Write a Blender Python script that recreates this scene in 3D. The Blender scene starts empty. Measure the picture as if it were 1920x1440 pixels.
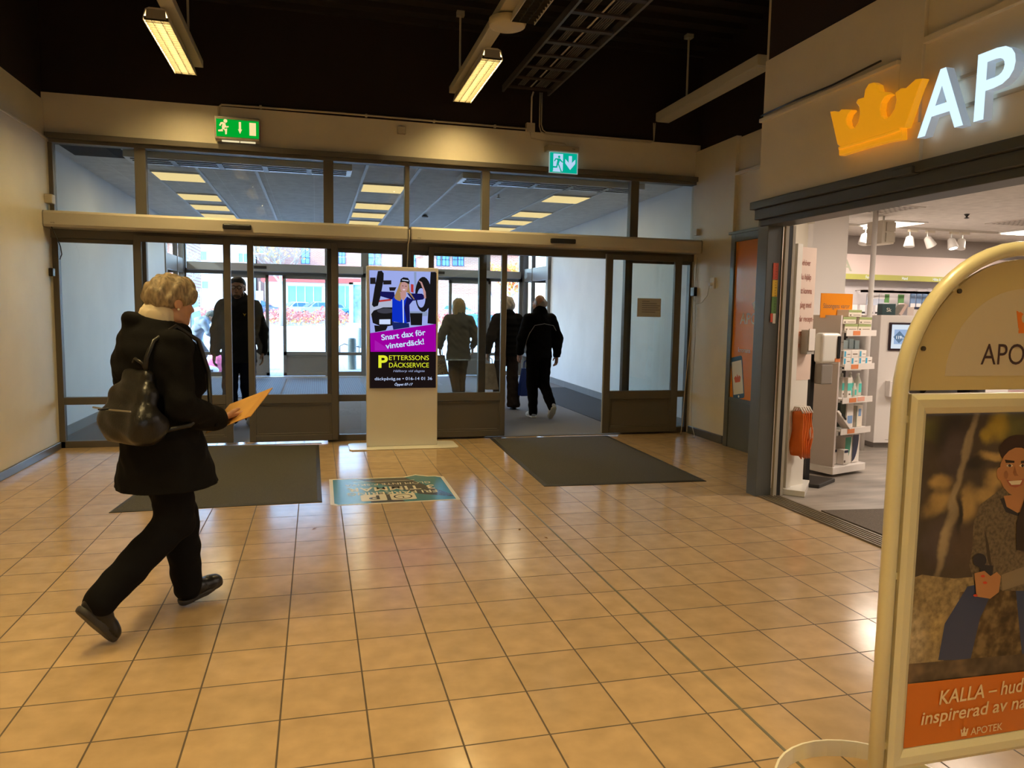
import bpy, math, random
import numpy as np
from mathutils import Vector, Matrix

sc = bpy.context.scene
COL = sc.collection
# ------------------------------------------------------------------ camera
cam_d = bpy.data.cameras.new('camera'); cam = bpy.data.objects.new('camera', cam_d); COL.objects.link(cam)
cam_d.sensor_width = 36.0; cam_d.lens = 36.0*1395.2/1920.0
cam_d.clip_start = 0.05; cam_d.clip_end = 600
R0 = (0.9671332, -0.2537144, 0.0168021); R1 = (-0.0075017, -0.0945217, -0.9954945); R2 = (0.2541594, 0.9626498, -0.0933183)
cam.matrix_world = Matrix(((R0[0], -R1[0], -R2[0], 0.0), (R0[1], -R1[1], -R2[1], 0.0), (R0[2], -R1[2], -R2[2], 1.4586), (0, 0, 0, 1)))
sc.camera = cam
# ------------------------------------------------------------------ world, sun, exposure
w = bpy.data.worlds.new('sky'); sc.world = w; w.use_nodes = True
nt = w.node_tree; bg = nt.nodes['Background']
sky = nt.nodes.new('ShaderNodeTexSky'); sky.sky_type = 'NISHITA'; sky.sun_disc = False
sky.sun_elevation = math.radians(34); sky.sun_rotation = math.radians(-105); sky.air_density = 1.0; sky.dust_density = 1.0
tint = nt.nodes.new('ShaderNodeMix'); tint.data_type = 'RGBA'; tint.blend_type = 'MULTIPLY'; tint.inputs[0].default_value = 1.0; tint.inputs[7].default_value = (0.82, 0.96, 1.16, 1)
nt.links.new(sky.outputs[0], tint.inputs[6]); nt.links.new(tint.outputs[2], bg.inputs[0]); bg.inputs[1].default_value = 2.3
sun_d = bpy.data.lights.new('sun', 'SUN'); sun_d.energy = 6.0; sun_d.angle = 0.009; sun_d.color = (1.0, 0.95, 0.88)
sun = bpy.data.objects.new('sun', sun_d); COL.objects.link(sun)
sun.rotation_euler = Vector((-0.80, -0.34, 0.62)).to_track_quat('Z', 'Y').to_euler()
sc.view_settings.view_transform = 'Standard'; sc.view_settings.look = 'None'
sc.view_settings.exposure = 0.0; sc.view_settings.gamma = 1.0; sc.view_settings.use_curve_mapping = False
sc.cycles.use_denoising = True
sc.cycles.max_bounces = 10; sc.cycles.transparent_max_bounces = 24; sc.cycles.caustics_reflective = False; sc.cycles.caustics_refractive = False
sc.cycles.sample_clamp_indirect = 6.0
LAMP_COL = (1.0, 0.72, 0.30)
LAMP_W = 86.0
VEST_W = 9.0
SHOP_W = 44.0

# ------------------------------------------------------------------ materials
MATS = {}
def mat(name, col, rough=0.6, metal=0.0, emit=None, es=1.0, bump=0.0, bscale=40.0, vary=0.0, vscale=6.0, spec=0.5, stretch=None, coat=0.0):
    if name in MATS: return MATS[name]
    m = bpy.data.materials.new(name); m.use_nodes = True; MATS[name] = m
    nt = m.node_tree; b = nt.nodes['Principled BSDF']
    b.inputs['Base Color'].default_value = (*col, 1); b.inputs['Roughness'].default_value = rough
    b.inputs['Metallic'].default_value = metal; b.inputs['Specular IOR Level'].default_value = spec
    if coat: b.inputs['Coat Weight'].default_value = coat; b.inputs['Coat Roughness'].default_value = 0.15
    if emit: b.inputs['Emission Color'].default_value = (*emit, 1); b.inputs['Emission Strength'].default_value = es
    if bump or vary:
        tc = nt.nodes.new('ShaderNodeTexCoord'); mp = nt.nodes.new('ShaderNodeMapping')
        nt.links.new(tc.outputs['Object'], mp.inputs[0])
        if stretch: mp.inputs['Scale'].default_value = stretch
    if vary:
        n = nt.nodes.new('ShaderNodeTexNoise'); n.inputs['Scale'].default_value = vscale; n.inputs['Detail'].default_value = 5
        r = nt.nodes.new('ShaderNodeMix'); r.data_type = 'RGBA'
        r.inputs[6].default_value = (*[max(0, c*(1-vary)) for c in col], 1); r.inputs[7].default_value = (*[min(1, c*(1+vary)) for c in col], 1)
        mr = nt.nodes.new('ShaderNodeMapRange'); mr.inputs[1].default_value = 0.3; mr.inputs[2].default_value = 0.7
        nt.links.new(mp.outputs[0], n.inputs['Vector']); nt.links.new(n.outputs['Fac'], mr.inputs[0]); nt.links.new(mr.outputs[0], r.inputs[0]); nt.links.new(r.outputs[2], b.inputs['Base Color'])
    if bump:
        n = nt.nodes.new('ShaderNodeTexNoise'); n.inputs['Scale'].default_value = bscale; n.inputs['Detail'].default_value = 3
        bp = nt.nodes.new('ShaderNodeBump'); bp.inputs['Strength'].default_value = bump; bp.inputs['Distance'].default_value = 0.01
        nt.links.new(mp.outputs[0], n.inputs['Vector']); nt.links.new(n.outputs['Fac'], bp.inputs['Height']); nt.links.new(bp.outputs[0], b.inputs['Normal'])
    return m
def emis(name, col, s):
    if name in MATS: return MATS[name]
    m = bpy.data.materials.new(name); m.use_nodes = True; MATS[name] = m
    nt = m.node_tree; nt.nodes.remove(nt.nodes['Principled BSDF'])
    e = nt.nodes.new('ShaderNodeEmission'); e.inputs[0].default_value = (*col, 1); e.inputs[1].default_value = s
    nt.links.new(e.outputs[0], nt.nodes['Material Output'].inputs[0]); return m
def glass(name, tint=(1, 1, 1), rough=0.0, ior=1.45):
    if name in MATS: return MATS[name]
    m = bpy.data.materials.new(name); m.use_nodes = True; MATS[name] = m
    nt = m.node_tree; nt.nodes.remove(nt.nodes['Principled BSDF'])
    t = nt.nodes.new('ShaderNodeBsdfTransparent'); t.inputs[0].default_value = (*tint, 1)
    g = nt.nodes.new('ShaderNodeBsdfGlossy'); g.inputs['Roughness'].default_value = rough
    f = nt.nodes.new('ShaderNodeFresnel'); f.inputs[0].default_value = ior
    x = nt.nodes.new('ShaderNodeMixShader')
    nt.links.new(f.outputs[0], x.inputs[0]); nt.links.new(t.outputs[0], x.inputs[1]); nt.links.new(g.outputs[0], x.inputs[2])
    nt.links.new(x.outputs[0], nt.nodes['Material Output'].inputs[0]); return m
def brickmat(name, c1, c2, mortar, bw, bh, ms, offset=0.5, loc=(0, 0, 0), rough=0.5, rot=(0, 0, 0), spec=0.5, bump=0.15, vary=True):
    m = bpy.data.materials.new(name); m.use_nodes = True; MATS[name] = m
    nt = m.node_tree; b = nt.nodes['Principled BSDF']
    tc = nt.nodes.new('ShaderNodeTexCoord'); mp = nt.nodes.new('ShaderNodeMapping'); mp.inputs['Location'].default_value = loc; mp.inputs['Rotation'].default_value = rot
    br = nt.nodes.new('ShaderNodeTexBrick'); br.offset = offset; br.squash = 1.0
    br.inputs['Color1'].default_value = (*c1, 1); br.inputs['Color2'].default_value = (*c2, 1); br.inputs['Mortar'].default_value = (*mortar, 1)
    br.inputs['Scale'].default_value = 1; br.inputs['Mortar Size'].default_value = ms; br.inputs['Brick Width'].default_value = bw; br.inputs['Row Height'].default_value = bh; br.inputs['Mortar Smooth'].default_value = 0.1
    nt.links.new(tc.outputs['Object'], mp.inputs[0]); nt.links.new(mp.outputs[0], br.inputs['Vector'])
    n = nt.nodes.new('ShaderNodeTexNoise'); n.inputs['Scale'].default_value = 9; n.inputs['Detail'].default_value = 8
    mx = nt.nodes.new('ShaderNodeMix'); mx.data_type = 'RGBA'; mx.blend_type = 'MULTIPLY'
    cr = nt.nodes.new('ShaderNodeMapRange'); cr.inputs[1].default_value = 0.3; cr.inputs[2].default_value = 0.7; cr.inputs[3].default_value = 0.88; cr.inputs[4].default_value = 1.08
    nt.links.new(tc.outputs['Object'], n.inputs['Vector']); nt.links.new(n.outputs['Fac'], cr.inputs[0]); mx.inputs[0].default_value = 1.0
    nt.links.new(br.outputs['Color'], mx.inputs[6]); nt.links.new(cr.outputs[0], mx.inputs[7]); nt.links.new(mx.outputs[2], b.inputs['Base Color'])
    b.inputs['Roughness'].default_value = rough; b.inputs['Specular IOR Level'].default_value = spec
    mr = nt.nodes.new('ShaderNodeMapRange'); mr.inputs[3].default_value = rough; mr.inputs[4].default_value = 0.7
    nt.links.new(br.outputs['Fac'], mr.inputs[0]); nt.links.new(mr.outputs[0], b.inputs['Roughness'])
    bp = nt.nodes.new('ShaderNodeBump'); bp.inputs['Strength'].default_value = bump; bp.inputs['Distance'].default_value = 0.004; bp.invert = True
    nt.links.new(br.outputs['Fac'], bp.inputs['Height']); nt.links.new(bp.outputs[0], b.inputs['Normal'])
    return m
CREAM = lambda: mat('painted_cream', (0.74, 0.68, 0.55), 0.55, bump=0.05, bscale=60, vary=0.04, vscale=3)
DARKW = lambda: mat('dark_brown_paint', (0.013, 0.006, 0.005), 0.85)
FRAME = lambda: mat('brown_grey_aluminium', (0.120, 0.108, 0.092), 0.45, spec=0.4)
OPER = lambda: mat('operator_cover', (0.52, 0.48, 0.40), 0.4)
GREYP = lambda: mat('grey_painted_steel', (0.105, 0.115, 0.115), 0.4)
WHITE = lambda: mat('white_paint', (0.80, 0.79, 0.76), 0.45)
WHITEG = lambda: mat('white_gloss', (0.82, 0.80, 0.74), 0.22)
BLACK = lambda: mat('black_plastic', (0.012, 0.012, 0.013), 0.4)
GLASS = lambda: glass('clear_glass', (0.93, 0.96, 0.95))
BEIGE = lambda: mat('beige_plastic', (0.60, 0.55, 0.43), 0.5)
STEEL = lambda: mat('brushed_steel', (0.55, 0.55, 0.53), 0.35, metal=1.0)

# ------------------------------------------------------------------ mesh helpers
def wl(o):
    v = Vector((0, 0, 0))
    while o is not None: v = v + o.location; o = o.parent
    return v
class MB:
    def __init__(s): s.v = []; s.f = []; s.m = []
    def add(s, vs, fs, mi=0):
        b = len(s.v); s.v += [tuple(float(c) for c in p) for p in vs]
        for f in fs: s.f.append(tuple(b+i for i in f)); s.m.append(mi)
        return s
    def box(s, x0, x1, y0, y1, z0, z1, mi=0):
        return s.add([(x0, y0, z0), (x1, y0, z0), (x1, y1, z0), (x0, y1, z0), (x0, y0, z1), (x1, y0, z1), (x1, y1, z1), (x0, y1, z1)],
                     [(0, 3, 2, 1), (4, 5, 6, 7), (0, 1, 5, 4), (1, 2, 6, 5), (2, 3, 7, 6), (3, 0, 4, 7)], mi)
    def obox(s, c, u, v, n, a, b, d, mi=0):
        c, u, v, n = Vector(c), Vector(u)*a, Vector(v)*b, Vector(n)*d
        P = [c-u-v-n, c+u-v-n, c+u+v-n, c-u+v-n, c-u-v+n, c+u-v+n, c+u+v+n, c-u+v+n]
        return s.add(P, [(0, 3, 2, 1), (4, 5, 6, 7), (0, 1, 5, 4), (1, 2, 6, 5), (2, 3, 7, 6), (3, 0, 4, 7)], mi)
    def quad(s, *p, mi=0): return s.add(p, [tuple(range(len(p)))], mi)
    def prism(s, poly, o, u, v, n, t0, t1, mi=0):
        o, u, v, n = Vector(o), Vector(u), Vector(v), Vector(n); k = len(poly)
        P = [o+u*a+v*b+n*t0 for a, b in poly]+[o+u*a+v*b+n*t1 for a, b in poly]
        return s.add(P, [tuple(range(k))[::-1], tuple(range(k, 2*k))]+[(i, (i+1) % k, k+(i+1) % k, k+i) for i in range(k)], mi)
    def tube(s, pts, r, n=8, mi=0, caps=True, closed=False):
        pts = [Vector(p) for p in pts]; k = len(pts); rr = r if isinstance(r, (list, tuple)) else [r]*k
        rings = []; up = None
        for i, p in enumerate(pts):
            if closed: t = pts[(i+1) % k]-pts[i-1]
            else: t = pts[min(i+1, k-1)]-pts[max(i-1, 0)]
            t.normalize()
            if up is None:
                a = Vector((0, 0, 1)) if abs(t.z) < 0.9 else Vector((1, 0, 0)); up = (a-t*a.dot(t)).normalized()
            else: up = (up-t*up.dot(t)).normalized()
            sd = t.cross(up)
            rings.append([p+(up*math.cos(2*math.pi*j/n)+sd*math.sin(2*math.pi*j/n))*rr[i] for j in range(n)])
        F = []
        for i in range(k if closed else k-1):
            a = i*n; b = ((i+1) % k)*n
            for j in range(n): F.append((a+j, b+j, b+(j+1) % n, a+(j+1) % n))
        if caps and not closed: F.append(tuple(range(n))); F.append(tuple(range((k-1)*n, k*n))[::-1])
        return s.add([p for q in rings for p in q], F, mi)
    def cyl(s, a, b, r0, r1=None, n=16, mi=0): return s.tube([a, b], [r0, r0 if r1 is None else r1], n, mi)
    def lathe(s, prof, c, n=20, mi=0, axis=None):
        c = Vector(c); V = []; F = []
        for r, z in prof:
            for j in range(n): V.append(c+Vector((r*math.cos(2*math.pi*j/n), r*math.sin(2*math.pi*j/n), z)))
        for i in range(len(prof)-1):
            for j in range(n): F.append((i*n+j, i*n+(j+1) % n, (i+1)*n+(j+1) % n, (i+1)*n+j))
        F.append(tuple(range(n))[::-1]); F.append(tuple(range((len(prof)-1)*n, len(prof)*n)))
        return s.add(V, F, mi)
    def sphere(s, c, r, n=12, mi=0):
        rx, ry, rz = r if isinstance(r, (tuple, list)) else (r, r, r); V = []; F = []
        for i in range(1, n):
            for j in range(n*2): a = math.pi*i/n; b = math.pi*j/n; V.append((c[0]+rx*math.sin(a)*math.cos(b), c[1]+ry*math.sin(a)*math.sin(b), c[2]+rz*math.cos(a)))
        m = n*2
        for i in range(n-2):
            for j in range(m): F.append((i*m+j, (i+1)*m+j, (i+1)*m+(j+1) % m, i*m+(j+1) % m))
        V += [(c[0], c[1], c[2]+rz), (c[0], c[1], c[2]-rz)]; T = len(V)-2
        for j in range(m): F.append((T, j, (j+1) % m)); F.append((T+1, (n-2)*m+(j+1) % m, (n-2)*m+j))
        return s.add(V, F, mi)
    def text(s, txt, o, u, v, n, h=None, wid=None, t=0.0, mi=0, off=0.0, ext=0.0, shear=0.0, space=1.0):
        V, F, bx = text_geo(txt, off, ext, shear, space)
        sy = (h/0.729) if h else (wid/bx)
        sx = (wid/bx) if wid else sy
        o, u, v, n = Vector(o), Vector(u), Vector(v), Vector(n)
        return s.add([o+u*(p[0]*sx)+v*(p[1]*sy)+n*(t+p[2]*sy) for p in V], F, mi)
    def build(s, name, m, parent=None, smooth=False, bevel=0.0, local=False, seg=2):
        me = bpy.data.meshes.new(name); V = s.v; off = Vector((0, 0, 0))
        if parent is None and not local and V:
            a = np.array(V); off = Vector(((a[:, 0].min()+a[:, 0].max())/2, (a[:, 1].min()+a[:, 1].max())/2, a[:, 2].min()))
            V = [tuple(a_) for a_ in (a-np.array(off))]
        me.from_pydata(V, [], s.f)
        ms = m if isinstance(m, (list, tuple)) else [m]
        for q in ms: me.materials.append(q)
        if len(ms) > 1: me.polygons.foreach_set('material_index', s.m)
        if smooth: me.polygons.foreach_set('use_smooth', [True]*len(s.f))
        me.update()
        o = bpy.data.objects.new(name, me); COL.objects.link(o)
        if parent is not None:
            o.parent = parent
            if not local: o.location = -wl(parent)
        else: o.location = off
        if bevel:
            md = o.modifiers.new('edge', 'BEVEL'); md.width = bevel; md.segments = seg; md.limit_method = 'ANGLE'; md.angle_limit = math.radians(40)
        return o
TEXTS = {}
def text_geo(txt, off, ext, shear, space):
    key = (txt, off, ext, shear, space)
    if key in TEXTS: return TEXTS[key]
    cu = bpy.data.curves.new('lettering_curve', 'FONT'); cu.body = txt; cu.offset = off; cu.extrude = ext; cu.shear = shear; cu.space_character = space; cu.resolution_u = 4
    ob = bpy.data.objects.new('lettering_curve', cu); COL.objects.link(ob)
    dg = bpy.context.evaluated_depsgraph_get(); me = bpy.data.meshes.new_from_object(ob.evaluated_get(dg))
    V = [tuple(q.co) for q in me.vertices]; F = [tuple(p.vertices) for p in me.polygons]
    x0 = min(q[0] for q in V); x1 = max(q[0] for q in V); V = [(q[0]-x0, q[1], q[2]) for q in V]
    bpy.data.objects.remove(ob); bpy.data.curves.remove(cu); bpy.data.meshes.remove(me)
    TEXTS[key] = (V, F, x1-x0); return TEXTS[key]
def tag(o, label=None, cat=None, group=None, kind=None):
    if label: o['label'] = label
    if cat: o['category'] = cat
    if group: o['group'] = group
    if kind: o['kind'] = kind
    return o
def thing(name, loc, label, cat, group=None, rz=0.0):
    o = bpy.data.objects.new(name, None); COL.objects.link(o); o.empty_display_size = 0.1
    o.location = loc; o.rotation_euler = (0, 0, rz); return tag(o, label, cat, group)
def struct(o): o['kind'] = 'structure'; return o
def copy_tree(o, parent=None):
    c = o.copy(); COL.objects.link(c)
    if parent is not None: c.parent = parent
    for ch in list(o.children): copy_tree(ch, c)
    return c
def bx(name, m, x0, x1, y0, y1, z0, z1, parent=None, bevel=0.0, local=False):
    return MB().box(x0, x1, y0, y1, z0, z1).build(name, m, parent, bevel=bevel, local=local)
def ellipse(cx, cy, rx, ry, n=24, a0=0, a1=2*math.pi):
    full = abs(a1-a0-2*math.pi) < 1e-6
    return [(cx+rx*math.cos(a0+(a1-a0)*i/(n if full else n-1)), cy+ry*math.sin(a0+(a1-a0)*i/(n if full else n-1))) for i in range(n)]

# ------------------------------------------------------------------ implicit bodies (smooth blend of tapered limbs), polygonised to one skin
def C(a, b, ra, rb=None, k=0.02, flat=None): return ('c', np.array(a, float), np.array(b, float), ra, ra if rb is None else rb, k, flat)
def El(c, r, k=0.02, rot=None, sub=False): return ('e', np.array(c, float), np.array(r, float), k, None if rot is None else np.array(rot, float), sub)
def sdf_mesh(name, prims, h, m, parent, cuts=(), disp=None, smooth=True):
    lo = np.full(3, 1e9); hi = np.full(3, -1e9); bbs = []
    for p in prims:
        if p[0] == 'c':
            r = max(p[3], p[4])*(max(1, p[6][1]) if p[6] else 1); a = np.minimum(p[1], p[2])-r; b = np.maximum(p[1], p[2])+r
        else:
            r = p[2].max() if p[4] is not None else p[2]; a = p[1]-r; b = p[1]+r
        bbs.append((a, b)); lo = np.minimum(lo, a); hi = np.maximum(hi, b)
    lo = lo-4*h; n = np.ceil((hi+4*h-lo)/h).astype(int)+1
    D = np.full(n, 0.06, np.float32)
    ax = [(lo[i]+h*np.arange(n[i])).astype(np.float32) for i in range(3)]
    for p, (a, b) in zip(prims, bbs):
        k = p[5] if p[0] == 'c' else p[3]; mg = 0.062+k
        i0 = np.maximum(((a-mg-lo)/h).astype(int), 0); i1 = np.minimum(((b+mg-lo)/h).astype(int)+2, n)
        sl = tuple(slice(i0[i], i1[i]) for i in range(3))
        X = ax[0][sl[0]][:, None, None]; Y = ax[1][sl[1]][None, :, None]; Z = ax[2][sl[2]][None, None, :]
        if p[0] == 'c':
            q = [X-p[1][0], Y-p[1][1], Z-p[1][2]]; ab = p[2]-p[1]; L = max(float(ab@ab), 1e-9)
            t = np.clip((q[0]*ab[0]+q[1]*ab[1]+q[2]*ab[2])/L, 0, 1); q = [q[i]-t*ab[i] for i in range(3)]
            r = p[3]+(p[4]-p[3])*t
            if p[6]:
                nn, s = np.array(p[6][0], float), p[6][1]; nn = nn/np.linalg.norm(nn); dd = q[0]*nn[0]+q[1]*nn[1]+q[2]*nn[2]
                q = [q[i]+nn[i]*dd*(1/s-1) for i in range(3)]; d = (np.sqrt(q[0]**2+q[1]**2+q[2]**2)-r)*min(1, s)
            else: d = np.sqrt(q[0]**2+q[1]**2+q[2]**2)-r
        else:
            q = [X-p[1][0], Y-p[1][1], Z-p[1][2]]
            if p[4] is not None: M = p[4]; q = [M[0, i]*q[0]+M[1, i]*q[1]+M[2, i]*q[2] for i in range(3)]
            r = p[2]; k0 = np.sqrt((q[0]/r[0])**2+(q[1]/r[1])**2+(q[2]/r[2])**2); k1 = np.sqrt((q[0]/r[0]**2)**2+(q[1]/r[1]**2)**2+(q[2]/r[2]**2)**2)
            d = k0*(k0-1)/np.maximum(k1, 1e-6)
        S = D[sl]
        if p[0] == 'e' and p[5]:
            hh = np.maximum(k-np.abs(S+d), 0)/k; D[sl] = np.maximum(S, -d)+hh*hh*k*0.25
        else:
            hh = np.maximum(k-np.abs(S-d), 0)/k; D[sl] = np.minimum(S, d)-hh*hh*k*0.25
    X, Y, Z = ax[0][:, None, None], ax[1][None, :, None], ax[2][None, None, :]
    if disp: D = D+disp(X, Y, Z).astype(np.float32)
    for (nv, d0) in cuts: D = np.maximum(D, X*nv[0]+Y*nv[1]+Z*nv[2]-d0)
    D[0] = D[-1] = 0.06; D[:, 0] = D[:, -1] = 0.06; D[:, :, 0] = D[:, :, -1] = 0.06
    V, F = nets(D, lo, h)
    me = bpy.data.meshes.new(name); me.from_pydata(V.tolist(), [], F.tolist()); me.materials.append(m)
    if smooth: me.polygons.foreach_set('use_smooth', [True]*len(F))
    me.update(); o = bpy.data.objects.new(name, me); COL.objects.link(o); o.parent = parent; return o
def nets(D, org, h):
    S = D < 0; n = S.shape
    cs = [(i, j, k) for i in (0, 1) for j in (0, 1) for k in (0, 1)]
    cnt = np.zeros((n[0]-1, n[1]-1, n[2]-1), np.int8)
    for c in cs: cnt += S[c[0]:n[0]-1+c[0], c[1]:n[1]-1+c[1], c[2]:n[2]-1+c[2]]
    act = (cnt > 0) & (cnt < 8); I = np.argwhere(act); ids = np.full(act.shape, -1, np.int64); ids[act] = np.arange(len(I))
    P = np.zeros((len(I), 3)); K = np.zeros(len(I))
    for c0 in cs:
        for a in range(3):
            if c0[a]: continue
            c1 = list(c0); c1[a] = 1
            v0 = D[I[:, 0]+c0[0], I[:, 1]+c0[1], I[:, 2]+c0[2]]; v1 = D[I[:, 0]+c1[0], I[:, 1]+c1[1], I[:, 2]+c1[2]]
            mk = (v0 < 0) != (v1 < 0); t = v0[mk]/(v0[mk]-v1[mk]); q = np.tile(np.array(c0, float), (mk.sum(), 1)); q[:, a] += t
            P[mk] += q; K[mk] += 1
    V = (I+P/K[:, None])*h+org; Fs = []
    for a in range(3):
        b, c = (a+1) % 3, (a+2) % 3
        s0 = [slice(1, -1)]*3; s1 = [slice(1, -1)]*3; s0[a] = slice(0, -1); s1[a] = slice(1, None)
        A = S[tuple(s0)]; B = S[tuple(s1)]; E = np.argwhere(A != B); fl = A[A != B]
        off = np.ones(3, int); off[a] = 0; E = E+off
        def cell(db, dc):
            q = E.copy(); q[:, b] += db; q[:, c] += dc; return ids[q[:, 0], q[:, 1], q[:, 2]]
        Q = np.stack([cell(-1, -1), cell(0, -1), cell(0, 0), cell(-1, 0)], 1); Q[~fl] = Q[~fl][:, ::-1]; Fs.append(Q)
    return V, np.concatenate(Fs)

# ================================================================== SETTING: hall
TILE = 0.305
floor_m = brickmat('floor_tile', (0.535, 0.375, 0.218), (0.48, 0.335, 0.192), (0.10, 0.07, 0.042), TILE, TILE, 0.0036, 0.0, (0.4433*TILE, 0.286*TILE, 0), rough=0.17, bump=0.25)
struct(MB().quad((-2.57, -9, 0), (3.5, -9, 0), (3.5, 5.42, 0), (4.64, 6.62, 0), (4.64, 8.62, 0), (-2.57, 8.62, 0)).build('floor', floor_m, local=True))
struct(MB().add([(1.466, -9, 0.0), (1.478, -9, 0.0), (1.566, 8.45, 0.0), (1.554, 8.45, 0.0), (1.466, -9, 0.0012), (1.478, -9, 0.0012), (1.566, 8.45, 0.0012), (1.554, 8.45, 0.0012)],
       [(4, 5, 6, 7), (0, 4, 7, 3), (1, 2, 6, 5)]).build('trim_1', mat('joint_sealant', (0.16, 0.145, 0.10), 0.4), local=True))
struct(bx('wall_left', CREAM(), -2.75, -2.57, -9, 8.55, 0, 3.13, local=True))
mb = MB().box(-2.78, -2.60, -9, 8.55, 3.13, 3.50); mb.box(-2.60, -2.565, -9, 8.55, 3.105, 3.13)
struct(mb.build('wall_left_upper', CREAM(), local=True, bevel=0.004))
struct(bx('wall_left_top', DARKW(), -2.80, -2.62, -9, 8.7, 3.50, 4.75, local=True))
struct(MB().box(-2.57, -2.545, -9, 8.50, 0, 0.075).build('baseboard_left', mat('grey_skirting', (0.10, 0.10, 0.10), 0.35), local=True, bevel=0.006))
struct(bx('wall_back', CREAM(), -2.75, 4.75, 8.55, 8.70, 3.175, 3.575, local=True))
struct(bx('wall_back_top', DARKW(), -2.80, 4.95, 8.57, 8.72, 3.575, 4.75, local=True))
mb = MB().box(-2.8, 5.0, -9, 8.7, 4.68, 4.8)
for i in range(60): mb.box(-2.8, 5.0, -8.9+i*0.3, -8.78+i*0.3, 4.62, 4.68)
struct(mb.build('ceiling', mat('dark_deck', (0.016, 0.011, 0.009), 0.7), local=True))
# right: pier, recessed door wall
struct(MB().box(4.56, 4.80, 7.62, 8.62, 0, 3.49).build('wall_right', CREAM(), local=True, bevel=0.004))
struct(MB().box(4.535, 4.56, 7.63, 8.45, 0, 0.095).build('baseboard_right', mat('grey_skirting', (0.10, 0.10, 0.10), 0.35), local=True, bevel=0.006))
mb = MB().box(4.60, 4.80, 6.5, 7.62, 2.41, 3.47); mb.box(4.56, 4.62, 6.5, 7.62, 3.05, 3.085); mb.box(4.60, 4.8, 7.56, 7.62, 0, 2.41)
struct(mb.build('wall_right_recess', CREAM(), local=True, bevel=0.003))
struct(bx('wall_right_top', DARKW(), 4.62, 4.85, 5.4, 8.7, 3.48, 4.75, local=True))
# the hall goes on behind the photographer
struct(bx('wall_front', CREAM(), -2.75, 3.6, -9.2, -9.0, 0, 3.5, local=True))
struct(bx('wall_front_top', DARKW(), -2.8, 5.0, -9.2, -9.0, 3.5, 4.75, local=True))
# side door with the orange poster
d = MB().box(4.51, 4.56, 7.48, 7.56, 0, 2.41); d.box(4.51, 4.56, 6.56, 7.48, 2.30, 2.41); d.box(4.495, 4.56, 6.56, 7.60, 2.385, 2.415)
d.box(4.52, 4.56, 6.56, 7.48, 0, 0.53); d.box(4.515, 4.56, 6.56, 7.48, 0.53, 0.57); d.box(4.51, 4.56, 6.56, 6.64, 0.57, 2.3)
door3 = struct(d.build('door_3', GREYP(), local=True, bevel=0.003))
ORANGE = lambda: mat('poster_orange', (0.74, 0.25, 0.012), 0.3)
a = MB().box(4.53, 4.55, 6.64, 7.48, 0.57, 2.30); po = a.build('poster', ORANGE(), door3)
U, V, N = (0, -1, 0), (0, 0, 1), (-1, 0, 0)
a = MB().text('APOTEK', (4.529, 7.335, 1.395), U, V, N, h=0.125, t=0.002, off=0.012).text('kronans', (4.529, 7.345, 1.085), U, V, N, h=0.055, t=0.002, off=0.02)
crn = [(0, 0.02), (0.06, 0.05), (0.09, 0.02), (0.12, 0.075), (0.15, 0.02), (0.18, 0.05), (0.24, 0.02), (0.21, -0.05), (0.03, -0.05)]
a.prism(crn, (4.529, 7.11, 1.60), U, V, N, 0, 0.001)
a.build('lettering', mat('poster_white', (0.8, 0.78, 0.7), 0.4), door3)
ph = Matrix.Rotation(math.radians(-11), 3, 'X'); pu = ph @ Vector(U); pv = ph @ Vector(V)
def rr(w_, h_, r, n=5):
    P = []
    for cx, cy, a0 in ((w_-r, h_-r, 0), (r-w_, h_-r, 90), (r-w_, r-h_, 180), (w_-r, r-h_, 270)):
        P += [(cx+r*math.cos(math.radians(a0+90*i/(n-1))), cy+r*math.sin(math.radians(a0+90*i/(n-1)))) for i in range(n)]
    return P
a = MB().prism(rr(0.115, 0.235, 0.03), (4.529, 7.335, 0.80), pu, pv, N, 0, 0.001, 0).prism(rr(0.10, 0.185, 0.005), (4.529, 7.335, 0.80), pu, pv, N, 0, 0.002, 1)
a.prism([(x-0.12, y-0.02) for x, y in crn], (4.529, 7.335, 0.80), pu*0.55, pv*0.75, N, 0, 0.003, 2); a.prism(ellipse(0, -0.21, 0.014, 0.014, 12), (4.529, 7.335, 0.80), pu, pv, N, 0, 0.002, 1)
a.build('phone_picture', [mat('poster_blue', (0.03, 0.10, 0.20), 0.4), mat('poster_white', (0.8, 0.78, 0.7), 0.4), mat('poster_red', (0.65, 0.12, 0.03), 0.4)], door3)

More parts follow.
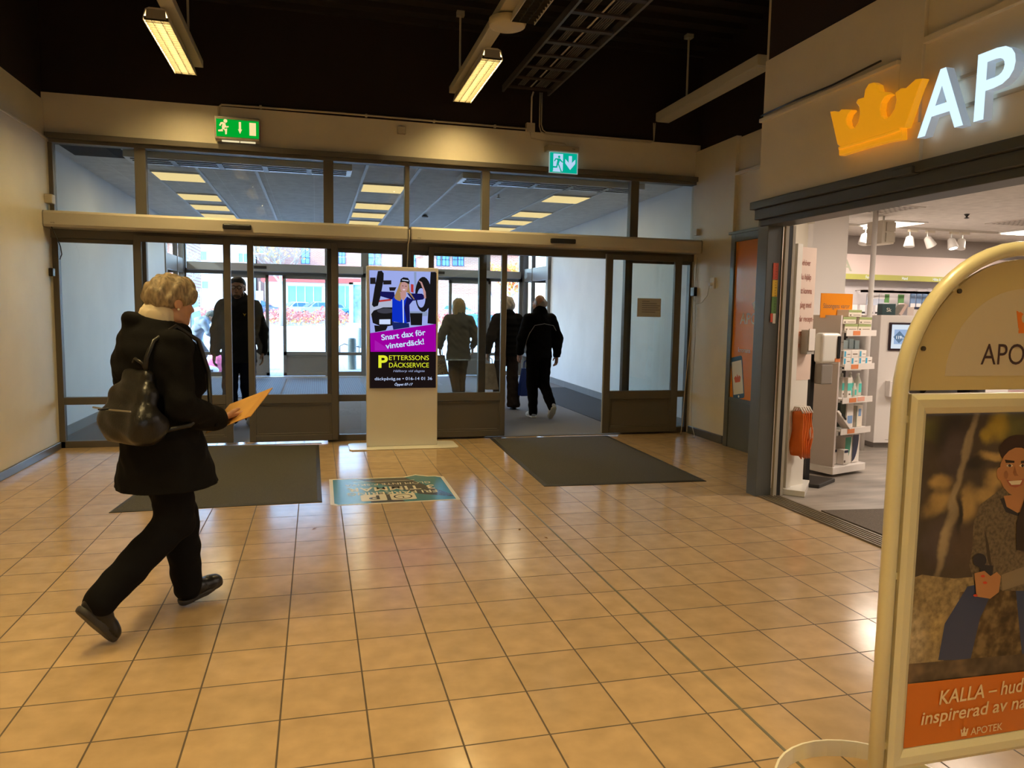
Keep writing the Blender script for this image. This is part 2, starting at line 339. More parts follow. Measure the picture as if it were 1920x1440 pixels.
# ------------------------------------------------------------------ entrance partition (fixed frame) and its panes
fr = MB(); Z1 = 3.175
fr.box(-2.58, 4.64, 8.46, 8.62, 3.12, Z1); fr.box(-2.555, 4.62, 8.50, 8.62, 3.085, 3.12)
for x0, x1 in ((-2.575, -2.53), (-1.785, -1.68), (0.09, 0.195), (0.972, 1.024), (1.857, 1.946), (3.70, 3.805), (4.59, 4.655)): fr.box(x0, x1, 8.52, 8.62, 2.19, 3.09)
fr.box(-2.575, 4.65, 8.50, 8.62, 2.15, 2.40)
win1 = struct(fr.build('window_1', FRAME(), local=True, bevel=0.004))
for x0, x1 in ((-2.53, -1.785), (-1.68, 0.09), (0.195, 0.972), (1.024, 1.857), (1.946, 3.70), (3.805, 4.59)): bx('pane', GLASS(), x0, x1, 8.565, 8.573, 2.40, 3.085, win1)
def fixed_light(name, x0, x1, s0, s1, Y=8.53):
    m = MB().box(x0, x0+s0, Y, Y+0.08, 0, 2.15); m.box(x1-s1, x1, Y, Y+0.08, 0, 2.15)
    m.box(x0, x1, Y, Y+0.08, 0, 0.07); m.box(x0+s0, x1-s1, Y, Y+0.08, 0.45, 0.525); m.box(x0+s0, x1-s1, Y+0.01, Y+0.07, 2.11, 2.15)
    o = struct(m.build(name, FRAME(), local=True, bevel=0.004))
    bx('pane', GLASS(), x0+s0, x1-s1, Y+0.036, Y+0.044, 0.525, 2.11, o); bx('pane', GLASS(), x0+s0, x1-s1, Y+0.036, Y+0.044, 0.07, 0.45, o)
    return o
fixed_light('window_2', -2.575, -1.70, 0.06, 0.125)
fixed_light('window_3', 0.12, 1.05, 0.125, 0.10)
fixed_light('window_4', 1.05, 1.925, 0.03, 0.085)
fixed_light('window_5', 3.66, 4.60, 0.095, 0.07)
def leaf(name, x0, x1, sl, sr, Y=8.44):
    m = MB()
    m.box(x0, x0+sl, Y, Y+0.05, 0.025, 2.20); m.box(x1-sr, x1, Y, Y+0.05, 0.025, 2.20); m.box(x0+sl, x1-sr, Y, Y+0.05, 2.135, 2.20)
    m.box(x0+sl, x1-sr, Y, Y+0.05, 0.445, 0.545); m.box(x0+sl, x1-sr, Y, Y+0.05, 0.025, 0.095)
    m.box(x0+sl, x1-sr, Y+0.014, Y+0.038, 0.095, 0.445)
    for a0, a1, b0, b1 in ((x0+sl, x0+sl+0.022, 0.095, 0.445), (x1-sr-0.022, x1-sr, 0.095, 0.445), (x0+sl+0.022, x1-sr-0.022, 0.095, 0.117), (x0+sl+0.022, x1-sr-0.022, 0.423, 0.445)): m.box(a0, a1, Y+0.006, Y+0.044, b0, b1)
    o = struct(m.build(name, FRAME(), local=True, bevel=0.004))
    bx('pane', GLASS(), x0+sl, x1-sr, Y+0.021, Y+0.029, 0.545, 2.135, o)
    return o
leaf('door_1', -1.80, -0.87, 0.07, 0.07)
leaf('door_2', -0.705, 0.235, 0.065, 0.07)
d4 = leaf('door_4', 1.235, 2.145, 0.06, 0.06)
d5 = leaf('door_5', 3.385, 4.375, 0.08, 0.09)
bx('seal', mat('grey_rubber', (0.45, 0.45, 0.43), 0.5), 2.145, 2.152, 8.455, 8.475, 0.03, 2.2, d4)
bx('seal', mat('grey_rubber', (0.45, 0.45, 0.43), 0.5), 3.375, 3.385, 8.455, 8.475, 0.03, 2.2, d5)
pn = bx('notice', mat('notice_paper', (0.50, 0.50, 0.50), 0.6), 3.79, 4.105, 8.435, 8.437, 1.455, 1.68, d5)
m = MB()
for i, wd in enumerate((0.10, 0.2, 0.24, 0.22, 0.24, 0.18)): m.box(3.85, 3.85+wd, 8.4335, 8.435, 1.64-i*0.026, 1.647-i*0.026)
m.build('lettering', mat('notice_ink', (0.18, 0.17, 0.17), 0.6), pn)
# rails under the doors
struct(MB().box(-1.2, 0.05, 8.40, 8.44, 0, 0.006).build('trim_2', STEEL(), local=True))
struct(MB().box(1.9, 3.7, 8.50, 8.60, 0, 0.006).build('trim_8', mat('dark_sill', (0.10, 0.095, 0.085), 0.6), local=True))

def operator(x0, x1, lab, sx0, sx1):
    t = thing('door_operator', ((x0+x1)/2, 8.37, 2.235), lab, 'door operator', 'sliding door operators')
    P = [(8.28, 2.26), (8.295, 2.235), (8.50, 2.235), (8.50, 2.395), (8.30, 2.395), (8.28, 2.37)]
    MB().prism(P, (x0, 0, 0), (0, 1, 0), (0, 0, 1), (1, 0, 0), 0, x1-x0).build('cover', OPER(), t, bevel=0.003)
    MB().prism([(a, b-0.0) for a, b in P], (x0, 0, 0), (0, 1, 0), (0, 0, 1), (1, 0, 0), -0.012, -0.001).build('end_cap', mat('grey_endcap', (0.30, 0.28, 0.24), 0.5), t)
    MB().prism([(a, b-0.0) for a, b in P], (x1, 0, 0), (0, 1, 0), (0, 0, 1), (1, 0, 0), 0.001, 0.012).build('end_cap', mat('grey_endcap', (0.30, 0.28, 0.24), 0.5), t)
    s = MB().box(sx0, sx1, 8.245, 8.28, 2.28, 2.335).build('sensor', BLACK(), t, bevel=0.012)
    bx('lens', mat('sensor_window', (0.03, 0.028, 0.03), 0.1), sx0+0.16, sx1-0.02, 8.242, 8.246, 2.292, 2.318, s)
    MB().text('swing', (x0+0.06, 8.2795, 2.272), (1, 0, 0), (0, 0, 1), (0, -1, 0), h=0.012, t=0.001).build('maker_mark', BLACK(), t)
    return t
operator(-2.56, 0.972, 'cream sliding door operator beam over the doors left of the advertising totem', -0.92, -0.64)
operator(1.026, 4.54, 'cream sliding door operator beam over the open doorway right of the totem', 2.61, 2.915)

# ------------------------------------------------------------------ vestibule
VF = mat('vestibule_carpet', (0.21, 0.20, 0.195), 0.9, bump=0.5, bscale=300, vary=0.25, vscale=220)
struct(MB().quad((-3.0, 8.62, 0), (5.3, 8.62, 0), (5.3, 17.15, 0), (-3.0, 17.15, 0)).build('floor_vestibule', VF, local=True))
VW = lambda: mat('white_plaster', (0.75, 0.76, 0.77), 0.6, bump=0.08, bscale=25, vary=0.05, vscale=1.5)
struct(MB().box(-2.95, -2.75, 8.62, 15.4, 0, 3.2).build('wall_left_vestibule', VW(), local=True))
struct(MB().add([(4.66, 8.62, 0), (4.92, 15.5, 0), (5.2, 15.5, 0), (4.9, 8.62, 0), (4.66, 8.62, 3.2), (4.92, 15.5, 3.2), (5.2, 15.5, 3.2), (4.9, 8.62, 3.2)],
       [(0, 3, 2, 1), (4, 5, 6, 7), (0, 1, 5, 4), (1, 2, 6, 5), (2, 3, 7, 6), (3, 0, 4, 7)]).build('wall_right_vestibule', VW(), local=True))
tl = brickmat('skirting_tile', (0.24, 0.26, 0.28), (0.20, 0.22, 0.24), (0.42, 0.43, 0.44), 0.2, 0.2, 0.003, 0.0, rot=(0, math.radians(90), math.radians(90)), rough=0.3)
struct(MB().box(-2.75, -2.735, 8.63, 15.4, 0, 0.11).build('baseboard_left_vestibule', mat('grey_skirting_tile', (0.20, 0.21, 0.22), 0.35), local=True))
mb = MB()
for i in range(34):
    y = 8.64+i*0.2; x = 4.66+0.26*(y-8.62)/6.88; x2 = 4.66+0.26*(y+0.196-8.62)/6.88
    mb.add([(x-0.014, y, 0), (x+0.01, y, 0), (x2+0.01, y+0.196, 0), (x2-0.014, y+0.196, 0), (x-0.014, y, 0.125), (x+0.01, y, 0.125), (x2+0.01, y+0.196, 0.125), (x2-0.014, y+0.196, 0.125)],
           [(4, 5, 6, 7), (0, 1, 5, 4), (2, 3, 7, 6), (3, 0, 4, 7)])
struct(mb.build('baseboard_right_vestibule', mat('grey_skirting_tile', (0.20, 0.21, 0.22), 0.35), local=True))
CZ = 3.17
mb = MB().box(-3.0, 5.3, 8.6, 17.3, CZ, CZ+0.1)
struct(mb.build('ceiling_vestibule', brickmat('ceiling_tile', (0.80, 0.79, 0.77), (0.77, 0.76, 0.74), (0.88, 0.88, 0.87), 0.6, 0.3, 0.006, 0.0, (0.01, 0.1, 0), rough=0.8, bump=0.0), local=True))
mb = MB()
for x in (-2.0, -1.39, -0.70, 0.595, 1.215, 1.80, 2.5, 3.26, 3.87): mb.box(x-0.018, x+0.018, 8.62, 17.0, CZ-0.012, CZ-0.001)
struct(mb.build('trim_3', mat('white_runner', (0.80, 0.82, 0.84), 0.5), local=True))
PANEL = emis('warm_panel', (1.0, 0.74, 0.34), 1.05)
first = None; rowname = ['nearest', 'second', 'third', 'fourth', 'fifth']
for ci, (xa, cname) in enumerate(((-1.98, 'left'), (0.62, 'middle'), (3.28, 'right'))):
    for ri, y in enumerate((10.3, 12.1, 13.27, 14.45, 15.6)):
        lab = 'square warm ceiling light panel in the porch, %s in the %s row' % (rowname[ri], cname)
        if first is None:
            first = thing('ceiling_light', (xa+0.285, y+0.31, CZ-0.02), lab, 'ceiling light', 'porch ceiling light panels')
            MB().box(-0.29, 0.29, -0.31, 0.31, 0.0, 0.018).build('frame', WHITE(), first, local=True)
            MB().box(-0.275, 0.275, -0.295, 0.295, -0.004, -0.0005).build('diffuser', PANEL, first, local=True)
        else:
            c = copy_tree(first); c.location = (xa+0.285, y+0.31, CZ-0.02); c['label'] = lab
        if ri in (0, 2, 4):
            ld = bpy.data.lights.new('panel_lamp', 'AREA'); ld.shape = 'SQUARE'; ld.size = 0.5; ld.energy = VEST_W; ld.color = (1.0, 0.80, 0.50)
            lo_ = bpy.data.objects.new('panel_lamp', ld); COL.objects.link(lo_); lo_.location = (xa+0.285, y+0.31, CZ-0.027)
# open ceiling hatch
tag(MB().box(-2.62, -2.0, 9.04, 9.59, CZ-0.006, CZ+0.0).build('ceiling_opening', mat('hatch_dark', (0.008, 0.008, 0.008), 0.9)), 'black rectangular gap where a porch ceiling tile is missing', 'ceiling opening')
# air curtains
def aircurtain(x0, x1, lab):
    t = thing('air_curtain', ((x0+x1)/2, 9.25, CZ-0.1), lab, 'air curtain', 'porch air curtains')
    MB().box(x0, x1, 9.0, 9.42, CZ-0.09, CZ-0.015).build('housing', mat('air_curtain_white', (0.78, 0.80, 0.82), 0.3), t, bevel=0.008)
    for k in range(3): MB().box(x0+0.06, x1-0.06, 9.06+k*0.11, 9.085+k*0.11, CZ-0.097, CZ-0.088).build('grille', BLACK(), t)
    n = int((x1-x0)/0.42)
    for k in range(1, n): MB().box(x0+k*(x1-x0)/n-0.03, x0+k*(x1-x0)/n+0.03, 9.02, 9.40, CZ-0.100, CZ-0.089).build('cross_bar', mat('air_curtain_bar', (0.30, 0.31, 0.32), 0.4), t)
aircurtain(-2.0, 0.42, 'white air curtain unit under the porch ceiling at the left doors')
aircurtain(1.72, 4.1, 'white air curtain unit under the porch ceiling at the right doors')
tag(MB().lathe([(0.05, 0), (0.06, 0.02), (0.03, 0.045), (0.05, 0.05)], (1.86, 13.2, CZ-0.051), 14).build('smoke_detector', mat('grey_detector', (0.25, 0.26, 0.27), 0.5)), 'small round grey smoke detector under the porch ceiling', 'smoke detector')
tag(MB().lathe([(0.02, 0), (0.035, 0.005), (0.01, 0.02), (0.012, 0.06)], (2.55, 10.6, CZ-0.061), 12).build('sprinkler', STEEL()), 'small steel sprinkler head under the porch ceiling', 'sprinkler')
# mats of the porch
tag(MB().add([(3.80, 8.7, 0), (4.66, 8.7, 0), (4.86, 14.2, 0), (4.52, 14.2, 0), (3.80, 11.8, 0), (3.80, 8.7, .008), (4.66, 8.7, .008), (4.86, 14.2, .008), (4.52, 14.2, .008), (3.80, 11.8, .008)],
    [(5, 6, 7, 8, 9), (0, 1, 6, 5), (1, 2, 7, 6), (2, 3, 8, 7), (3, 4, 9, 8), (4, 0, 5, 9)]).build('floor_mat', mat('black_ribbed_mat', (0.045, 0.047, 0.05), 0.85, bump=0.5, bscale=180)), 'black rubber mat along the white porch wall', 'mat')
rib = brickmat('ribbed_mat', (0.12, 0.125, 0.13), (0.11, 0.115, 0.12), (0.045, 0.045, 0.05), 0.04, 3.0, 0.006, 0.0, rough=0.7)
tag(MB().box(-2.5, -0.62, 13.0, 16.6, 0, 0.008).build('floor_mat', rib), 'grey ribbed mat inside the outer doors, behind the walking woman', 'mat')
tag(MB().box(-0.58, 0.9, 13.0, 16.6, 0, 0.008).build('floor_mat', rib), 'grey ribbed mat inside the outer doors, left of the totem', 'mat')
struct(MB().box(-2.8, 5.0, 16.95, 17.1, 0, 0.012).build('trim_4', mat('bright_sill', (0.75, 0.75, 0.74), 0.3, metal=0.6), local=True))
# outer facade
OF = lambda: mat('outer_aluminium', (0.22, 0.22, 0.215), 0.4)
OY = 17.2
m = MB()
for x0, x1 in ((-2.80, -2.66), (-1.92, -1.80), (0.20, 0.34), (0.99, 1.16), (1.95, 2.08), (3.85, 3.97), (4.68, 4.82)): m.box(x0, x1, OY, OY+0.1, 0, 3.2)
m.box(-2.8, 4.82, OY, OY+0.1, 2.22, 2.32); m.box(-2.8, 4.82, OY, OY+0.1, 3.12, 3.3)
win6 = struct(m.build('window_6', OF(), local=True, bevel=0.004))
for x0, x1 in ((-2.66, -1.92), (-1.80, 0.20), (0.34, 0.99), (1.16, 1.95), (2.08, 3.85), (3.97, 4.68)): bx('pane', GLASS(), x0, x1, OY+0.046, OY+0.054, 2.32, 3.12, win6)
def osl(name, x0, x1):
    m = MB().box(x0, x1, OY+0.02, OY+0.08, 0, 0.10).box(x0, x1, OY+0.02, OY+0.08, 0.47, 0.54)
    o = struct(m.build(name, OF(), local=True, bevel=0.003)); bx('pane', GLASS(), x0, x1, OY+0.046, OY+0.052, 0.54, 2.22, o); bx('pane', GLASS(), x0, x1, OY+0.046, OY+0.052, 0.10, 0.47, o)
osl('window_7', -2.66, -1.92); osl('window_8', 0.34, 0.99); osl('window_9', 1.16, 1.95); osl('window_10', 3.97, 4.68)
def oleaf(name, x0, x1, Y=OY-0.06):
    m = MB().box(x0, x0+0.07, Y, Y+0.05, 0.02, 2.22).box(x1-0.07, x1, Y, Y+0.05, 0.02, 2.22).box(x0, x1, Y, Y+0.05, 2.15, 2.22).box(x0, x1, Y, Y+0.05, 0.47, 0.55).box(x0, x1, Y, Y+0.05, 0.02, 0.09).box(x0+0.06, x1-0.06, Y+0.012, Y+0.038, 0.09, 0.47)
    m.box(x0+0.10, x1-0.10, Y+0.004, Y+0.012, 0.43, 0.445)
    o = struct(m.build(name, OF(), local=True, bevel=0.003)); bx('pane', GLASS(), x0+0.07, x1-0.07, Y+0.022, Y+0.028, 0.55, 2.15, o); return o
oleaf('door_6', -1.93, -0.99); oleaf('door_7', -0.70, 0.30); oleaf('door_8', 1.62, 2.60); oleaf('door_9', 2.98, 3.98)
for x0, x1, lab in ((-2.62, 1.02, 'grey operator beam over the outer doors left of the totem'), (1.10, 4.66, 'grey operator beam over the outer doors behind the leaving shoppers')):
    t = thing('door_operator', ((x0+x1)/2, OY-0.1, 2.28), lab, 'door operator', 'outer door operators')
    MB().box(x0, x1, OY-0.2, OY-0.01, 2.285, 2.455).build('cover', mat('outer_operator', (0.36, 0.37, 0.38), 0.4), t, bevel=0.008)
    xs = x0+1.30 if x0 < 0 else x0+1.45
    MB().box(xs, xs+0.30, OY-0.225, OY-0.2, 2.345, 2.405).build('sensor', BLACK(), t, bevel=0.008)
# glazed sides of the porch between wall ends and facade
def side(name, x0, x1, y0, y1):
    def P(t, z): return (x0+(x1-x0)*t, y0+(y1-y0)*t, z)
    u = (Vector((x1, y1, 0))-Vector((x0, y0, 0))).normalized(); nn = Vector((-u.y, u.x, 0)); L = math.hypot(x1-x0, y1-y0)
    m = MB()
    for a, b in ((0, 0.13), (L*0.62-0.02, L*0.62+0.02), (L-0.1, L)): m.obox(Vector((x0, y0, 0))+u*(a+b)/2+Vector((0, 0, 1.6)), u, (0, 0, 1), nn, (b-a)/2, 1.6, 0.05)
    for a, b in ((0, 0.1), (0.47, 0.54), (2.22, 2.52), (3.1, 3.2)): m.obox(Vector((x0, y0, 0))+u*L/2+Vector((0, 0, (a+b)/2)), u, (0, 0, 1), nn, L/2, (b-a)/2, 0.04)
    o = struct(m.build(name, OF(), local=True, bevel=0.003))
    for a, b in ((0.1, 0.47), (0.54, 2.22), (2.52, 3.1)): MB().obox(Vector((x0, y0, 0))+u*L/2+Vector((0, 0, (a+b)/2)), u, (0, 0, 1), nn, L/2-0.05, (b-a)/2, 0.004).build('pane', GLASS(), o)
side('window_11', -2.78, -2.74, 15.4, 17.2); side('window_12', 4.90, 4.80, 15.5, 17.2)
# building around the porch so daylight only comes in through the glass
struct(MB().box(-12, -2.95, 8.5, 15.4, 0, 5.2).box(-12, -2.72, -9, 8.6, 0, 4.9).box(-3.2, 5.4, 8.6, 17.6, 3.3, 5.2).box(5.2, 14, 9.35, 15.5, 0, 5.2).build('wall_outer', mat('mall_cladding', (0.35, 0.33, 0.30), 0.8), local=True))

# ------------------------------------------------------------------ ceiling fixtures
def louvre_light(x, y0, y1, lab, lit=True, z=3.75, wdt=0.20, grp='ceiling strip lights'):
    t = thing('strip_light', (x, (y0+y1)/2, z), lab, 'strip light', grp); h = wdt/2
    body = MB(); P = [(-h, 0), (-h, 0.012), (-h*0.8, 0.085), (-0.05, 0.10), (0.05, 0.10), (h*0.8, 0.085), (h, 0.012), (h, 0), (h-0.006, 0), (h-0.006, 0.012), (h*0.8-0.008, 0.078), (-h*0.8+0.008, 0.078), (-h+0.006, 0.012), (-h+0.006, 0)]
    body.prism(P, (x, y0, z), (1, 0, 0), (0, 0, 1), (0, 1, 0), 0, y1-y0)
    body.build('housing', mat('fixture_cream', (0.62, 0.58, 0.48), 0.4), t)
    for yy in (y0-0.002, y1-0.004): MB().prism([(-h*0.75, 0.015), (-h*0.7, 0.085), (h*0.7, 0.085), (h*0.75, 0.015)], (x, yy, z), (1, 0, 0), (0, 0, 1), (0, 1, 0), 0, 0.006).build('end_plate', mat('fixture_grey', (0.30, 0.28, 0.23), 0.5), t)
    lv = MB(); n = int((y1-y0)/0.058)
    for k in range(n+1): lv.box(x-h+0.008, x+h-0.008, y0+0.01+k*(y1-y0-0.02)/n-0.0012, y0+0.01+k*(y1-y0-0.02)/n+0.0012, z+0.002, z+0.032)
    for k in (-1, 1): lv.box(x+k*h/3-0.002, x+k*h/3+0.002, y0+0.01, y1-0.01, z+0.002, z+0.034)
    lv.build('louvre', mat('louvre_grey', (0.045, 0.040, 0.028), 0.6, spec=0.1), t)
    for k in (-1, 1): MB().cyl((x+k*0.045, y0+0.03, z+0.055), (x+k*0.045, y1-0.03, z+0.055), 0.008, n=10).build('tube', emis('tube_glow', (1.0, 0.80, 0.45), 14.0) if lit else mat('tube_off', (0.7, 0.7, 0.68), 0.3), t)
    if lit:
        ld = bpy.data.lights.new('strip_lamp', 'AREA'); ld.shape = 'RECTANGLE'; ld.size = 0.15; ld.size_y = y1-y0-0.08; ld.energy = LAMP_W; ld.color = LAMP_COL
        lo_ = bpy.data.objects.new('strip_lamp', ld); COL.objects.link(lo_); lo_.location = (x, (y0+y1)/2, z+0.044)
    return t
louvre_light(-1.22, 6.73, 8.15, 'lit louvred strip light over the left doors')
louvre_light(1.56, 6.80, 8.25, 'lit louvred strip light over the advertising totem')
louvre_light(1.60, 4.45, 5.92, 'unlit louvred strip light nearest the camera, beside the cable tray', lit=False)
for x, y in ((-1.22, 3.6), (-1.22, 1.2), (1.56, 1.6), (-1.22, -1.4), (1.56, -1.4), (-1.22, -4.2), (1.56, -4.2), (0.2, -6.6)):
    louvre_light(x, y-0.71, y+0.71, 'lit louvred strip light in the rows behind the camera')
def rail(x, y0, y1, lab, z=3.86, w_=0.06, rods=()):
    t = thing('lighting_trunking', (x, (y0+y1)/2, z), lab, 'lighting trunking', 'lighting trunking')
    MB().box(x-w_, x+w_, y0, y1, z, z+0.07).build('channel', mat('fixture_cream', (0.62, 0.58, 0.48), 0.4), t, bevel=0.004)
    for ry in rods:
        r = MB().cyl((x, ry, z+0.07), (x, ry, 4.61), 0.011, n=8).build('rod', mat('rod_grey', (0.42, 0.40, 0.34), 0.5), t)
        MB().box(x-0.04, x+0.04, ry-0.03, ry+0.03, 4.56, 4.612).build('clamp', mat('rod_grey', (0.42, 0.40, 0.34), 0.5), r)
rail(-1.13, -7, 8.25, 'cream lighting trunking above the left strip lights', rods=(7.75, 3.0, -2.0))
rail(1.49, -7, 8.33, 'cream lighting trunking above the right strip lights', rods=(8.02, 5.85, 1.0, -3.0))
tag(MB().box(3.98, 4.15, 6.35, 8.5, 3.80, 3.90).box(3.985, 4.145, 6.37, 8.48, 3.79, 3.80).build('lighting_trunking', mat('trunking_white', (0.62, 0.60, 0.54), 0.45), bevel=0.004), 'white wall-side trunking running from the back wall above the side door', 'lighting trunking')
tag(MB().cyl((4.07, 7.9, 3.90), (4.07, 7.9, 4.61), 0.012, n=8).box(4.03, 4.11, 7.86, 7.94, 4.57, 4.612).build('suspension_rod', mat('rod_grey', (0.42, 0.40, 0.34), 0.5)), 'thin rod holding the white trunking above the side door', 'rod')
t = thing('wireless_access_point', (1.52, 6.05, 3.74), 'round cream access point under the right lighting trunking', 'access point')
MB().lathe([(0.11, 0.0), (0.145, 0.015), (0.155, 0.04), (0.15, 0.072), (0.12, 0.084)], (1.52, 6.1, 3.767), 28).build('dome', mat('cream_plastic', (0.66, 0.58, 0.38), 0.4), t, smooth=True, bevel=0.004)
MB().lathe([(0.10, 0), (0.10, 0.008)], (1.52, 6.1, 3.851), 20).build('bracket', mat('fixture_grey', (0.30, 0.28, 0.23), 0.5), t)
# cable ladder
t = thing('cable_ladder', (2.35, 5.5, 3.98), 'dark cable ladder with bundled cables under the black ceiling', 'cable ladder')
DK = lambda: mat('ladder_dark', (0.045, 0.032, 0.028), 0.5)
for x in (2.08, 2.62): MB().box(x-0.012, x+0.012, -6, 8.5, 3.98, 4.05).build('side_rail', mat('ladder_rail', (0.10, 0.095, 0.095), 0.4), t)
for k in range(40): MB().box(2.09, 2.61, 8.3-k*0.36, 8.36-k*0.36, 3.985, 4.0).build('rung', DK(), t)
random.seed(4)
for k in range(10):
    x = 2.2+0.02*k if k < 4 else 2.40+0.022*(k-4); MB().tube([(x+random.uniform(-.006, .006), -6, 4.012+random.uniform(0, .01)), (x, 0, 4.012), (x+0.01, 8.3, 4.012)], 0.006, 6).build('cable', mat('cable_grey', (0.13, 0.12, 0.11), 0.5), t)
MB().tube([(2.36, -6, 4.011), (2.37, 2, 4.011), (2.36, 8.35, 4.011)], 0.008, 6).build('white_cable', mat('cable_white', (0.6, 0.56, 0.45), 0.5), t)['label'] = 'pale cable'
# conduits and boxes on the back wall
CW = lambda: mat('conduit_cream', (0.58, 0.52, 0.40), 0.5)
m = MB().tube([(-0.967, 8.535, 3.44), (-0.967, 8.535, 3.56), (-0.94, 8.535, 3.59), (0.28, 8.535, 3.602), (2.37, 8.535, 3.60)], 0.011, 8)
for x in (-0.55, 0.55, 1.3, 2.0): m.box(x-0.012, x+0.012, 8.52, 8.56, 3.585, 3.615)
tag(m.build('conduit', CW(), smooth=True), 'cream conduit along the top of the back wall from the left exit sign', 'conduit')
tag(MB().box(2.37, 2.47, 8.505, 8.57, 3.565, 3.665).box(2.40, 2.44, 8.50, 8.505, 3.60, 3.63).build('junction_box', CW(), bevel=0.008), 'square cream junction box below the cable ladder', 'junction box')
tag(MB().box(0.89, 0.98, 8.51, 8.55, 3.43, 3.51).build('junction_box', CW(), bevel=0.006), 'square cream junction box in the middle of the back wall, over the totem', 'junction box')
tag(MB().tube([(2.45, 8.53, 4.02), (2.43, 8.53, 3.96), (2.43, 8.53, 3.66)], 0.01, 8).build('conduit', CW(), smooth=True), 'short cream conduit dropping into the junction box', 'conduit')
m = MB()
for k in range(2):
    o = k*0.022; m.tube([(2.53+o, 8.53, 4.02), (2.53+o, 8.53, 3.64+o), (2.55+o, 8.53, 3.58+o), (2.61, 8.53, 3.555+o), (3.93, 8.53, 3.555+o), (3.98-o*0, 8.53, 3.58), (3.99-o, 8.53, 3.79)], 0.008, 6)
tag(m.build('cable_pair', CW(), smooth=True), 'pair of cream cables along the wall to the white trunking', 'cables')
tag(MB().tube([(2.42, 8.535, 3.565), (2.43, 8.535, 3.50), (2.60, 8.535, 3.48), (2.84, 8.535, 3.47), (2.87, 8.535, 3.44), (2.87, 8.53, 3.36)], 0.006, 6).build('cable', CW(), smooth=True), 'thin cream cable running to the right exit sign', 'cable')
# exit signs
E1 = thing('exit_sign', (-0.77, 8.48, 3.19), 'wide green exit sign with running figure, arrow and door, over the left doors', 'exit sign')
MB().prism([(8.55, 3.22), (8.47, 3.20), (8.40, 3.215), (8.40, 3.435), (8.43, 3.45), (8.55, 3.45)], (-0.995, 0, 0), (0, 1, 0), (0, 0, 1), (1, 0, 0), 0, 0.44).build('housing', mat('sign_grey', (0.38, 0.36, 0.30), 0.45), E1, bevel=0.006)
U, V, N = (1, 0, 0), (0, 0, 1), (0, -1, 0); O = (-0.985, 8.399, 3.235)
bx('face', emis('exit_green', (0.0, 0.42, 0.03), 0.9), -0.978, -0.562, 8.394, 8.3995, 3.238, 3.412, E1)
man = [(ellipse(0.082, 0.150, 0.019, 0.019, 14)), [(0.058, 0.135), (0.084, 0.125), (0.078, 0.085), (0.068, 0.062), (0.050, 0.066), (0.046, 0.09)], [(0.060, 0.137), (0.036, 0.134), (0.020, 0.102), (0.032, 0.094), (0.044, 0.116), (0.062, 0.118)],
       [(0.076, 0.122), (0.092, 0.096), (0.112, 0.102), (0.112, 0.088), (0.084, 0.082), (0.070, 0.10)], [(0.064, 0.066), (0.098, 0.076), (0.094, 0.018), (0.078, 0.014), (0.076, 0.05)], [(0.052, 0.072), (0.058, 0.044), (0.012, 0.040), (0.010, 0.056), (0.040, 0.062)]]
m = MB()
for p in man: m.prism(p, (-0.970, 8.394, 3.244), U, V, N, 0, 0.0015)
m.prism([(0.212, 0.15), (0.234, 0.15), (0.234, 0.075), (0.243, 0.075), (0.223, 0.03), (0.203, 0.075), (0.212, 0.075)], (-0.970, 8.394, 3.244), U, V, N, 0, 0.0015)
m.prism([(0.315, 0.15), (0.380, 0.15), (0.380, 0.02), (0.315, 0.02)], (-0.970, 8.394, 3.244), U, V, N, 0, 0.0015)
m.build('pictogram', emis('exit_cream', (1.0, 0.78, 0.36), 0.95), E1)
MB().box(-0.93, -0.76, 8.43, 8.455, 3.196, 3.2075).box(-0.75, -0.60, 8.43, 8.455, 3.196, 3.2075).build('lower_window', emis('exit_slot', (1.0, 0.85, 0.5), 0.9), E1)
E2 = thing('exit_sign', (2.80, 8.48, 3.11), 'square turquoise exit sign with running figure and down arrow, over the open doors', 'exit sign')
MB().box(2.60, 2.99, 8.42, 8.55, 3.35, 3.415).build('housing', mat('sign_cream', (0.50, 0.45, 0.34), 0.5), E2, bevel=0.006)
MB().text('TM', (2.90, 8.4195, 3.372), U, V, N, h=0.02, t=0.001).build('maker_mark', BLACK(), E2)
bx('edge', emis('exit_edge', (0.50, 0.68, 0.66), 0.55), 2.632, 2.986, 8.452, 8.462, 3.106, 3.345, E2)
bx('face', emis('exit_teal', (0.0, 0.42, 0.29), 0.95), 2.641, 2.972, 8.446, 8.4515, 3.113, 3.338, E2)
m = MB(); O = (2.641, 8.446, 3.113)
m.prism([(0.040, 0.212), (0.158, 0.212), (0.158, 0.022), (0.145, 0.008), (0.032, 0.008), (0.040, 0.022)], O, U, V, N, 0, 0.001)
m.prism([(0.228, 0.196), (0.268, 0.196), (0.268, 0.118), (0.310, 0.160), (0.310, 0.110), (0.248, 0.036), (0.186, 0.110), (0.186, 0.160), (0.228, 0.118)], O, U, V, N, 0, 0.001)
m.build('panel_and_arrow', emis('exit_pale', (0.48, 0.68, 0.92), 0.95), E2)
m = MB()
for p in [ellipse(0.110, 0.178, 0.014, 0.014, 14), [(0.072, 0.160), (0.122, 0.160), (0.150, 0.128), (0.172, 0.128), (0.172, 0.117), (0.144, 0.116), (0.120, 0.135), (0.108, 0.100), (0.136, 0.035), (0.146, 0.018), (0.150, 0.010), (0.132, 0.008), (0.124, 0.030), (0.098, 0.090), (0.088, 0.052), (0.034, 0.050), (0.022, 0.062), (0.026, 0.070), (0.076, 0.068), (0.082, 0.105), (0.090, 0.140), (0.074, 0.148), (0.058, 0.122), (0.048, 0.128), (0.062, 0.156)]]: m.prism(p, O, U, V, N, 0.001, 0.002)
m.build('running_figure', emis('exit_teal', (0.0, 0.42, 0.29), 0.95), E2)
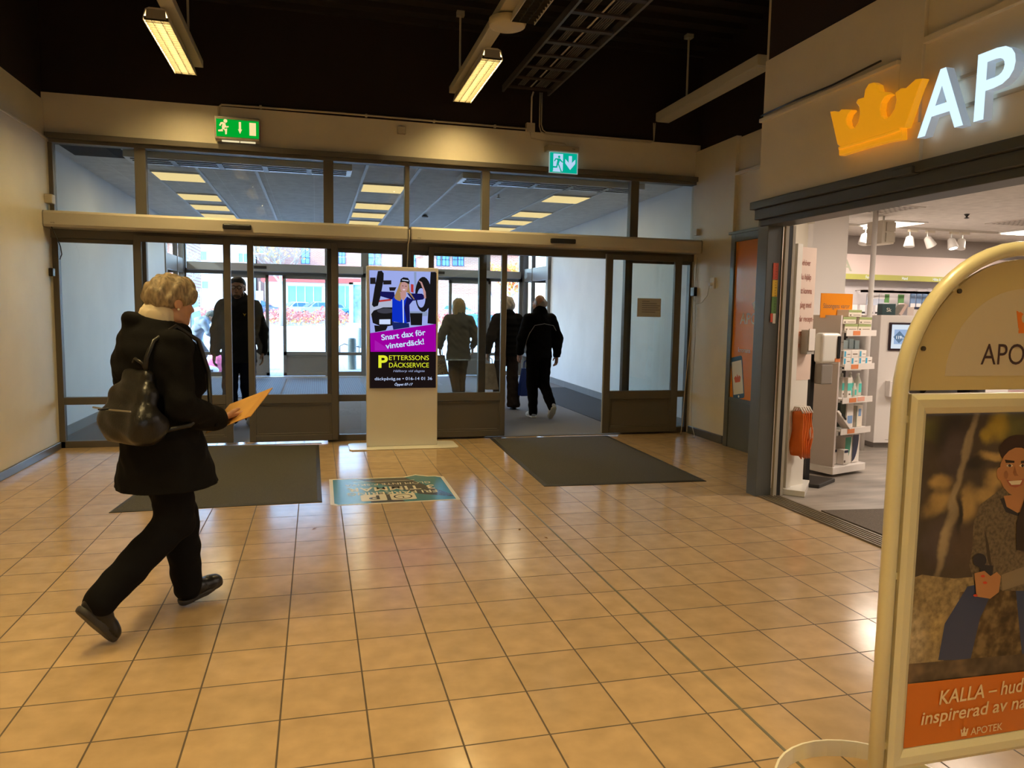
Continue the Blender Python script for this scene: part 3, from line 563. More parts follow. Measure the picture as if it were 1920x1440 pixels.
# small boxes beside the doors
for nm, a, lab, mm in (('sensor_box', (-2.57, -2.50, 8.36, 8.46, 2.47, 2.56), 'small cream box high on the left wall beside the door frame', CW()), ('switch_box', (-2.57, -2.53, 8.40, 8.47, 1.76, 1.84), 'small black switch on the left wall beside the door frame', BLACK()),
                       ('sensor_box', (4.52, 4.60, 8.38, 8.45, 2.46, 2.54), 'small cream sensor box on the right end of the door beam', CW()), ('switch_box', (4.515, 4.56, 8.38, 8.47, 1.72, 1.83), 'small black switch box on the right pier', BLACK())):
    tag(MB().box(*a).build(nm, mm, bevel=0.006), lab, 'wall box')
t = thing('wall_socket', (4.55, 8.0, 1.80), 'white wall socket with plug on the right pier', 'socket')
MB().box(4.535, 4.56, 7.94, 8.04, 1.80, 1.93).build('plate', WHITE(), t, bevel=0.005); MB().cyl((4.535, 7.99, 1.85), (4.50, 7.99, 1.85), 0.02, n=12).build('plug', WHITE(), t)
tag(MB().tube([(4.505, 7.99, 1.84), (4.52, 8.06, 1.72), (4.53, 8.2, 1.64), (4.53, 8.33, 1.62), (4.53, 8.41, 1.68), (4.535, 8.43, 1.73)], 0.005, 6).build('power_cord', BEIGE(), smooth=True), 'pale cord looping from the wall socket to the black box', 'cord')
tag(MB().tube([(4.53, 8.42, 1.73), (4.50, 8.40, 1.3), (4.46, 8.37, 0.9), (4.42, 8.34, 0.5), (4.38, 8.30, 0.15), (4.36, 8.28, 0.01)], 0.006, 6).build('white_pole', CW(), smooth=True), 'long thin pale tube leaning against the right door jamb', 'tube')
tag(MB().tube([(4.552, 8.40, 2.20), (4.548, 8.41, 1.95), (4.545, 8.36, 1.2), (4.53, 8.36, 0.5), (4.52, 8.33, 0.15), (4.50, 8.2, 0.012), (4.42, 8.05, 0.007), (4.36, 8.1, 0.007)], 0.005, 6).build('power_cord', BEIGE(), smooth=True), 'pale cord hanging down the right pier to the floor', 'cord')
tag(MB().tube([(-2.50, 8.30, 2.24), (-2.46, 8.29, 2.15), (-2.42, 8.28, 2.05), (-2.41, 8.28, 1.97), (-2.43, 8.28, 1.92)], 0.005, 6).build('cable', BLACK(), smooth=True), 'short black cable hanging from the left end of the door beam', 'cable')
tag(MB().tube([(0.998, 8.30, 2.36), (0.998, 8.27, 2.30), (0.985, 8.30, 2.2), (0.985, 8.40, 1.9), (0.985, 8.42, 1.0)], 0.006, 6).build('cable', CW(), smooth=True), 'pale cable hanging in the gap between the two door beams', 'cable')

# ================================================================== OUTDOORS
CP = Vector((0, 0, 1.4586))
def ray(px, py):
    a, b = (px-960)/1395.2, (py-720)/1395.2
    return Vector((R0[0]*a+R1[0]*b+R2[0], R0[1]*a+R1[1]*b+R2[1], R0[2]*a+R1[2]*b+R2[2]))
def at(px, py, Y): d = ray(px, py); return CP+d*(Y/d.y)          # the place at depth Y seen in that direction
struct(MB().quad((-80, 17.3, -0.01), (120, 17.3, -0.01), (120, 66, -0.01), (-80, 66, -0.01)).build('ground_street', mat('asphalt', (0.36, 0.355, 0.35), 0.9, vary=0.12, vscale=0.6), local=True))
struct(MB().quad((-20, 17.3, 0.0), (20, 17.3, 0.0), (20, 23.5, 0.0), (-20, 23.5, 0.0)).build('ground_paving', brickmat('paving', (0.34, 0.34, 0.34), (0.30, 0.30, 0.31), (0.16, 0.16, 0.16), 0.2, 0.1, 0.006, rough=0.85), local=True))
struct(MB().box(-80, 120, 65.6, 66.0, -0.01, 0.14).build('kerb', mat('kerb_stone', (0.5, 0.5, 0.48), 0.9), local=True))
struct(MB().add([(-80, 66, 0.05), (120, 66, 0.05), (120, 69.5, 0.9), (-80, 69.5, 0.9), (-80, 200, 0.9), (120, 200, 0.9)], [(0, 1, 2, 3), (3, 2, 5, 4)]).build('ground_car_park', mat('asphalt_far', (0.42, 0.42, 0.42), 0.9), local=True))
# autumn hedge: red above, orange leaves at the foot
random.seed(11); m = MB()
def leafq(m, p, s, mi):
    a = random.uniform(0, 6.28); b = random.uniform(-0.9, 0.9); u = Vector((math.cos(a), math.sin(a)*0.5, 0)); v = Vector((-math.sin(a)*math.sin(b), 0.4, math.cos(b)))
    m.add([p-u*s, p+v*s*0.8, p+u*s, p-v*s*0.8], [(0, 1, 2, 3)], mi)
for k in range(15000):
    x = random.uniform(-17, 30); y = random.uniform(66.3, 69.0); zt = 0.15+(y-66)/3.0*0.6+0.95+0.16*math.sin(x*1.7)+0.1*math.sin(x*4.1+y)
    z = random.uniform(0.06, 1)**0.8*zt
    leafq(m, Vector((x, y, max(0.07, z))), random.uniform(0.07, 0.13), 0 if z > 0.62+random.uniform(-.3, .3) and random.random() > 0.15 else (1 if random.random() > 0.3 else 2))
tag(m.build('hedge', [mat('leaf_red', (0.50, 0.13, 0.11), 0.7), mat('leaf_orange', (0.62, 0.33, 0.09), 0.7), mat('leaf_straw', (0.55, 0.47, 0.32), 0.8)], local=True), 'red and orange autumn hedge along the far side of the street', 'hedge', kind='stuff')
# trees
def tree(name, base, label, trunk_h, r0, seed, levels, spread, leaves=None, lmat=None, bark=(0.42, 0.38, 0.33), nleaf=0, lsize=0.1):
    random.seed(seed); t = thing(name, base, label, 'tree'); B = Vector(base); tips = []; m = MB(); tr = MB()
    top = B+Vector((random.uniform(-.1, .1), 0, trunk_h)); tr.tube([B, (B+top)/2+Vector((0.05, 0, 0)), top], [r0, r0*0.85, r0*0.75], 10); tr.build('trunk', mat('bark_%d' % int(bark[0]*100), bark, 0.9, bump=0.4, bscale=12), t, smooth=True)
    def grow(p, d, L, r, lv):
        q = p+d*L*0.5+Vector((random.uniform(-.05, .05), random.uniform(-.05, .05), 0.02))*L; e = q+(d+Vector((0, 0, 0.12))).normalized()*L*0.5
        m.tube([p, q, e], [r, r*0.8, r*0.6], 5 if lv > 1 else 4, caps=False); tips.append((q, e))
        if lv <= 0: return
        for i in range(random.choice((2, 3, 3))):
            a = random.uniform(0, 6.28); dd = (d+Vector((math.cos(a)*spread, math.sin(a)*spread, random.uniform(-.1, .45)))).normalized()
            grow(e if i else q, dd, L*random.uniform(0.62, 0.82), r*0.6, lv-1)
    for i in range(4):
        a = 1.57*i+random.uniform(-.4, .4); grow(top, Vector((math.cos(a)*spread, math.sin(a)*spread*0.8, 0.8)).normalized(), trunk_h*0.42, r0*0.5, levels)
    m.build('branches', mat('bark_%d' % int(bark[0]*100), bark, 0.9), t)
    if nleaf:
        lf = MB()
        for k in range(nleaf):
            q, e = random.choice(tips); p = q.lerp(e, random.random())+Vector([random.gauss(0, 0.22) for _ in range(3)]); leafq(lf, p, lsize*random.uniform(.6, 1.3), random.choice((0, 0, 1)))
        o = lf.build('leaves', lmat, t); o['kind'] = 'stuff'
    return t
PALE = (0.34, 0.30, 0.27)
b = at(527, 611, 66.2); tree('street_tree', (b.x, b.y, 0.1), 'bare pale street tree in the hedge seen through the left doors', 3.6, 0.20, 5, 6, 0.75, bark=PALE, nleaf=150, lmat=[mat('leaf_orange', (0.62, 0.33, 0.09), 0.7), mat('leaf_yellow', (0.75, 0.50, 0.10), 0.7)], lsize=0.12)
b = at(726, 600, 76); tree('street_tree', (b.x, b.y, 0.9), 'bare tree rising above the advertising totem', 3.2, 0.18, 8, 6, 0.8, bark=PALE)
b = at(958, 605, 62); tree('maple_tree', (b.x, b.y, 0.0), 'orange and yellow autumn tree beyond the right doors', 2.9, 0.20, 21, 4, 0.85, bark=(0.40, 0.34, 0.28), nleaf=3800, lmat=[mat('leaf_amber', (0.78, 0.42, 0.07), 0.7), mat('leaf_scarlet', (0.62, 0.16, 0.06), 0.7)], lsize=0.15)
b = at(340, 600, 64); tree('street_tree', (b.x, b.y, 0.0), 'small bare tree at the far left behind the walking woman', 3.0, 0.13, 33, 4, 0.8, bark=(0.35, 0.35, 0.33))
# cars
def car(loc, rz, paint, label, L=4.3, H=1.45, W=1.75):
    t = thing('car', loc, label, 'car', 'parked cars', rz); h = L/2; s = H/1.45
    body = [(-h, 0.32), (-h+0.02, 0.62*s), (-h+0.15, 0.78*s), (-h*0.42, 0.92*s), (h*0.55, 0.95*s), (h-0.06, 0.88*s), (h, 0.60*s), (h-0.03, 0.32), (h-0.45, 0.22), (-h+0.4, 0.22)]
    MB().prism(body, (0, W/2, 0), (1, 0, 0), (0, 0, 1), (0, -1, 0), 0, W).build('body', paint, t, bevel=0.06, local=True, seg=3)
    cab = [(-h*0.46, 0.90*s), (-h*0.12, 1.38*s), (h*0.02, H), (h*0.45, H-0.02), (h*0.80, 1.30*s), (h*0.93, 0.92*s)]
    MB().add([(x*1.0, -(W/2-0.06 if z < 1.2*s else W/2-0.22), z) for x, z in cab]+[(x, (W/2-0.06 if z < 1.2*s else W/2-0.22), z) for x, z in cab],
             [tuple(range(6))[::-1], tuple(range(6, 12))]+[(i, (i+1) % 6, 6+(i+1) % 6, 6+i) for i in range(6)]).build('cabin', paint, t, bevel=0.04, local=True)
    g = mat('car_glass', (0.05, 0.13, 0.17), 0.08)
    for sd in (-1, 1):
        y = sd*(W/2-0.10); q = MB()
        q.add([(-h*0.36, sd*(W/2-0.045), 0.97*s), (-h*0.03, sd*(W/2-0.045), 0.97*s), (-h*0.03, sd*(W/2-0.185), H-0.10), (-h*0.10, sd*(W/2-0.185), 1.33*s)], [(0, 1, 2, 3) if sd < 0 else (3, 2, 1, 0)])
        q.add([(h*0.0, sd*(W/2-0.045), 0.97*s), (h*0.40, sd*(W/2-0.045), 0.97*s), (h*0.40, sd*(W/2-0.185), H-0.10), (h*0.0, sd*(W/2-0.185), H-0.10)], [(0, 1, 2, 3) if sd < 0 else (3, 2, 1, 0)])
        q.add([(h*0.43, sd*(W/2-0.045), 0.97*s), (h*0.80, sd*(W/2-0.045), 0.99*s), (h*0.70, sd*(W/2-0.17), 1.28*s), (h*0.43, sd*(W/2-0.185), H-0.11)], [(0, 1, 2, 3) if sd < 0 else (3, 2, 1, 0)])
        q.build('side_window', g, t, local=True)
        MB().obox((-h*0.34, sd*(W/2+0.05), 1.0*s), (1, 0, 0), (0, 1, 0), (0, 0, 1), 0.06, 0.09, 0.06).build('mirror', paint, t, bevel=0.02, local=True)
        for x in (-h*0.62, h*0.62):
            wh = MB().lathe([(0.20, -0.1), (0.31, -0.1), (0.32, -0.06), (0.32, 0.06), (0.31, 0.1), (0.20, 0.1)], (0, 0, 0), 20)
            wh.v = [(x+p[0], sd*(W/2-0.10)+p[2], 0.32+p[1]) for p in wh.v]; wo = wh.build('wheel', mat('tyre', (0.02, 0.02, 0.02), 0.8), t, local=True)
            rm = MB().lathe([(0.19, -0.09), (0.20, 0.105)], (0, 0, 0), 14); rm.v = [(x+p[0], sd*(W/2-0.10)+p[2], 0.32+p[1]) for p in rm.v]; rm.build('rim', STEEL(), wo, local=True)
        MB().obox((-h+0.08, sd*W*0.36, 0.70*s), (1, 0, 0), (0, 1, 0), (0, 0, 1), 0.06, 0.16, 0.07).build('headlight', mat('headlight', (0.8, 0.82, 0.85), 0.15), t, local=True)
        MB().obox((h-0.03, sd*W*0.38, 0.74*s), (1, 0, 0), (0, 1, 0), (0, 0, 1), 0.04, 0.12, 0.08).build('tail_light', mat('tail_light', (0.5, 0.02, 0.02), 0.2), t, local=True)
    MB().add([(-h*0.45, -W/2+0.14, 0.93*s), (-h*0.45, W/2-0.14, 0.93*s), (-h*0.135, W/2-0.26, 1.37*s), (-h*0.135, -W/2+0.26, 1.37*s)], [(3, 2, 1, 0)]).v
    wv = MB().add([(-h*0.455, -W/2+0.12, 0.935*s), (-h*0.455, W/2-0.12, 0.935*s), (-h*0.135, W/2-0.25, 1.375*s), (-h*0.135, -W/2+0.25, 1.375*s)], [(3, 2, 1, 0)]); wv.v = [(x-0.02, y, z+0.02) for x, y, z in wv.v]; wv.build('windscreen', g, t, local=True)
    wv = MB().add([(h*0.93, -W/2+0.16, 0.98*s), (h*0.93, W/2-0.16, 0.98*s), (h*0.81, W/2-0.26, 1.28*s), (h*0.81, -W/2+0.26, 1.28*s)], [(0, 1, 2, 3)]); wv.v = [(x+0.02, y, z+0.015) for x, y, z in wv.v]; wv.build('rear_window', g, t, local=True)
    return t
SILV = mat('car_silver_blue', (0.30, 0.42, 0.52), 0.25, coat=0.6); WHT = mat('car_white', (0.75, 0.76, 0.78), 0.25, coat=0.6); NAVY = mat('car_navy', (0.04, 0.08, 0.17), 0.2, coat=0.6); BLU = mat('car_blue', (0.03, 0.20, 0.48), 0.2, coat=0.6)
for px, Y, rz, pm, lab, z in ((592, 73.5, 0.35, SILV, 'silver blue parked car behind the hedge at the left doors', 0.9), (552, 78.5, 0.5, WHT, 'white parked car just left of the silver blue one', 0.9), (492, 74, 3.05, NAVY, 'dark blue parked car behind the man with glasses', 0.9),
                              (612, 86, 0.3, SILV, 'pale blue car in the row behind the silver blue car', 0.9), (676, 75, 0.15, BLU, 'dark turquoise car half hidden by the bus stop panel', 0.9), (866, 73, 2.9, SILV, 'light blue hatchback seen past the blonde woman', 0.9), (905, 52, 1.9, BLU, 'bright blue car beyond the right doors', 0.0)):
    q = at(px, 590, Y); car((q.x, q.y, z-0.01 if z == 0 else z), rz, pm, lab)
# buildings
BRICK = lambda: brickmat('red_brick', (0.46, 0.20, 0.14), (0.40, 0.16, 0.115), (0.50, 0.42, 0.38), 0.5, 0.15, 0.02, rot=(math.radians(90), 0, 0), rough=0.9) if 'red_brick' not in MATS else MATS['red_brick']
RENDER = lambda: mat('white_render', (0.66, 0.66, 0.65), 0.9)
def facade(name, x0, x1, Y, z1, wall, label, wins, depth=10, roof=None):
    t = thing(name, ((x0+x1)/2, Y+depth/2, 0.9), label, 'building')
    MB().box(x0, x1, Y, Y+depth, 0.0, z1).build('wall', wall, t)
    for (a0, a1, b0, b1, nx, ny) in wins:
        fm = MB(); tw = 0.10
        for k in range(nx+1): xx = a0+(a1-a0)*k/nx; fm.box(xx-tw/2, xx+tw/2, Y-0.08, Y+0.02, b0, b1)
        for k in range(ny+1): zz = b0+(b1-b0)*k/ny; fm.box(a0-tw/2, a1+tw/2, Y-0.08, Y+0.02, zz-tw/2, zz+tw/2)
        f_ = fm.build('window', mat('window_frame_blue', (0.05, 0.09, 0.22), 0.5) if wall is not RENDER() else mat('window_frame_pale', (0.45, 0.50, 0.52), 0.5), t)
        bx('glass', mat('window_glass_sky', (0.12, 0.42, 0.55), 0.15), a0, a1, Y-0.03, Y-0.01, b0, b1, f_)
    if roof: MB().box(x0-0.4, x1+0.4, Y-0.7, Y+depth, z1, z1+roof[0]).build('roof', roof[1], t)
    return t
def fwin(x0, y0, x1, y1, Y, nx, ny):
    a, b = at(x0, y1, Y), at(x1, y0, Y); return (a.x, b.x, a.z, b.z, nx, ny)
Y = 105
facade('apartment_building', at(342, 500, Y).x, at(472, 500, Y).x, Y, 15, RENDER(), 'white rendered apartment building behind the picket fence on the left', [fwin(364, 471, 388, 488, Y, 2, 1), fwin(366, 527, 391, 541, Y, 2, 1), fwin(447, 475, 466, 492, Y, 2, 1), fwin(446, 452, 460, 457, Y, 1, 1), fwin(486, 459, 496, 475, Y, 1, 1)])
Y = 112
facade('brick_building', at(482, 500, Y).x, at(806, 500, Y).x, Y, 19, BRICK(), 'long red brick building above the white pavilion', [fwin(635, 452, 647, 494, Y, 2, 3), fwin(690, 458, 701, 496, Y, 1, 3), fwin(703, 458, 714, 496, Y, 1, 3), fwin(565, 462, 580, 494, Y, 2, 3), fwin(770, 465, 779, 500, Y, 1, 3)])
Y = 96
zr = at(560, 529, Y).z
facade('pavilion', at(497, 560, Y).x, at(788, 560, Y).x, Y, zr, RENDER(), 'low white pavilion with a red roof edge and a glazed front', [fwin(540, 537, 604, 588, Y, 4, 1), fwin(612, 537, 700, 588, Y, 5, 1)], roof=(0.55, mat('roof_red', (0.55, 0.07, 0.06), 0.6)))
Y = 88
facade('brick_house', at(806, 500, Y).x, at(985, 500, Y).x, Y, at(860, 475, Y).z, BRICK(), 'red brick house with paired blue windows beyond the right doors', [fwin(819, 476, 826, 498, Y, 1, 2), fwin(829, 476, 842, 498, Y, 2, 2), fwin(849, 476, 857, 498, Y, 2, 2), fwin(859, 476, 869, 498, Y, 2, 2), fwin(912, 548, 920, 556, Y, 2, 1)], roof=(0.5, RENDER()))
facade('apartment_building', at(985, 500, 95).x, at(1120, 500, 95).x, 95, 16, RENDER(), 'white building seen through the right side glass', [fwin(990, 480, 996, 500, 95, 1, 2), fwin(1005, 480, 1012, 500, 95, 1, 2)])
facade('brick_building', at(300, 500, 70).x, at(345, 500, 70).x, 70, 14, BRICK(), 'red brick building at the far left behind the side glass', [fwin(318, 445, 326, 470, 70, 1, 2)])
# flower boxes, fences
def pickets(x0, x1, Y, zb, zt, step, label):
    m = MB(); x = x0
    while x < x1: m.box(x-0.045, x+0.045, Y, Y+0.03, zb, zt); x += step
    m.box(x0, x1, Y+0.03, Y+0.06, zb+(zt-zb)*0.25, zb+(zt-zb)*0.32).box(x0, x1, Y+0.03, Y+0.06, zb+(zt-zb)*0.78, zb+(zt-zb)*0.85)
    tag(m.build('picket_fence', mat('fence_white', (0.78, 0.78, 0.77), 0.7)), label, 'fence')
pickets(at(358, 560, 72).x, at(432, 560, 72).x, 72, 0.9, at(390, 541, 72).z, 0.27, 'tall white picket fence behind the crouching man')
pickets(at(835, 560, 80).x, at(1040, 560, 80).x, 80, 0.9, at(880, 553, 80).z, 0.24, 'white picket fence in front of the brick house')
# street furniture
def bollard(px, Y, h, lab):
    q = at(px, 640, Y); tag(MB().lathe([(0.105, 0), (0.105, h-0.06), (0.10, h-0.02), (0.06, h)], (q.x, Y, 0), 18).build('bollard', mat('bollard_green', (0.10, 0.13, 0.12), 0.5, vary=0.3, vscale=30)), lab, 'bollard')
bollard(660, 19.2, 0.80, 'dark green bollard just outside the glass left of the totem'); bollard(675, 31, 0.80, 'dark bollard farther out, at the edge of the totem')
q0, q1 = at(655, 606, 40), at(678, 530, 40)
t = thing('bus_stop_panel', ((q0.x+q1.x)/2, 40, 0), 'pale green framed glass advertising panel at the kerb, left of the totem', 'advertising panel')
MB().box(q0.x, q0.x+0.20, 39.9, 40.1, 0.0, q1.z).box(q1.x-0.02, q1.x+0.05, 39.9, 40.1, 0.0, q1.z).box(q0.x, q1.x+0.05, 39.9, 40.1, q1.z-0.12, q1.z).box(q0.x, q1.x, 39.9, 40.1, q0.z-0.1, q0.z).build('frame', mat('panel_green', (0.42, 0.62, 0.55), 0.4), t)
bx('glass', mat('panel_poster', (0.22, 0.34, 0.38), 0.15, vary=0.6, vscale=2.5), q0.x+0.20, q1.x-0.02, 39.98, 40.02, q0.z, q1.z-0.12, t)
q = at(660, 640, 34)
tag(MB().box(q.x-0.22, q.x+0.30, 33.9, 34.1, 0.0, 0.95).build('litter_bin', mat('bin_white', (0.75, 0.75, 0.75), 0.5), bevel=0.03), 'white street bin below the advertising panel', 'bin')
q = at(651, 645, 26)
m = MB().tube([(q.x-0.25, 26, 0), (q.x-0.25, 26, 0.28), (q.x-0.1, 26, 0.36), (q.x+0.1, 26, 0.30), (q.x+0.4, 26, 0.26)], 0.02, 8); m.cyl((q.x+0.4, 26, 0), (q.x+0.4, 26, 0.26), 0.02)
tag(m.build('bicycle_stand', mat('dark_steel', (0.06, 0.07, 0.08), 0.5), smooth=True), 'low curved steel cycle stand on the paving behind the bollard', 'cycle stand')
q = at(488, 600, 60); t = thing('road_sign', (q.x, 60, 0), 'road sign on a grey post beside the man with glasses', 'road sign')
MB().cyl((q.x, 60, 0), (q.x, 60, 3.6), 0.05).build('post', STEEL(), t); bx('plate', mat('sign_back', (0.35, 0.42, 0.5), 0.5), q.x-0.3, q.x+0.25, 59.9, 59.95, 2.2, 2.9, t)
# beach flag
t = thing('beach_flag', (-2.95, 20.2, 0), 'pale blue feather flag standing outside, behind the walking woman\'s face', 'flag')
MB().cyl((-3.06, 20.2, 0), (-3.03, 20.2, 1.86), 0.014, n=8).box(-3.2, -2.9, 20.05, 20.35, 0, 0.03).build('pole', BLACK(), t)
fl = [(-3.04, 0.35), (-2.74, 0.42), (-2.76, 0.9), (-2.80, 1.3), (-2.87, 1.62), (-2.95, 1.84), (-3.02, 1.86), (-3.04, 1.5)]
MB().prism(fl, (0, 20.19, 0), (1, 0, 0), (0, 0, 1), (0, 1, 0), 0, 0.006).build('cloth', mat('flag_blue', (0.30, 0.48, 0.72), 0.7, vary=0.25, vscale=4), t)
m = MB()
for k, (cx, cz) in enumerate(((-2.90, 1.45), (-2.89, 1.2), (-2.88, 0.95), (-2.88, 0.7))): m.prism([(x*0.9, z) for x, z in rr(0.08, 0.05, 0.02)], (cx, 20.189, cz), (0.95, 0, 0.3), (-0.3, 0, 0.95), (0, -1, 0), 0, 0.004)
m.build('lettering', mat('flag_white', (0.8, 0.84, 0.88), 0.7), t)
# bags beside the crouching man
def sack(name, c, r, m_, lab, prims, k=0.02):
    t = thing(name, (c[0], c[1], 0), lab, 'bag'); sdf_mesh('sack', prims, 0.012, m_, t, cuts=[((0, 0, -1), 0.0)], disp=lambda X, Y, Z: 0.008*np.sin(X*38+Z*21)*np.sin(Y*33-Z*27)); return t
sack('plastic_bag', (-2.66, 18.2), 0, mat('bag_red_white', (0.62, 0.08, 0.10), 0.4, vary=0.9, vscale=12), 'small red and white plastic bag on the ground behind the walking woman', [El((0, 0, 0.10), (0.11, 0.10, 0.13)), C((0, 0, 0.2), (0.03, 0, 0.27), 0.03, 0.02)])
wb = sack('plastic_bag', (-2.36, 18.15), 0, mat('bag_white', (0.82, 0.83, 0.84), 0.4), 'white plastic carrier bag slumped on the ground beside the crouching man', [El((0, 0, 0.07), (0.20, 0.12, 0.10)), El((-0.10, 0, 0.14), (0.09, 0.08, 0.12)), C((-0.13, 0, 0.2), (-0.17, 0, 0.32), 0.035, 0.015)])
MB().box(0.0, 0.09, -0.135, -0.118, 0.03, 0.09).build('printed_mark', mat('bag_print', (0.05, 0.05, 0.07), 0.5), wb, local=True)
pk = sack('plastic_bag', (-2.22, 18.5), 0, mat('bag_pink', (0.62, 0.16, 0.32), 0.4, vary=0.25, vscale=9), 'large pink printed bag standing behind the white bag outside', [El((0, 0, 0.22), (0.24, 0.13, 0.26)), C((-0.15, 0, 0.42), (-0.1, 0, 0.5), 0.05, 0.03)])

# ================================================================== SHOPFRONT
SX = 3.48
struct(MB().box(3.48, 3.62, 5.29, 5.43, 0, 2.25).build('wall_shop_pier', GREYP(), local=True, bevel=0.004))
struct(MB().add([(3.485, 5.43, 0), (3.62, 5.36, 0), (4.80, 6.60, 0), (4.64, 6.66, 0), (3.485, 5.43, 4.7), (3.62, 5.36, 4.7), (4.80, 6.60, 4.7), (4.64, 6.66, 4.7)], [(0, 3, 2, 1), (4, 5, 6, 7), (0, 1, 5, 4), (1, 2, 6, 5), (2, 3, 7, 6), (3, 0, 4, 7)]).build('wall_shop_diagonal', CREAM(), local=True))
# beam over the opening
mb = MB().box(3.385, 3.66, -8.9, 5.42, 2.325, 2.385).box(3.42, 3.66, -8.9, 5.40, 2.245, 2.325).box(3.46, 3.66, -8.9, 5.38, 2.195, 2.245)
mb.box(3.36, 3.44, 3.70, 3.86, 2.315, 2.36)
struct(mb.build('trim_5', mat('beam_dark_grey', (0.055, 0.056, 0.052), 0.45), local=True, bevel=0.005))
mb = MB().box(3.43, 3.66, 3.92, 5.37, 2.385, 3.02).box(3.45, 3.66, -8.9, 3.92, 2.385, 3.09).box(3.405, 3.46, 3.92, 5.375, 3.0, 3.03).box(3.42, 3.47, -8.9, 3.74, 3.06, 3.10)
mb.box(3.435, 3.66, 3.92, 5.365, 3.02, 3.47).box(3.455, 3.66, -8.9, 3.92, 3.09, 3.60)
struct(mb.build('wall_shop_fascia', CREAM(), local=True, bevel=0.004))
struct(MB().box(3.425, 3.47, 3.72, 3.92, 2.385, 2.62).box(3.43, 3.47, 3.75, 3.92, 2.62, 3.6).build('trim_6', CREAM(), local=True, bevel=0.004))
struct(MB().box(3.46, 3.75, -9, 5.36, 3.47, 4.75).build('wall_shop_top', mat('dark_brown_upper', (0.02, 0.009, 0.007), 0.85), local=True))
# threshold
m = MB().box(3.50, 3.70, -8.9, 5.29, 0, 0.006)
for k in range(6): m.box(3.505+k*0.032, 3.518+k*0.032, -8.9, 5.28, 0.006, 0.011)
struct(m.build('trim_7', mat('threshold_brown', (0.20, 0.16, 0.11), 0.4, metal=0.3), local=True))
tag(MB().tube([(3.40, 5.34, 3.045), (3.398, 4.9, 3.05), (3.40, 4.5, 3.043), (3.399, 4.05, 3.06)], 0.007, 6).build('cable', BLACK(), smooth=True), 'thin dark dirt line, shaped as a tube, along the ledge of the shop fascia above the crown', 'cable')  # black tube added to stand for the line of dirt on the ledge
# crown and illuminated letters
U, V, N = (0, -1, 0), (0, 0, 1), (-1, 0, 0)
CROWN = [(4.446, 2.851), (4.405, 2.844), (4.36, 2.825), (4.332, 2.837), (4.239, 2.812), (4.234, 2.801), (4.263, 2.788), (4.279, 2.756), (4.269, 2.722), (4.232, 2.688), (4.195, 2.686), (4.164, 2.714), (4.152, 2.763), (4.163, 2.809), (4.195, 2.842), (4.179, 2.862), (4.124, 2.858), (4.119, 2.901), (4.087, 2.931), (4.048, 2.927), (4.012, 2.903), (3.995, 2.857), (3.94, 2.84), (3.902, 2.816), (3.944, 2.808), (3.968, 2.783), (3.975, 2.743), (3.961, 2.704), (3.926, 2.676), (3.887, 2.686), (3.855, 2.718), (3.843, 2.767), (3.86, 2.812), (3.814, 2.827), (3.774, 2.817), (3.702, 2.847), (3.646, 2.835), (3.675, 2.789), (3.762, 2.586), (3.794, 2.594), (3.785, 2.525), (3.917, 2.537), (4.106, 2.54), (4.33, 2.537), (4.337, 2.58), (4.323, 2.594), (4.352, 2.616)]
BAND = [(4.323, 2.594), (4.111, 2.593), (3.922, 2.59), (3.794, 2.594), (3.789, 2.575), (3.92, 2.572), (4.109, 2.573), (4.325, 2.575)]
t = thing('crown_sign', (3.40, 4.03, 2.50), 'big orange yellow crown sign glowing on the shop fascia', 'sign')
YEL = mat('crown_yellow', (0.85, 0.36, 0.01), 0.3, emit=(1.0, 0.42, 0.01), es=0.50, coat=0.5)
MB().prism([(-y, z) for y, z in CROWN], (3.35, 0, 0), U, V, N, -0.05, 0.0).build('crown', YEL, t, bevel=0.008)
MB().prism([(-y, z) for y, z in BAND], (3.35, 0, 0), U, V, N, 0.0, 0.012).build('band', YEL, t, bevel=0.005)
MB().cyl((3.425, 3.9, 2.72), (3.455, 3.9, 2.72), 0.012).cyl((3.425, 4.1, 2.65), (3.455, 4.1, 2.65), 0.012).build('bracket', STEEL(), t)
t = thing('letter_sign', (3.40, 2.85, 2.5), 'glowing white shop letters reading APOTEK on the fascia beside the crown', 'sign')
LET = emis('letter_glow', (0.62, 0.84, 1.0), 1.25); LED = mat('letter_side', (0.55, 0.60, 0.66), 0.4, emit=(0.6, 0.8, 1.0), es=0.25)
ycur = 3.665
for ch, wid in (('A', 0.315), ('P', 0.225), ('O', 0.36), ('T', 0.24), ('E', 0.20), ('K', 0.25)):
    m = MB(); m.text(ch, (3.355, ycur, 2.512), U, V, N, h=0.352, wid=wid, t=0.0, off=0.012, mi=0)
    V_, F_, bw = text_geo(ch, 0.012, 0.0, 0.0, 1.0); sx, sy = wid/bw, 0.352/0.729
    # side walls of the letter: boundary edges pushed back
    from collections import Counter
    ec = Counter(); key = lambda i: (round(V_[i][0], 4), round(V_[i][1], 4)); de = {}
    for f in F_:
        for i in range(len(f)):
            a_, b_ = key(f[i]), key(f[(i+1) % len(f)]); ec[frozenset((a_, b_))] += 1; de[frozenset((a_, b_))] = (a_, b_)
    for e_, c_ in ec.items():
        if c_ == 1 and len(e_) == 2:
            a_, b_ = de[e_]; P = lambda q, x: (x, ycur-q[0]*sx, 2.512+q[1]*sy)
            m.add([P(a_, 3.355), P(b_, 3.355), P(b_, 3.41), P(a_, 3.41)], [(3, 2, 1, 0)], 1)
    m.build('letter', [LET, LED], t); ycur -= wid+0.065
MB().box(3.425, 3.44, 2.0, 3.62, 2.62, 2.64).box(3.425, 3.44, 2.0, 3.62, 2.78, 2.80).build('mounting_rail', mat('rail_cream', (0.5, 0.45, 0.34), 0.5), t)
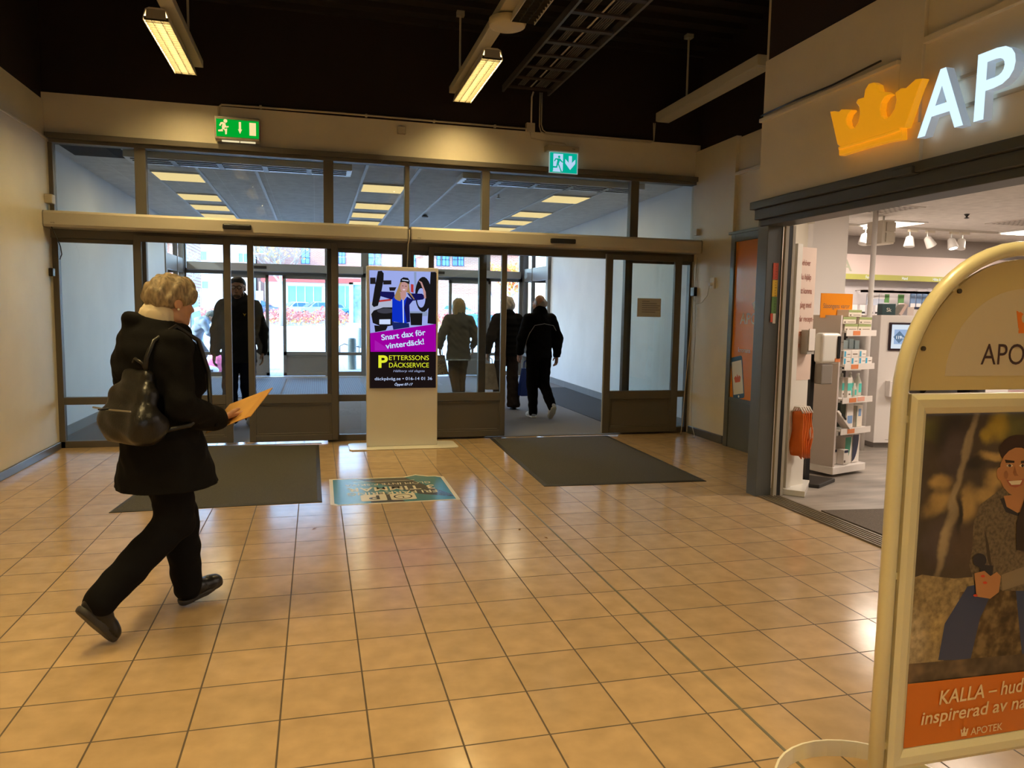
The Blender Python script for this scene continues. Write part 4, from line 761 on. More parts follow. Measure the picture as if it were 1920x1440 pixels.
for yy in (3.2, 2.3):
    ld = bpy.data.lights.new('letter_halo', 'AREA'); ld.shape = 'RECTANGLE'; ld.size = 0.7; ld.size_y = 0.25; ld.energy = 1.2; ld.color = (0.8, 0.9, 1.0)
# height tape on the door jamb
t = thing('height_tape', (3.56, 5.285, 1.42), 'red, yellow and green height tape on the grey shop door jamb', 'sticker')
for i, (c, nm) in enumerate((((0.10, 0.22, 0.05), 'green'), ((0.75, 0.48, 0.02), 'yellow'), ((0.62, 0.08, 0.03), 'red'))):
    MB().box(3.54, 3.586, 5.284, 5.287, 1.50+i*0.135, 1.632+i*0.135).build('band', mat('tape_'+nm, c, 0.5), t)['label'] = nm+' band'
MB().box(3.535, 3.556, 5.284, 5.287, 1.43, 1.50).build('band', mat('tape_red', (0.62, 0.08, 0.03), 0.5), t)['label'] = 'short red end'
MB().box(3.558, 3.582, 5.284, 5.287, 1.42, 1.50).build('band', mat('tape_white', (0.75, 0.72, 0.62), 0.5), t)['label'] = 'white foot of the tape'
m = MB()
for k in range(18): m.box(3.563, 3.570 if k % 3 else 3.578, 5.2828, 5.2842, 1.51+k*0.0215, 1.513+k*0.0215)
m.build('scale_marks', BLACK(), t)
# folded glass shop doors at the jamb
o = MB().box(3.625, 3.655, 5.262, 5.29, 0, 2.2).box(3.69, 3.715, 5.262, 5.29, 0, 2.2)
dd = struct(o.build('door_10', mat('door_cream_edge', (0.45, 0.42, 0.35), 0.4), local=True))
bx('seal', BLACK(), 3.655, 3.69, 5.264, 5.30, 0.0, 2.2, dd)

# ================================================================== SHOP
SHW = lambda: mat('shop_white', (0.80, 0.76, 0.73), 0.5)
SHG = lambda: mat('shop_white_gloss', (0.82, 0.77, 0.73), 0.25)
struct(MB().quad((3.5, -6, 0.0), (11.5, -6, 0.0), (11.5, 9.3, 0.0), (4.76, 9.3, 0.0), (4.76, 6.62, 0.0), (4.64, 6.62, 0), (3.5, 5.42, 0.0)).build('floor_shop', mat('shop_vinyl', (0.34, 0.30, 0.26), 0.4, vary=0.3, vscale=2.2, stretch=(1, 3, 1)), local=True))
struct(MB().prism([(3.6, -6.1), (11.6, -6.1), (11.6, 9.3), (4.76, 9.3), (4.76, 6.6), (3.6, 5.38)], (0, 0, 2.66), (1, 0, 0), (0, 1, 0), (0, 0, 1), 0, 0.1).build('ceiling_shop', brickmat('shop_ceiling_tile', (0.74, 0.71, 0.68), (0.72, 0.69, 0.66), (0.60, 0.57, 0.53), 0.6, 0.6, 0.004, 0.0, rough=0.8, bump=0.0), local=True))
struct(bx('wall_shop_back', mat('shop_wall_grey', (0.40, 0.36, 0.33), 0.7), 4.9, 11.6, 9.2, 9.34, 0, 2.7, local=True))
struct(bx('wall_shop_right', SHW(), 11.5, 11.7, -6.1, 9.3, 0, 2.7, local=True))
struct(bx('wall_shop_front', SHW(), 3.66, 11.7, -6.3, -6.1, 0, 2.7, local=True))
struct(MB().box(4.76, 4.86, 6.6, 9.2, 0, 2.66).build('wall_shop_left', SHW(), local=True))
struct(MB().box(4.86, 5.37, 6.72, 6.90, 0, 2.66).build('wall_shop_column', SHW(), local=True, bevel=0.004))
# lamps of the shop
def shop_panel(x, y, lab, e=True):
    t = thing('ceiling_light', (x, y, 2.63), lab, 'ceiling light', 'shop ceiling lights')
    MB().box(x-0.3, x+0.3, y-0.3, y+0.3, 2.645, 2.66).build('frame', WHITE(), t); bx('diffuser', emis('shop_panel', (1.0, 0.88, 0.74), 2.2), x-0.27, x+0.27, y-0.27, y+0.27, 2.640, 2.6455, t)
    ld = bpy.data.lights.new('shop_lamp', 'AREA'); ld.shape = 'SQUARE'; ld.size = 0.5; ld.energy = SHOP_W; ld.color = (1.0, 0.84, 0.70)
    lo_ = bpy.data.objects.new('shop_lamp', ld); COL.objects.link(lo_); lo_.location = (x, y, 2.632)
shop_panel(5.15, 4.7, 'square ceiling light in the shop above the entrance mat'); shop_panel(6.9, 7.9, 'square ceiling light in front of the green sign strip'); shop_panel(9.1, 7.9, 'square ceiling light at the far right of the shop'); shop_panel(7.4, 5.2, 'square ceiling light hidden above the shop counter'); shop_panel(9.2, 4.6, 'square ceiling light deep in the shop'); shop_panel(6.0, 2.0, 'square ceiling light in the near half of the shop')
for x, y, lab in ((5.95, 6.9, 'perforated vent square in the shop ceiling near the hanging loudspeaker'), (8.2, 7.2, 'perforated vent square in the shop ceiling farther right')):
    t = thing('ceiling_vent', (x, y, 2.65), lab, 'vent', 'shop ceiling vents'); bx('plate', mat('vent_plate', (0.62, 0.58, 0.54), 0.5), x-0.28, x+0.28, y-0.28, y+0.28, 2.652, 2.66, t); m = MB()
    for i in range(7):
        for j in range(7): m.box(x-0.24+i*0.07, x-0.20+i*0.07, y-0.24+j*0.07, y-0.20+j*0.07, 2.6505, 2.6525)
    m.build('perforations', mat('vent_dark', (0.16, 0.14, 0.12), 0.6), t)
tag(MB().lathe([(0.012, 0), (0.03, 0.006), (0.008, 0.02), (0.03, 0.05)], (7.05, 6.9, 2.608), 12).build('sprinkler', BLACK()), 'small black sprinkler under the shop ceiling', 'sprinkler')
# track spotlights
t = thing('light_track', (7.6, 8.1, 2.63), 'thin white spotlight track across the shop ceiling', 'track'); bx('rail', mat('track_white', (0.7, 0.66, 0.6), 0.4), 5.5, 10.5, 8.085, 8.115, 2.63, 2.66, t)
for i, (px, tilt, lit, lab) in enumerate(((1621, -20, 0, 'leftmost white track spotlight, beside the thin pole'), (1705, -10, 0, 'white track spotlight right of the hanging loudspeaker'), (1738, 38, 0, 'white track spotlight tilted to the right'), (1783, 0, 1, 'lit white track spotlight facing the camera'), (1803, -25, 0, 'rightmost white track spotlight tilted left'))):
    q = at(px, 460, 8.1); t = thing('spotlight', (q.x, 8.1, 2.44), lab, 'spotlight', 'track spotlights')
    MB().box(q.x-0.02, q.x+0.10, 8.08, 8.12, 2.60, 2.63).build('adapter', mat('spot_cream', (0.72, 0.66, 0.54), 0.4), t)
    MB().cyl((q.x, 8.1, 2.61), (q.x, 8.1, 2.53), 0.008, n=8).build('stem', STEEL(), t)
    a = math.radians(tilt); dv = Vector((math.sin(a)*0.8, -0.35 if lit else -0.1, -math.cos(a))).normalized(); c = Vector((q.x, 8.1, 2.53))
    MB().tube([c-dv*0.02, c, c+dv*0.12, c+dv*0.125], [0.02, 0.045, 0.065, 0.055], 16).build('shade', mat('spot_white', (0.82, 0.80, 0.77), 0.35), t, smooth=True, bevel=0.003)
    if lit: MB().tube([c+dv*0.1255, c+dv*0.13], [0.05, 0.048], 16).build('lamp_face', emis('spot_glow', (1, 0.95, 0.9), 3.0), t)
# hanging loudspeaker box
q = at(1662, 430, 7.3)
t = thing('hanging_loudspeaker', (q.x, 7.3, 2.22), 'beige double loudspeaker box hanging from the shop ceiling', 'loudspeaker')
z0, z1 = at(1662, 458, 7.3).z, at(1662, 414, 7.3).z
MB().box(q.x-0.10, q.x+0.07, 7.25, 7.5, z0, z1).build('cabinet', mat('speaker_beige', (0.62, 0.56, 0.46), 0.5), t, bevel=0.008)
MB().box(q.x-0.05, q.x+0.075, 7.238, 7.25, z0+0.02, (z0+z1)/2-0.008).box(q.x-0.05, q.x+0.075, 7.238, 7.25, (z0+z1)/2+0.008, z1-0.02).build('grille', mat('speaker_grille', (0.52, 0.47, 0.38), 0.6), t, bevel=0.004)
MB().cyl((q.x, 7.35, z1), (q.x, 7.35, 2.655), 0.012, n=8).build('rod', WHITE(), t)
struct(MB().cyl((5.93, 7.0, 0), (5.93, 7.0, 2.66), 0.028, n=14).build('column_pole', SHW(), smooth=True, local=True))
# back wall shelving with sign band
t = thing('wall_shelving', (7.9, 9.0, 0), 'white wall shelving with sign band and green strip along the shop back wall', 'shelving'); WSH = t
FX0, FX1 = 5.3, 11.4
bx('sign_band', mat('band_pink_white', (0.70, 0.58, 0.55), 0.5), FX0, FX1, 8.95, 9.19, 2.10, 2.375, t)
bx('green_strip', mat('strip_green', (0.42, 0.42, 0.10), 0.5), FX0, FX1, 8.935, 8.95, 2.025, 2.10, t)
bx('back_panel', mat('panel_grey_lilac', (0.62, 0.58, 0.60), 0.5), FX0, FX1, 9.10, 9.19, 0, 2.10, t)
for k, z in enumerate((1.28, 1.53, 1.03, 0.75, 0.45, 0.12)):
    sh = bx('shelf', SHG(), FX0, FX1, 8.80, 9.10, z-0.02, z, t)
    bx('price_rail', mat('price_rail_pink', (0.72, 0.48, 0.46), 0.5), FX0, FX1, 8.79, 8.80, z-0.03, z+0.005, sh)
U, V, N = (1, 0, 0), (0, 0, 1), (0, -1, 0)
q = at(1596, 508, 8.94)
MB().text('HÄLSA', (q.x-0.83, 8.949, q.z), U, V, N, h=0.165, wid=0.85, t=0.001, off=0.015).build('lettering', mat('sage_letters', (0.40, 0.42, 0.32), 0.6), t)
for tx, px, py, wd in (('Fot', 1623, 521, .06), ('Hand', 1691, 524, .085), ('Hälsa & Välmående', 1749, 526, .30)): q = at(px, py, 8.934); MB().text(tx, (q.x, 8.934, 2.042), U, V, N, h=0.042, wid=wd*1.15, t=0.001, off=0.015).build('strip_lettering', emis('strip_white', (1, 1, 0.95), 0.9), t)
# packs on the wall shelving (repeats made once, then copied)
def proto_pack(name, w_, h_, d_, c1, c2, lab, cat, grp, band=(0.55, 1.0)):
    t = thing(name, (0, -50, 0), lab, cat, grp)
    MB().box(-w_/2, w_/2, -d_/2, d_/2, 0, h_).build('carton', c1, t, local=True, bevel=0.002)
    MB().box(-w_/2-0.0005, w_/2+0.0005, -d_/2-0.001, -d_/2+0.002, h_*band[0], h_*band[1]-0.002).build('printed_band', c2, t, local=True); return t
def place(proto, pts, rz=0.0, jitter=0.0):
    used = False
    for p in pts:
        o = proto if not used else copy_tree(proto); used = True
        o.location = p; o.rotation_euler = (0, 0, rz+random.uniform(-jitter, jitter))
random.seed(5)
teal = mat('pack_teal', (0.02, 0.20, 0.24), 0.4); pale = mat('pack_pale', (0.72, 0.70, 0.72), 0.5); redp = mat('pack_red', (0.55, 0.06, 0.08), 0.5); bluep = mat('pack_blue', (0.16, 0.26, 0.45), 0.5); greenp = mat('pack_green', (0.10, 0.26, 0.08), 0.5); blackp = mat('pack_black', (0.03, 0.03, 0.035), 0.4)
place(proto_pack('teal_pack', 0.10, 0.16, 0.05, teal, pale, 'dark teal pack on the middle shelf of the back wall of the shop', 'pack', 'teal packs at the back', (0.1, 0.4)), [(7.05+0.125*k, 8.86, 1.28) for k in range(6)]+[(8.0+0.125*k, 8.86, 1.28) for k in range(5)])
place(proto_pack('pink_pack', 0.11, 0.11, 0.05, pale, redp, 'white and red pack on the lower shelf of the back wall of the shop', 'pack', 'red and white packs at the back', (0.6, 1.0)), [(7.05+0.16*k, 8.86, 1.03) for k in range(16)])
place(proto_pack('white_pack', 0.09, 0.14, 0.05, pale, blackp, 'white pack with a black dot band on the upper shelf at the back left', 'pack', 'white packs with black prints', (0.15, 0.35)), [(7.10+0.13*k, 8.86, 1.53) for k in range(5)])
place(proto_pack('blister_pack', 0.08, 0.26, 0.02, bluep, pale, 'blue hanging pack on a peg at the back of the shop', 'pack', 'blue hanging packs', (0.0, 0.35)), [(8.25+0.10*k, 8.9, 1.62) for k in range(7)])
place(proto_pack('blister_pack', 0.09, 0.17, 0.02, greenp, pale, 'dark green hanging pack on a peg at the back of the shop', 'pack', 'green hanging packs', (0.0, 0.3)), [(7.80, 8.9, 1.66), (8.05, 8.9, 1.66)])
place(proto_pack('blister_pack', 0.09, 0.17, 0.02, mat('pack_grey_blue', (0.42, 0.46, 0.56), 0.5), pale, 'grey blue hanging pack on a peg at the back left of the shop', 'pack', 'grey blue hanging packs', (0.6, 1.0)), [(7.52+0.10*k, 8.9, 1.66) for k in range(3)])
place(proto_pack('cream_bottle_box', 0.06, 0.17, 0.05, pale, mat('pack_rose', (0.70, 0.45, 0.42), 0.5), 'slim pale carton on the middle shelf at the back right', 'pack', 'slim pale cartons', (0.0, 0.3)), [(8.75+0.11*k, 8.86, 1.53 if k > 9 else 1.28) for k in range(10)])
for k in range(9): MB().cyl((7.45+k*0.2, 9.1, 1.88), (7.45+k*0.2, 8.82, 1.88), 0.006, n=6).build('peg', STEEL(), WSH); bx('peg_rail', mat('price_rail_pink', (0.72, 0.48, 0.46), 0.5), 7.3, 9.3, 8.81, 8.82, 1.845, 1.875, WSH)
# ---- gondola with seasonal goods
gx0, gx1, gy0, gy1 = 4.60, 5.10, 5.78, 6.30
G = thing('display_gondola', (4.85, 6.0, 0), 'white shelf gondola of boxes and bottles behind the hand sanitiser', 'shelf unit')
MB().add([(4.60, 5.78, 0.03), (5.09, 5.94, 0.03), (4.98, 6.42, 0.03), (4.47, 6.25, 0.03), (4.60, 5.78, 0.10), (5.09, 5.94, 0.10), (4.98, 6.42, 0.10), (4.47, 6.25, 0.10)],
         [(0, 3, 2, 1), (4, 5, 6, 7), (0, 1, 5, 4), (1, 2, 6, 5), (2, 3, 7, 6), (3, 0, 4, 7)]).build('plinth', SHG(), G, bevel=0.006)
gu = Vector((0.49, 0.16, 0)).normalized(); gn = Vector((gu.y, -gu.x, 0)); g0 = Vector((4.60, 5.78, 0))
def gp(a, b, z): p = g0+gu*a-gn*b; return Vector((p.x, p.y, z))           # a along the front, b towards the back
MB().obox(gp(0.26, 0.32, 0.78), gu, (0, 0, 1), gn, 0.25, 0.68, 0.02).build('back_panel', mat('gondola_grey', (0.45, 0.42, 0.37), 0.5), G)
MB().obox(gp(0.02, 0.24, 0.80), gu, (0, 0, 1), gn, 0.012, 0.70, 0.23).build('side_panel', mat('side_brown_white', (0.58, 0.50, 0.46), 0.35), G)
m = MB()
for k in range(11): m.obox(gp(0.26, 0.297, 0.16+k*0.12), gu, (0, 0, 1), gn, 0.24, 0.003, 0.003)
m.build('slat_grooves', mat('groove', (0.16, 0.14, 0.12), 0.7), G)
SHZ = {'low': 0.105, 'mask': 0.45, 'bottle': 0.74, 'blue': 1.05, 'green': 1.36}
for nm, z in SHZ.items():
    if nm == 'low': continue
    s = MB().obox(gp(0.28, 0.14, z-0.011), gu, (0, 0, 1), gn, 0.24, 0.008, 0.16).build('shelf', SHG(), G, bevel=0.002)
    MB().obox(gp(0.28, -0.025, z-0.02), gu, (0, 0, 1), gn, 0.235, 0.028, 0.003).build('price_rail', mat('price_white', (0.78, 0.72, 0.67), 0.4), s)
    MB().obox(gp(0.20, -0.029, z-0.02), gu, (0, 0, 1), gn, 0.055, 0.02, 0.001).build('price_tag', mat('price_orange', (0.75, 0.24, 0.08), 0.5), s)
    if nm == 'bottle': MB().obox(gp(0.33, -0.029, z-0.015), gu, (0, 0, 1), gn, 0.055, 0.02, 0.001).build('price_tag', mat('price_salmon', (0.82, 0.40, 0.30), 0.5), s)
U_, V_, N_ = gu, Vector((0, 0, 1)), gn; gz = math.atan2(gu.y, gu.x)
def carton(name, a, b, z, w_, h_, d_, mats, lab, cat='box', grp=None, bands=(), tilt=0.0):
    t = thing(name, gp(a, b, z), lab, cat, grp, gz)
    MB().box(-w_/2, w_/2, -d_/2, d_/2, 0, h_).build('carton', mats[0], t, local=True, bevel=0.002)
    for i, (x0, x1, z0, z1) in enumerate(bands): MB().box(-w_/2+x0*w_-0.0004, -w_/2+x1*w_+0.0004, -d_/2-0.0012, -d_/2+0.001, z0*h_, z1*h_).build('print', mats[1+i % (len(mats)-1)], t, local=True)
    return t
CRM = mat('carton_cream', (0.74, 0.66, 0.55), 0.5); OLV = mat('print_olive', (0.30, 0.36, 0.13), 0.5); INK = mat('print_brown', (0.16, 0.11, 0.08), 0.5); CYA = mat('print_cyan', (0.05, 0.38, 0.60), 0.5); TUR = mat('print_turquoise', (0.10, 0.58, 0.50), 0.5); CARD = mat('carton_white', (0.80, 0.74, 0.68), 0.5)
GR = [(0, 1, 0.62, 0.99), (0.08, 0.2, 0.12, 0.32), (0.35, 0.9, 0.2, 0.28)]
for a, z, lab in ((0.17, 1.36, 'lowest row left flat cream box with an olive top band on the gondola'), (0.38, 1.36, 'lowest row right flat cream box with an olive top band on the gondola'), (0.14, 1.425, 'middle row left flat cream box with an olive band on the gondola'), (0.39, 1.425, 'middle row right flat cream box with an olive band on the gondola'), (0.22, 1.49, 'topmost flat cream box with an olive band beside the orange sign')):
    carton('plaster_box', a, 0.07, z, 0.20, 0.062, 0.12, [CRM, OLV, INK, INK], lab, 'box', 'cream boxes with an olive band', GR)
for k, (a, z) in enumerate(((0.12, 1.05), (0.24, 1.05), (0.36, 1.05), (0.12, 1.115), (0.24, 1.115), (0.36, 1.115), (0.46, 1.05))):
    carton('dressing_box', a, 0.06, z, 0.115, 0.063, 0.12, [CARD, CYA, INK], ['left lower white box with a blue letter shape', 'second lower white box with a blue letter shape', 'third lower white box with a blue letter shape', 'left upper white box with a blue letter shape', 'middle upper brown and white box', 'right upper white box with a blue letter shape', 'right end white box with a slanting blue mark'][k]+' on the gondola', 'box', 'white boxes with blue marks', [(0.08, 0.30, 0.1, 0.9), (0.5, 0.85, 0.4, 0.5)] if k != 4 else [(2, 2.01, 0, 0.1), (0.2, 0.8, 0.4, 0.55)])
for k in range(5):
    carton('cream_carton', 0.075+k*0.036, 0.19-k*0.036, 0.74, 0.066 if k == 4 else 0.055, 0.185, 0.05, [CARD, TUR, INK], ['rearmost', 'second', 'third', 'fourth', 'frontmost'][k]+' tall white carton with a turquoise band in the row on the bottle shelf', 'box', 'tall cartons with a turquoise band', [(0, 1, 0.34, 0.72), (0.3, 0.7, 0.12, 0.2)])
def bottle(a, b, z, h, r, lab, spray=True):
    t = thing('bottle', gp(a, b, z), lab, 'bottle', 'clear bottles with turquoise labels', gz)
    MB().lathe([(r*0.9, 0), (r, 0.006), (r, h*0.58), (r*0.35, h*0.86), (r*0.3, h*0.9)], (0, 0, 0), 16).build('flask', mat('bottle_milky', (0.68, 0.68, 0.60), 0.2), t, smooth=True, local=True)
    MB().lathe([(r*0.32, h*0.88), (r*0.36, h*0.9), (r*0.34, h*0.98), (r*0.2, h)], (0, 0, 0), 12).build('cap', WHITEG(), t, smooth=True, local=True)
    MB().add([(r*1.02*math.sin(q), -r*1.02*math.cos(q), zz) for zz in (h*0.15, h*0.55) for q in (-0.7, -0.35, 0, 0.35, 0.7)], [(i, i+1, i+6, i+5) for i in range(4)]).build('label_sticker', TUR, t, smooth=True, local=True)
bottle(0.30, 0.16, 0.74, 0.215, 0.036, 'tall clear bottle with turquoise label, left of the three on the gondola'); bottle(0.385, 0.13, 0.74, 0.225, 0.036, 'tall clear bottle with turquoise label, middle of the three on the gondola'); bottle(0.465, 0.10, 0.74, 0.215, 0.036, 'tall clear bottle with turquoise label, right of the three on the gondola')
bottle(0.255, 0.04, 0.74, 0.13, 0.021, 'small white bottle at the front left of the bottle shelf'); bottle(0.305, 0.03, 0.74, 0.13, 0.021, 'small white bottle beside its twin at the front of the bottle shelf')
MSK = mat('print_mask_blue', (0.20, 0.34, 0.60), 0.5); GRN = mat('carton_grey_green', (0.18, 0.22, 0.17), 0.5)
for k in range(4): carton('mask_pack', 0.20+k*0.02, 0.17-k*0.045, 0.45, 0.10, 0.23, 0.014, [GRN if k < 3 else CARD, MSK, INK], ['rearmost grey green flat pack', 'second grey green flat pack', 'third grey green flat pack', 'white pack printed with a blue face mask'][k]+' standing on the mask shelf', 'pack', 'flat packs on the mask shelf', [(0.12, 0.88, 0.18, 0.5)] if k == 3 else [])
carton('mask_box', 0.42, 0.07, 0.45, 0.10, 0.20, 0.07, [CRM, MSK, GRN], 'cream box with a blue mask print at the right end of the mask shelf', 'box', None, [(0.35, 0.75, 0.5, 0.85), (0.0, 0.12, 0, 1)])
t = thing('reading_glasses_pack', gp(0.10, 0.02, 0.455), 'slanting black and white pack lying on the left of the mask shelf', 'pack', None, gz)
MB().obox((0, 0, 0.085), (0.62, -0.2, -0.75), (0, 1, 0), (0.75, 0, 0.62), 0.11, 0.045, 0.012).build('pack', CARD, t, local=True, bevel=0.003); MB().obox((-0.01, -0.018, 0.115), (0.62, -0.2, -0.75), (0, 1, 0), (0.75, 0, 0.62), 0.032, 0.03, 0.006).build('dark_window', BLACK(), t, local=True)
def swoosh(name, a, b, z, w_, h_, d_, col, lab, grp=None):
    t = thing(name, gp(a, b, z), lab, 'box', grp, gz); MB().box(-w_/2, w_/2, -d_/2, d_/2, 0, h_).build('carton', CARD, t, local=True, bevel=0.002)
    P = [(-w_/2, h_)]+[(-w_/2+w_*0.86*math.cos(q), h_-h_*0.96*math.sin(q)) for q in [i*math.pi/2/8 for i in range(9)]]
    MB().prism(P, (0, -d_/2, 0), (1, 0, 0), (0, 0, 1), (0, -1, 0), 0, 0.001).build('coloured_corner', col, t, local=True)
swoosh('bandage_box', 0.30, 0.10, 0.105, 0.105, 0.25, 0.10, mat('corner_green', (0.02, 0.24, 0.14), 0.4), 'white carton with a green curved front on the gondola plinth'); swoosh('bandage_box', 0.42, 0.10, 0.105, 0.11, 0.265, 0.10, mat('corner_navy', (0.015, 0.02, 0.06), 0.4), 'white carton with a navy curved front on the gondola plinth')
for a, b, lab in ((0.14, 0.12, 'small white carton with a navy top at the left of the plinth'), (0.215, 0.05, 'small white carton with a navy top at the front of the plinth')): carton('small_carton', a, b, 0.105, 0.075, 0.14, 0.07, [CARD, mat('corner_navy', (0.015, 0.02, 0.06), 0.4), INK], lab, 'box', 'small cartons with navy tops', [(0.12, 0.92, 0.80, 0.98), (0.1, 0.4, 0.15, 0.3)])
t = thing('header_sign', (4.66, 5.93, 1.42), 'orange sign reading Säsongens varor on top of the gondola', 'sign')
MB().box(4.50, 4.84, 5.945, 5.955, 1.475, 1.70).box(4.60, 4.70, 5.945, 5.955, 1.42, 1.475).build('board', ORANGE(), t); MB().text('Säsongens varor', (4.525, 5.9449, 1.565), (1, 0, 0), (0, 0, 1), (0, -1, 0), h=0.045, wid=0.285, t=0.001, off=0.004).build('lettering', INK, t)
# ---- hand sanitiser
t = thing('sanitiser_stand', (4.25, 5.62, 0), 'white automatic hand sanitiser on a black pole with a flat black base', 'hand sanitiser')
MB().add([(4.20, 5.44, 0.0), (4.52, 5.64, 0.0), (4.34, 5.86, 0), (3.98, 5.66, 0), (4.20, 5.44, 0.035), (4.52, 5.64, 0.035), (4.34, 5.86, 0.035), (3.98, 5.66, 0.035)], [(0, 3, 2, 1), (4, 5, 6, 7), (0, 1, 5, 4), (1, 2, 6, 5), (2, 3, 7, 6), (3, 0, 4, 7)]).build('base', mat('base_black', (0.02, 0.018, 0.016), 0.5), t, bevel=0.008)
MB().box(4.175, 4.215, 5.60, 5.64, 0.035, 1.30).build('pole', BLACK(), t)
MB().box(4.185, 4.385, 5.49, 5.60, 1.08, 1.345).build('dispenser', WHITEG(), t, bevel=0.03, seg=4)
MB().box(4.340, 4.372, 5.478, 5.492, 1.125, 1.32).build('front_window', BLACK(), t, bevel=0.012); MB().box(4.325, 4.375, 5.484, 5.492, 1.095, 1.125).build('orange_label', mat('price_orange', (0.75, 0.24, 0.08), 0.5), t)
MB().box(4.205, 4.32, 5.50, 5.60, 0.90, 1.075).build('drip_tray', mat('tray_grey', (0.30, 0.27, 0.24), 0.3), t, bevel=0.01)
# ---- white information stand with orange bags
t = thing('information_stand', (3.93, 5.42, 0), 'tall white information stand with pink text panel just inside the shop door', 'display stand')
MB().add([(3.72, 5.335, 0.0), (3.87, 5.185, 0.0), (4.19, 5.56, 0), (4.0, 5.72, 0), (3.72, 5.335, 0.05), (3.87, 5.185, 0.05), (4.19, 5.56, 0.05), (4.0, 5.72, 0.05)], [(0, 3, 2, 1), (4, 5, 6, 7), (0, 1, 5, 4), (1, 2, 6, 5), (2, 3, 7, 6), (3, 0, 4, 7)]).build('base', WHITEG(), t, bevel=0.004)
iu = Vector((0.935, 0.355, 0)); inn = Vector((0.355, -0.935, 0)); ip = Vector((3.79, 5.36, 0))
MB().obox(ip+iu*0.02+Vector((0, 0, 1.06)), iu, (0, 0, 1), inn, 0.035, 1.01, 0.03).build('post', mat('stand_white', (0.76, 0.72, 0.64), 0.4), t, bevel=0.003)
MB().obox(ip+iu*0.165+Vector((0, 0, 1.50)), iu, (0, 0, 1), inn, 0.115, 0.55, 0.012).build('text_panel', mat('panel_pink_white', (0.72, 0.56, 0.47), 0.5), t)
for k, tx in enumerate(('Behöver', 'du hjälp', 'att komma', 'igång med', 'vår recept-')): MB().text(tx, ip+iu*0.062+inn*0.0125+Vector((0, 0, 1.90-k*0.115)), iu, (0, 0, 1), inn, h=0.05, wid=0.0195*len(tx), t=0.001, off=0.008).build('lettering', mat('text_red_brown', (0.30, 0.08, 0.05), 0.6), t)
for k, tx in enumerate(('app? Fråga', 'din apotekare')): MB().text(tx, ip+iu*0.062+inn*0.0125+Vector((0, 0, 1.325-k*0.10)), iu, (0, 0, 1), inn, h=0.045, wid=0.20, t=0.001, off=0.008).build('lettering', mat('text_orange', (0.70, 0.18, 0.06), 0.6), t)['label'] = 'orange lettering'
MB().obox(ip+iu*0.16+inn*0.05+Vector((0, 0, 1.27)), iu, (0, 0, 1), inn, 0.05, 0.10, 0.03).build('leaflet_holder', mat('acrylic_pale', (0.45, 0.42, 0.38), 0.15), t); MB().obox(ip+iu*0.16+inn*0.085+Vector((0, 0, 1.29)), iu, (0, 0, 1), inn, 0.042, 0.09, 0.004).build('leaflets', CARD, t)
MB().obox(ip+iu*0.155+Vector((0, 0, 0.5)), iu, (0, 0, 1), inn, 0.10, 0.45, 0.01).build('lower_panel', mat('stand_white', (0.76, 0.72, 0.64), 0.4), t)
OB = mat('bag_orange', (0.78, 0.17, 0.02), 0.35); names = ['rearmost', 'second', 'third', 'fourth', 'frontmost']
for k in range(5):
    c = ip+iu*(0.02+k*0.026)+inn*(0.085+0.004*k); t = thing('shopping_bag', (c.x, c.y, 0.33), names[k]+' of the orange carrier bags hanging on the information stand', 'bag', 'orange carrier bags')
    g = MB(); n = 7
    for j in range(n+1):
        z = 0.33+0.37*j/n; wv = 0.058-0.010*(j/n); bl = 0.012*math.sin(j*1.3+k)
        for s_ in (-1, -0.33, 0.33, 1): g.v.append(tuple(c+inn*(s_*wv)+iu*(bl*s_+0.010*math.sin(s_*4+j))+Vector((0, 0, z-0.02*(s_ > 0.9) if j == 0 else z)))); 
    b = len(g.v)
    g.v += [tuple(Vector(p)+iu*0.008) for p in g.v]
    for j in range(n):
        for i in range(3): q = j*4+i; g.f.append((q, q+1, q+5, q+4)); g.m.append(0); g.f.append((b+q+4, b+q+5, b+q+1, b+q)); g.m.append(0)
        for i in (0, 3): q = j*4+i; e = (q, q+4, b+q+4, b+q); g.f.append(e if i == 0 else e[::-1]); g.m.append(0)
    for i in range(3): g.f.append((b+i, b+i+1, i+1, i)); g.m.append(0); q = n*4+i; g.f.append((q, q+1, b+q+1, b+q)); g.m.append(0)
    g.build('sheet', OB, t, smooth=True)
    g = MB().tube([c-inn*0.05+Vector((0, 0, 0.695)), c-inn*0.03+Vector((0, 0, 0.735)), c+inn*0.02+Vector((0, 0, 0.735)), c+inn*0.05+Vector((0, 0, 0.69))], 0.008, 6); g.build('handle', mat('film_white', (0.85, 0.80, 0.72), 0.3), t, smooth=True)
    if k == 4: MB().obox(c+iu*(-0.012)+inn*0.03+Vector((0, 0, 0.52)), inn, (0, 0, 1), iu, 0.022, 0.05, 0.002).obox(c+iu*0.016+inn*0.03+Vector((0, 0, 0.52)), inn, (0, 0, 1), iu, 0.022, 0.045, 0.002).build('printed_panel', CARD, t)
# red framed cupboard and grey door behind the stand
t = thing('wall_cabinet', (4.79, 6.66, 0), 'red framed glass cabinet at the wall behind the information stand', 'cabinet')
MB().box(4.70, 4.86, 6.64, 6.72, 1.95, 2.42).box(4.70, 4.86, 6.64, 6.72, 0.32, 0.95).build('body', mat('cabinet_red', (0.42, 0.06, 0.05), 0.4), t, bevel=0.005); MB().box(4.71, 4.85, 6.65, 6.70, 0.95, 1.95).build('door', mat('cabinet_glass', (0.45, 0.40, 0.40), 0.2), t); MB().box(4.70, 4.86, 6.63, 6.72, 0.26, 0.32).build('wooden_edge', mat('wood_edge', (0.45, 0.26, 0.10), 0.5), t)
